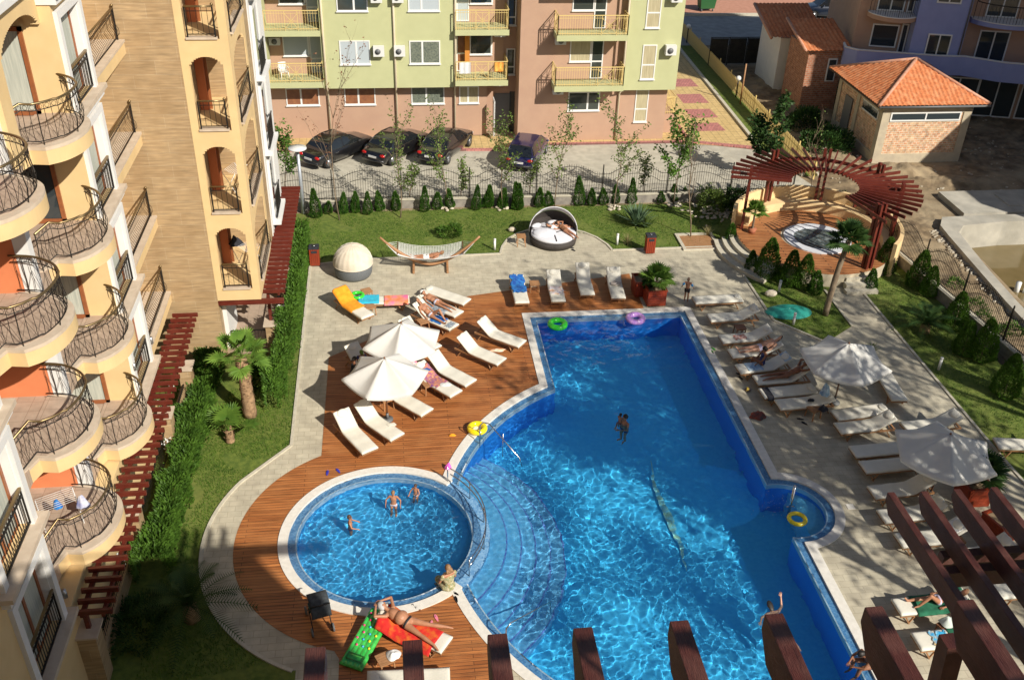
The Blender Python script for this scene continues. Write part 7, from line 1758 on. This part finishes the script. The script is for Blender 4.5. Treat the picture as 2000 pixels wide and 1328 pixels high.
def lying(ang=30, knee=False, faceup=True, arms='side', prop=False):
    """on a lounger: x towards the feet, hinge at the origin, z up; backrest raised by ang degrees"""
    ca, sa = cos(R(ang)), sin(R(ang)); zb = .335+.085
    def B(u, y, w): return (-u*ca - w*sa if True else 0, y, zb+u*sa+w*ca)
    f = .12
    P = dict(pelvis=(.06, 0, zb+.12), chest=B(.30, 0, .12), neck=B(.53, 0, .13), head=B(.67, 0, .16), hipl=(.10, .09, zb+.11), hipr=(.10, -.09, zb+.11), knl=(.52, .11, zb+.09), knr=(.52, -.11, zb+.09), anl=(.94, .12, zb+.05), anr=(.94, -.12, zb+.05), toel=(1.04, .14, zb+.16), toer=(1.04, -.14, zb+.16))
    P['shl'] = B(.46, .17, .10); P['shr'] = B(.46, -.17, .10)
    if not faceup: P['shl'], P['shr'] = P['shr'], P['shl']; P['hipl'], P['hipr'] = P['hipr'], P['hipl']; P['knl'], P['knr'] = P['knr'], P['knl']; P['anl'], P['anr'] = P['anr'], P['anl']; P['toel'] = (1.08, -.13, zb+.01); P['toer'] = (1.08, .13, zb+.01)
    sl = 1 if faceup else -1
    if arms == 'side': P['ell'] = B(.24, sl*.27, .08); P['elr'] = B(.24, -sl*.27, .08); P['wrl'] = (.02, sl*.27, zb+.08); P['wrr'] = (.02, -sl*.27, zb+.08)
    if arms == 'up': P['ell'] = B(.66, sl*.36, .12); P['elr'] = B(.66, -sl*.36, .12); P['wrl'] = B(.80, sl*.12, .12); P['wrr'] = B(.80, -sl*.12, .12)
    if knee: P['knl'] = (.44, .12, zb+.42); P['anl'] = (.72, .12, zb+.06); P['toel'] = (.85, .13, zb+.03)
    P['face'] = (B(0, 0, 1)[0]-B(0, 0, 0)[0], 0, (B(0, 0, 1)[2]-B(0, 0, 0)[2])) if faceup else (0, .9, .25)
    return P
def on_lounger(lk, J, label, **k):
    t = L_[lk]; return person(label, J, t.location, t.rotation_euler[2], **k)
JL = lying(14, faceup=False, arms='side'); on_lounger('L', JL, 'woman lying face down on the flat lounger with a white cap', skin=SK, hair=HK, hat=M_wt, wear=[('briefs', SW_w)], s=.95)
on_lounger('K', lying(38, knee=True), 'woman on her back with one knee bent, in a striped bikini', skin=SK, hair=HB_, wear=[('bra', SW_w), ('briefs', SW_w)], hair_len=.1, s=.95)
JW = lying(30, faceup=True); on_lounger('W', JW, 'man in pale trunks on the right side with his head near the raised back', skin=SKL, hair=HK, wear=[('trunks', SW_l)], fat=.5)
on_lounger('Y', lying(38, faceup=False, arms='up'), 'dark tanned man lying on his front below the shaded parasol', skin=SKD, hair=HK, wear=[('briefs', SKD)], s=.98)
J = lying(30); z0 = .42
J = dict(pelvis=(.30, -.12, z0+.11), chest=(.26, -.13, z0+.38), neck=(.24, -.14, z0+.57), head=(.27, -.15, z0+.72), shl=(.24, -.30, z0+.52), shr=(.25, .04, z0+.52), ell=(.35, -.36, z0+.28), elr=(.42, .08, z0+.30), wrl=(.50, -.34, z0+.12), wrr=(.56, 0, z0+.14),
         hipl=(.33, -.22, z0+.10), hipr=(.34, -.04, z0+.10), knl=(.50, -.50, z0+.12), knr=(.55, -.42, z0+.14), anl=(.50, -.52, .08), anr=(.58, -.46, .08), toel=(.52, -.68, .03), toer=(.62, -.62, .03), face=(.7, -.7, -.1))
on_lounger('X', J, 'tanned person sitting sideways on the lounger with the blue patterned towel', skin=SKD, hair=HK, wear=[('swimsuit', SW_n)], s=.95)
on_lounger('a4', lying(14, knee=True), 'woman in a lilac bikini sunbathing on a green towel', skin=SK, hair=HL_, wear=[('bra', SW_l), ('briefs', SW_l)], s=.97, vox=.014)
J = lying(14, arms='up', faceup=False); J['knl'] = (.55, -.17, J['knl'][2]); J['anl'] = (.98, -.24, J['anl'][2]); J['toel'] = (1.14, -.30, J['toel'][2]); J['knr'] = (.56, .22, J['knr'][2]); J['anr'] = (.96, .40, J['anr'][2]); J['toer'] = (1.10, .47, J['toer'][2])
on_lounger('b1', J, 'heavy man in black briefs lying on his front with his arms round his head', skin=SK, hair=HG, wear=[('briefs', SW_b)], fat=.9, s=1.06, vox=.013)
# boy with armbands
q = at(1339, 590); person('boy with blue armbands walking beside the far end of the pool', pose(knr=(-.09, .12, .52), anr=(-.09, .02, .1), toer=(-.09, .16, .03), ell=(.30, 0, 1.18), elr=(-.30, 0, 1.18), wrl=(.36, .12, 1.02), wrr=(-.36, .12, 1.02), face=(.2, 1, 0)), (q.x, q.y, 0), R(-25), .68, SK, HB_, [('shorts', SW_b), ('armbands', mat('blue_vinyl', (.05, .28, .62), rough=.3))])
# bathers
def bather(px, py, label, depth, rz, s=.75, skin=None, hair=None, wear=(), J=None, **k):
    q = at(px, py, 0); return person(label, J or pose(ell=(.28, .08, 1.20), elr=(-.28, .08, 1.20), wrl=(.26, .30, 1.12), wrr=(-.26, .30, 1.12), face=(0, 1, -.2)), (q.x, q.y, -depth), rz, s, skin or SK, hair or HB_, wear, **k)
bather(812, 966, 'small child standing in the round pool near its far edge', .52, R(150), .55, SK, HB_, [('briefs', SW_w)]); bather(769, 990, 'child standing in the middle of the round pool with arms held out', .52, R(170), .68, SK, HL_, [('briefs', SW_w)], J=pose(ell=(.33, .02, 1.22), elr=(-.33, .02, 1.22), wrl=(.34, .14, 1.02), wrr=(-.34, .14, 1.02), face=(0, 1, -.1)))
bather(684, 1028, 'child up to the waist in the round pool reaching to the right', .72, R(-90), .68, SK, HB_, [('briefs', SW_n)])
bather(1220, 826, 'man standing in the big pool holding a small child', 1.36, R(120), 1.0, SK, HK, [('trunks', SW_n)], J=pose(ell=(.27, .10, 1.15), elr=(-.27, .10, 1.15), wrl=(.10, .32, 1.18), wrr=(-.10, .32, 1.18), face=(0, 1, 0)))
bather(1211, 822, 'small child held by the man in the big pool', .62, R(-60), .55, SK, HK, [('briefs', SW_r)]); 
J = pose(pelvis=(0, -.25, 1.28), chest=(0, 0, 1.38), neck=(0, .20, 1.46), head=(0, .32, 1.55), shl=(.18, .14, 1.42), shr=(-.18, .14, 1.42), ell=(.36, .28, 1.44), elr=(-.36, .10, 1.36), wrl=(.42, .48, 1.60), wrr=(-.48, -.05, 1.40), hipl=(.09, -.3, 1.25), hipr=(-.09, -.3, 1.25), knl=(.12, -.65, 1.15), knr=(-.12, -.65, 1.15), anl=(.15, -1.0, 1.2), anr=(-.15, -1.0, 1.1), toel=(.15, -1.15, 1.2), toer=(-.15, -1.15, 1.1), face=(0, 1, .1))
bather(1515, 1200, 'swimmer with raised arm behind the sixth near beam', 1.52, R(10), 1.0, SKL, HK, [('trunks', SW_n)], J=J)
# seated woman on the rim of the round pool
q = at(879, 1150, .04)
J = pose(pelvis=(0, 0, .12), chest=(0, .04, .42), neck=(0, .05, .64), head=(0, .08, .80), shl=(.19, .04, .58), shr=(-.19, .04, .58), ell=(.25, .12, .32), elr=(-.25, .12, .32), wrl=(.14, .34, .20), wrr=(-.14, .34, .20), hipl=(.10, .05, .12), hipr=(-.10, .05, .12), knl=(.12, .45, .12), knr=(-.12, .45, .12), anl=(.12, .50, -.28), anr=(-.12, .50, -.28), toel=(.12, .64, -.36), toer=(-.12, .64, -.36), face=(0, 1, -.2))
person('woman in a floral dress sitting on the rim of the round pool', J, (q.x-.02, q.y-.02, .03), R(25), 1.0, SK, HL_, [('dress', M_dress)], hair_len=.06, vox=.014)
# people at the left parasols
def seated(px, py, label, rz, s, z0=.42, **k):
    q = at(px, py, z0); J = pose(pelvis=(0, 0, z0/s+.11), chest=(0, .05, z0/s+.38), neck=(0, .08, z0/s+.58), head=(0, .12, z0/s+.73), shl=(.17, .07, z0/s+.52), shr=(-.17, .07, z0/s+.52), ell=(.24, .2, z0/s+.32), elr=(-.24, .2, z0/s+.32), wrl=(.12, .4, z0/s+.24), wrr=(-.12, .4, z0/s+.24),
        hipl=(.09, .04, z0/s+.10), hipr=(-.09, .04, z0/s+.10), knl=(.14, .44, z0/s+.1), knr=(-.14, .44, z0/s+.1), anl=(.14, .46, .08/s), anr=(-.14, .46, .08/s), toel=(.14, .62, .03), toer=(-.14, .62, .03), face=(0, 1, -.3)); return person(label, J, (q.x, q.y, 0), rz, s, **k)
seated(706, 712, 'person with a green cap sitting under the left parasols', R(200), .8, skin=SKD, hair=HK, hat=mat('green_cap', (.13, .22, .04), rough=.9), wear=[('shirt', SW_n)])
seated(690, 730, 'dark clothed person bent over in the shade of the nearer left parasol', R(-60), .85, skin=SKD, hair=HK, wear=[('shirt', M_bk), ('shorts', M_bk)])
# on the open daybed
dbl = bpy.data.objects['open_daybed'].location
J = lying(8, knee=False); 
def daybed_person(dx, dy, rz, label, s, **k):
    J = lying(10, **{q: k.pop(q) for q in ('knee', 'faceup', 'arms') if q in k}); return person(label, J, (dbl.x+dx, dbl.y+dy, .11), rz, s, **k)
daybed_person(.55, .0, R(-62), 'tanned girl lying on her front on the round daybed', .85, skin=SK, hair=HB_, faceup=False, arms='up', wear=[('swimsuit', mat('brown_swimwear', (.2, .09, .04), rough=.8))], hair_len=.1)
daybed_person(.30, .38, R(8), 'person in a white shirt and blue shorts lying under the hood of the round daybed', .8, skin=SK, hair=HB_, wear=[('shirt', M_wt), ('shorts', mat('light_blue_shorts', (.15, .4, .55), rough=.9))])
h = bpy.data.objects['hammock']; hx, hy, hr = h.location.x, h.location.y, h.rotation_euler[2]
J = {k: (v[0]*.9, v[1], v[2]*.9+.11) for k, v in lying(16, faceup=True).items()}; J['face'] = (0, 0, 1)
person('person lying in the hammock, mostly hidden by its side', J, (hx-.05, hy+.02, 0), hr+pi, .9, SK, HL_, [('shorts', M_wt)])
# bottom right: man crouching at the pool edge
q = at(1697, 1300, .03); z = 0
J = pose(pelvis=(0, 0, .13), chest=(0, .16, .36), neck=(0, .32, .50), head=(0, .44, .60), shl=(.19, .26, .46), shr=(-.19, .26, .46), ell=(.24, .44, .30), elr=(-.24, .44, .30), wrl=(.12, .62, .24), wrr=(-.10, .60, .26), hipl=(.10, .05, .13), hipr=(-.10, .05, .13), knl=(.15, .46, .20), knr=(-.15, .46, .20), anl=(.13, .52, -.2), anr=(-.13, .52, -.2), toel=(.13, .66, -.26), toer=(-.13, .66, -.26), face=(0, .8, -.6))
person('tanned man hunched over on the pool edge at the bottom right', J, (q.x+.05, q.y, .03), R(100), 1.0, SKD, HK, [('trunks', SW_n)], fat=.2)
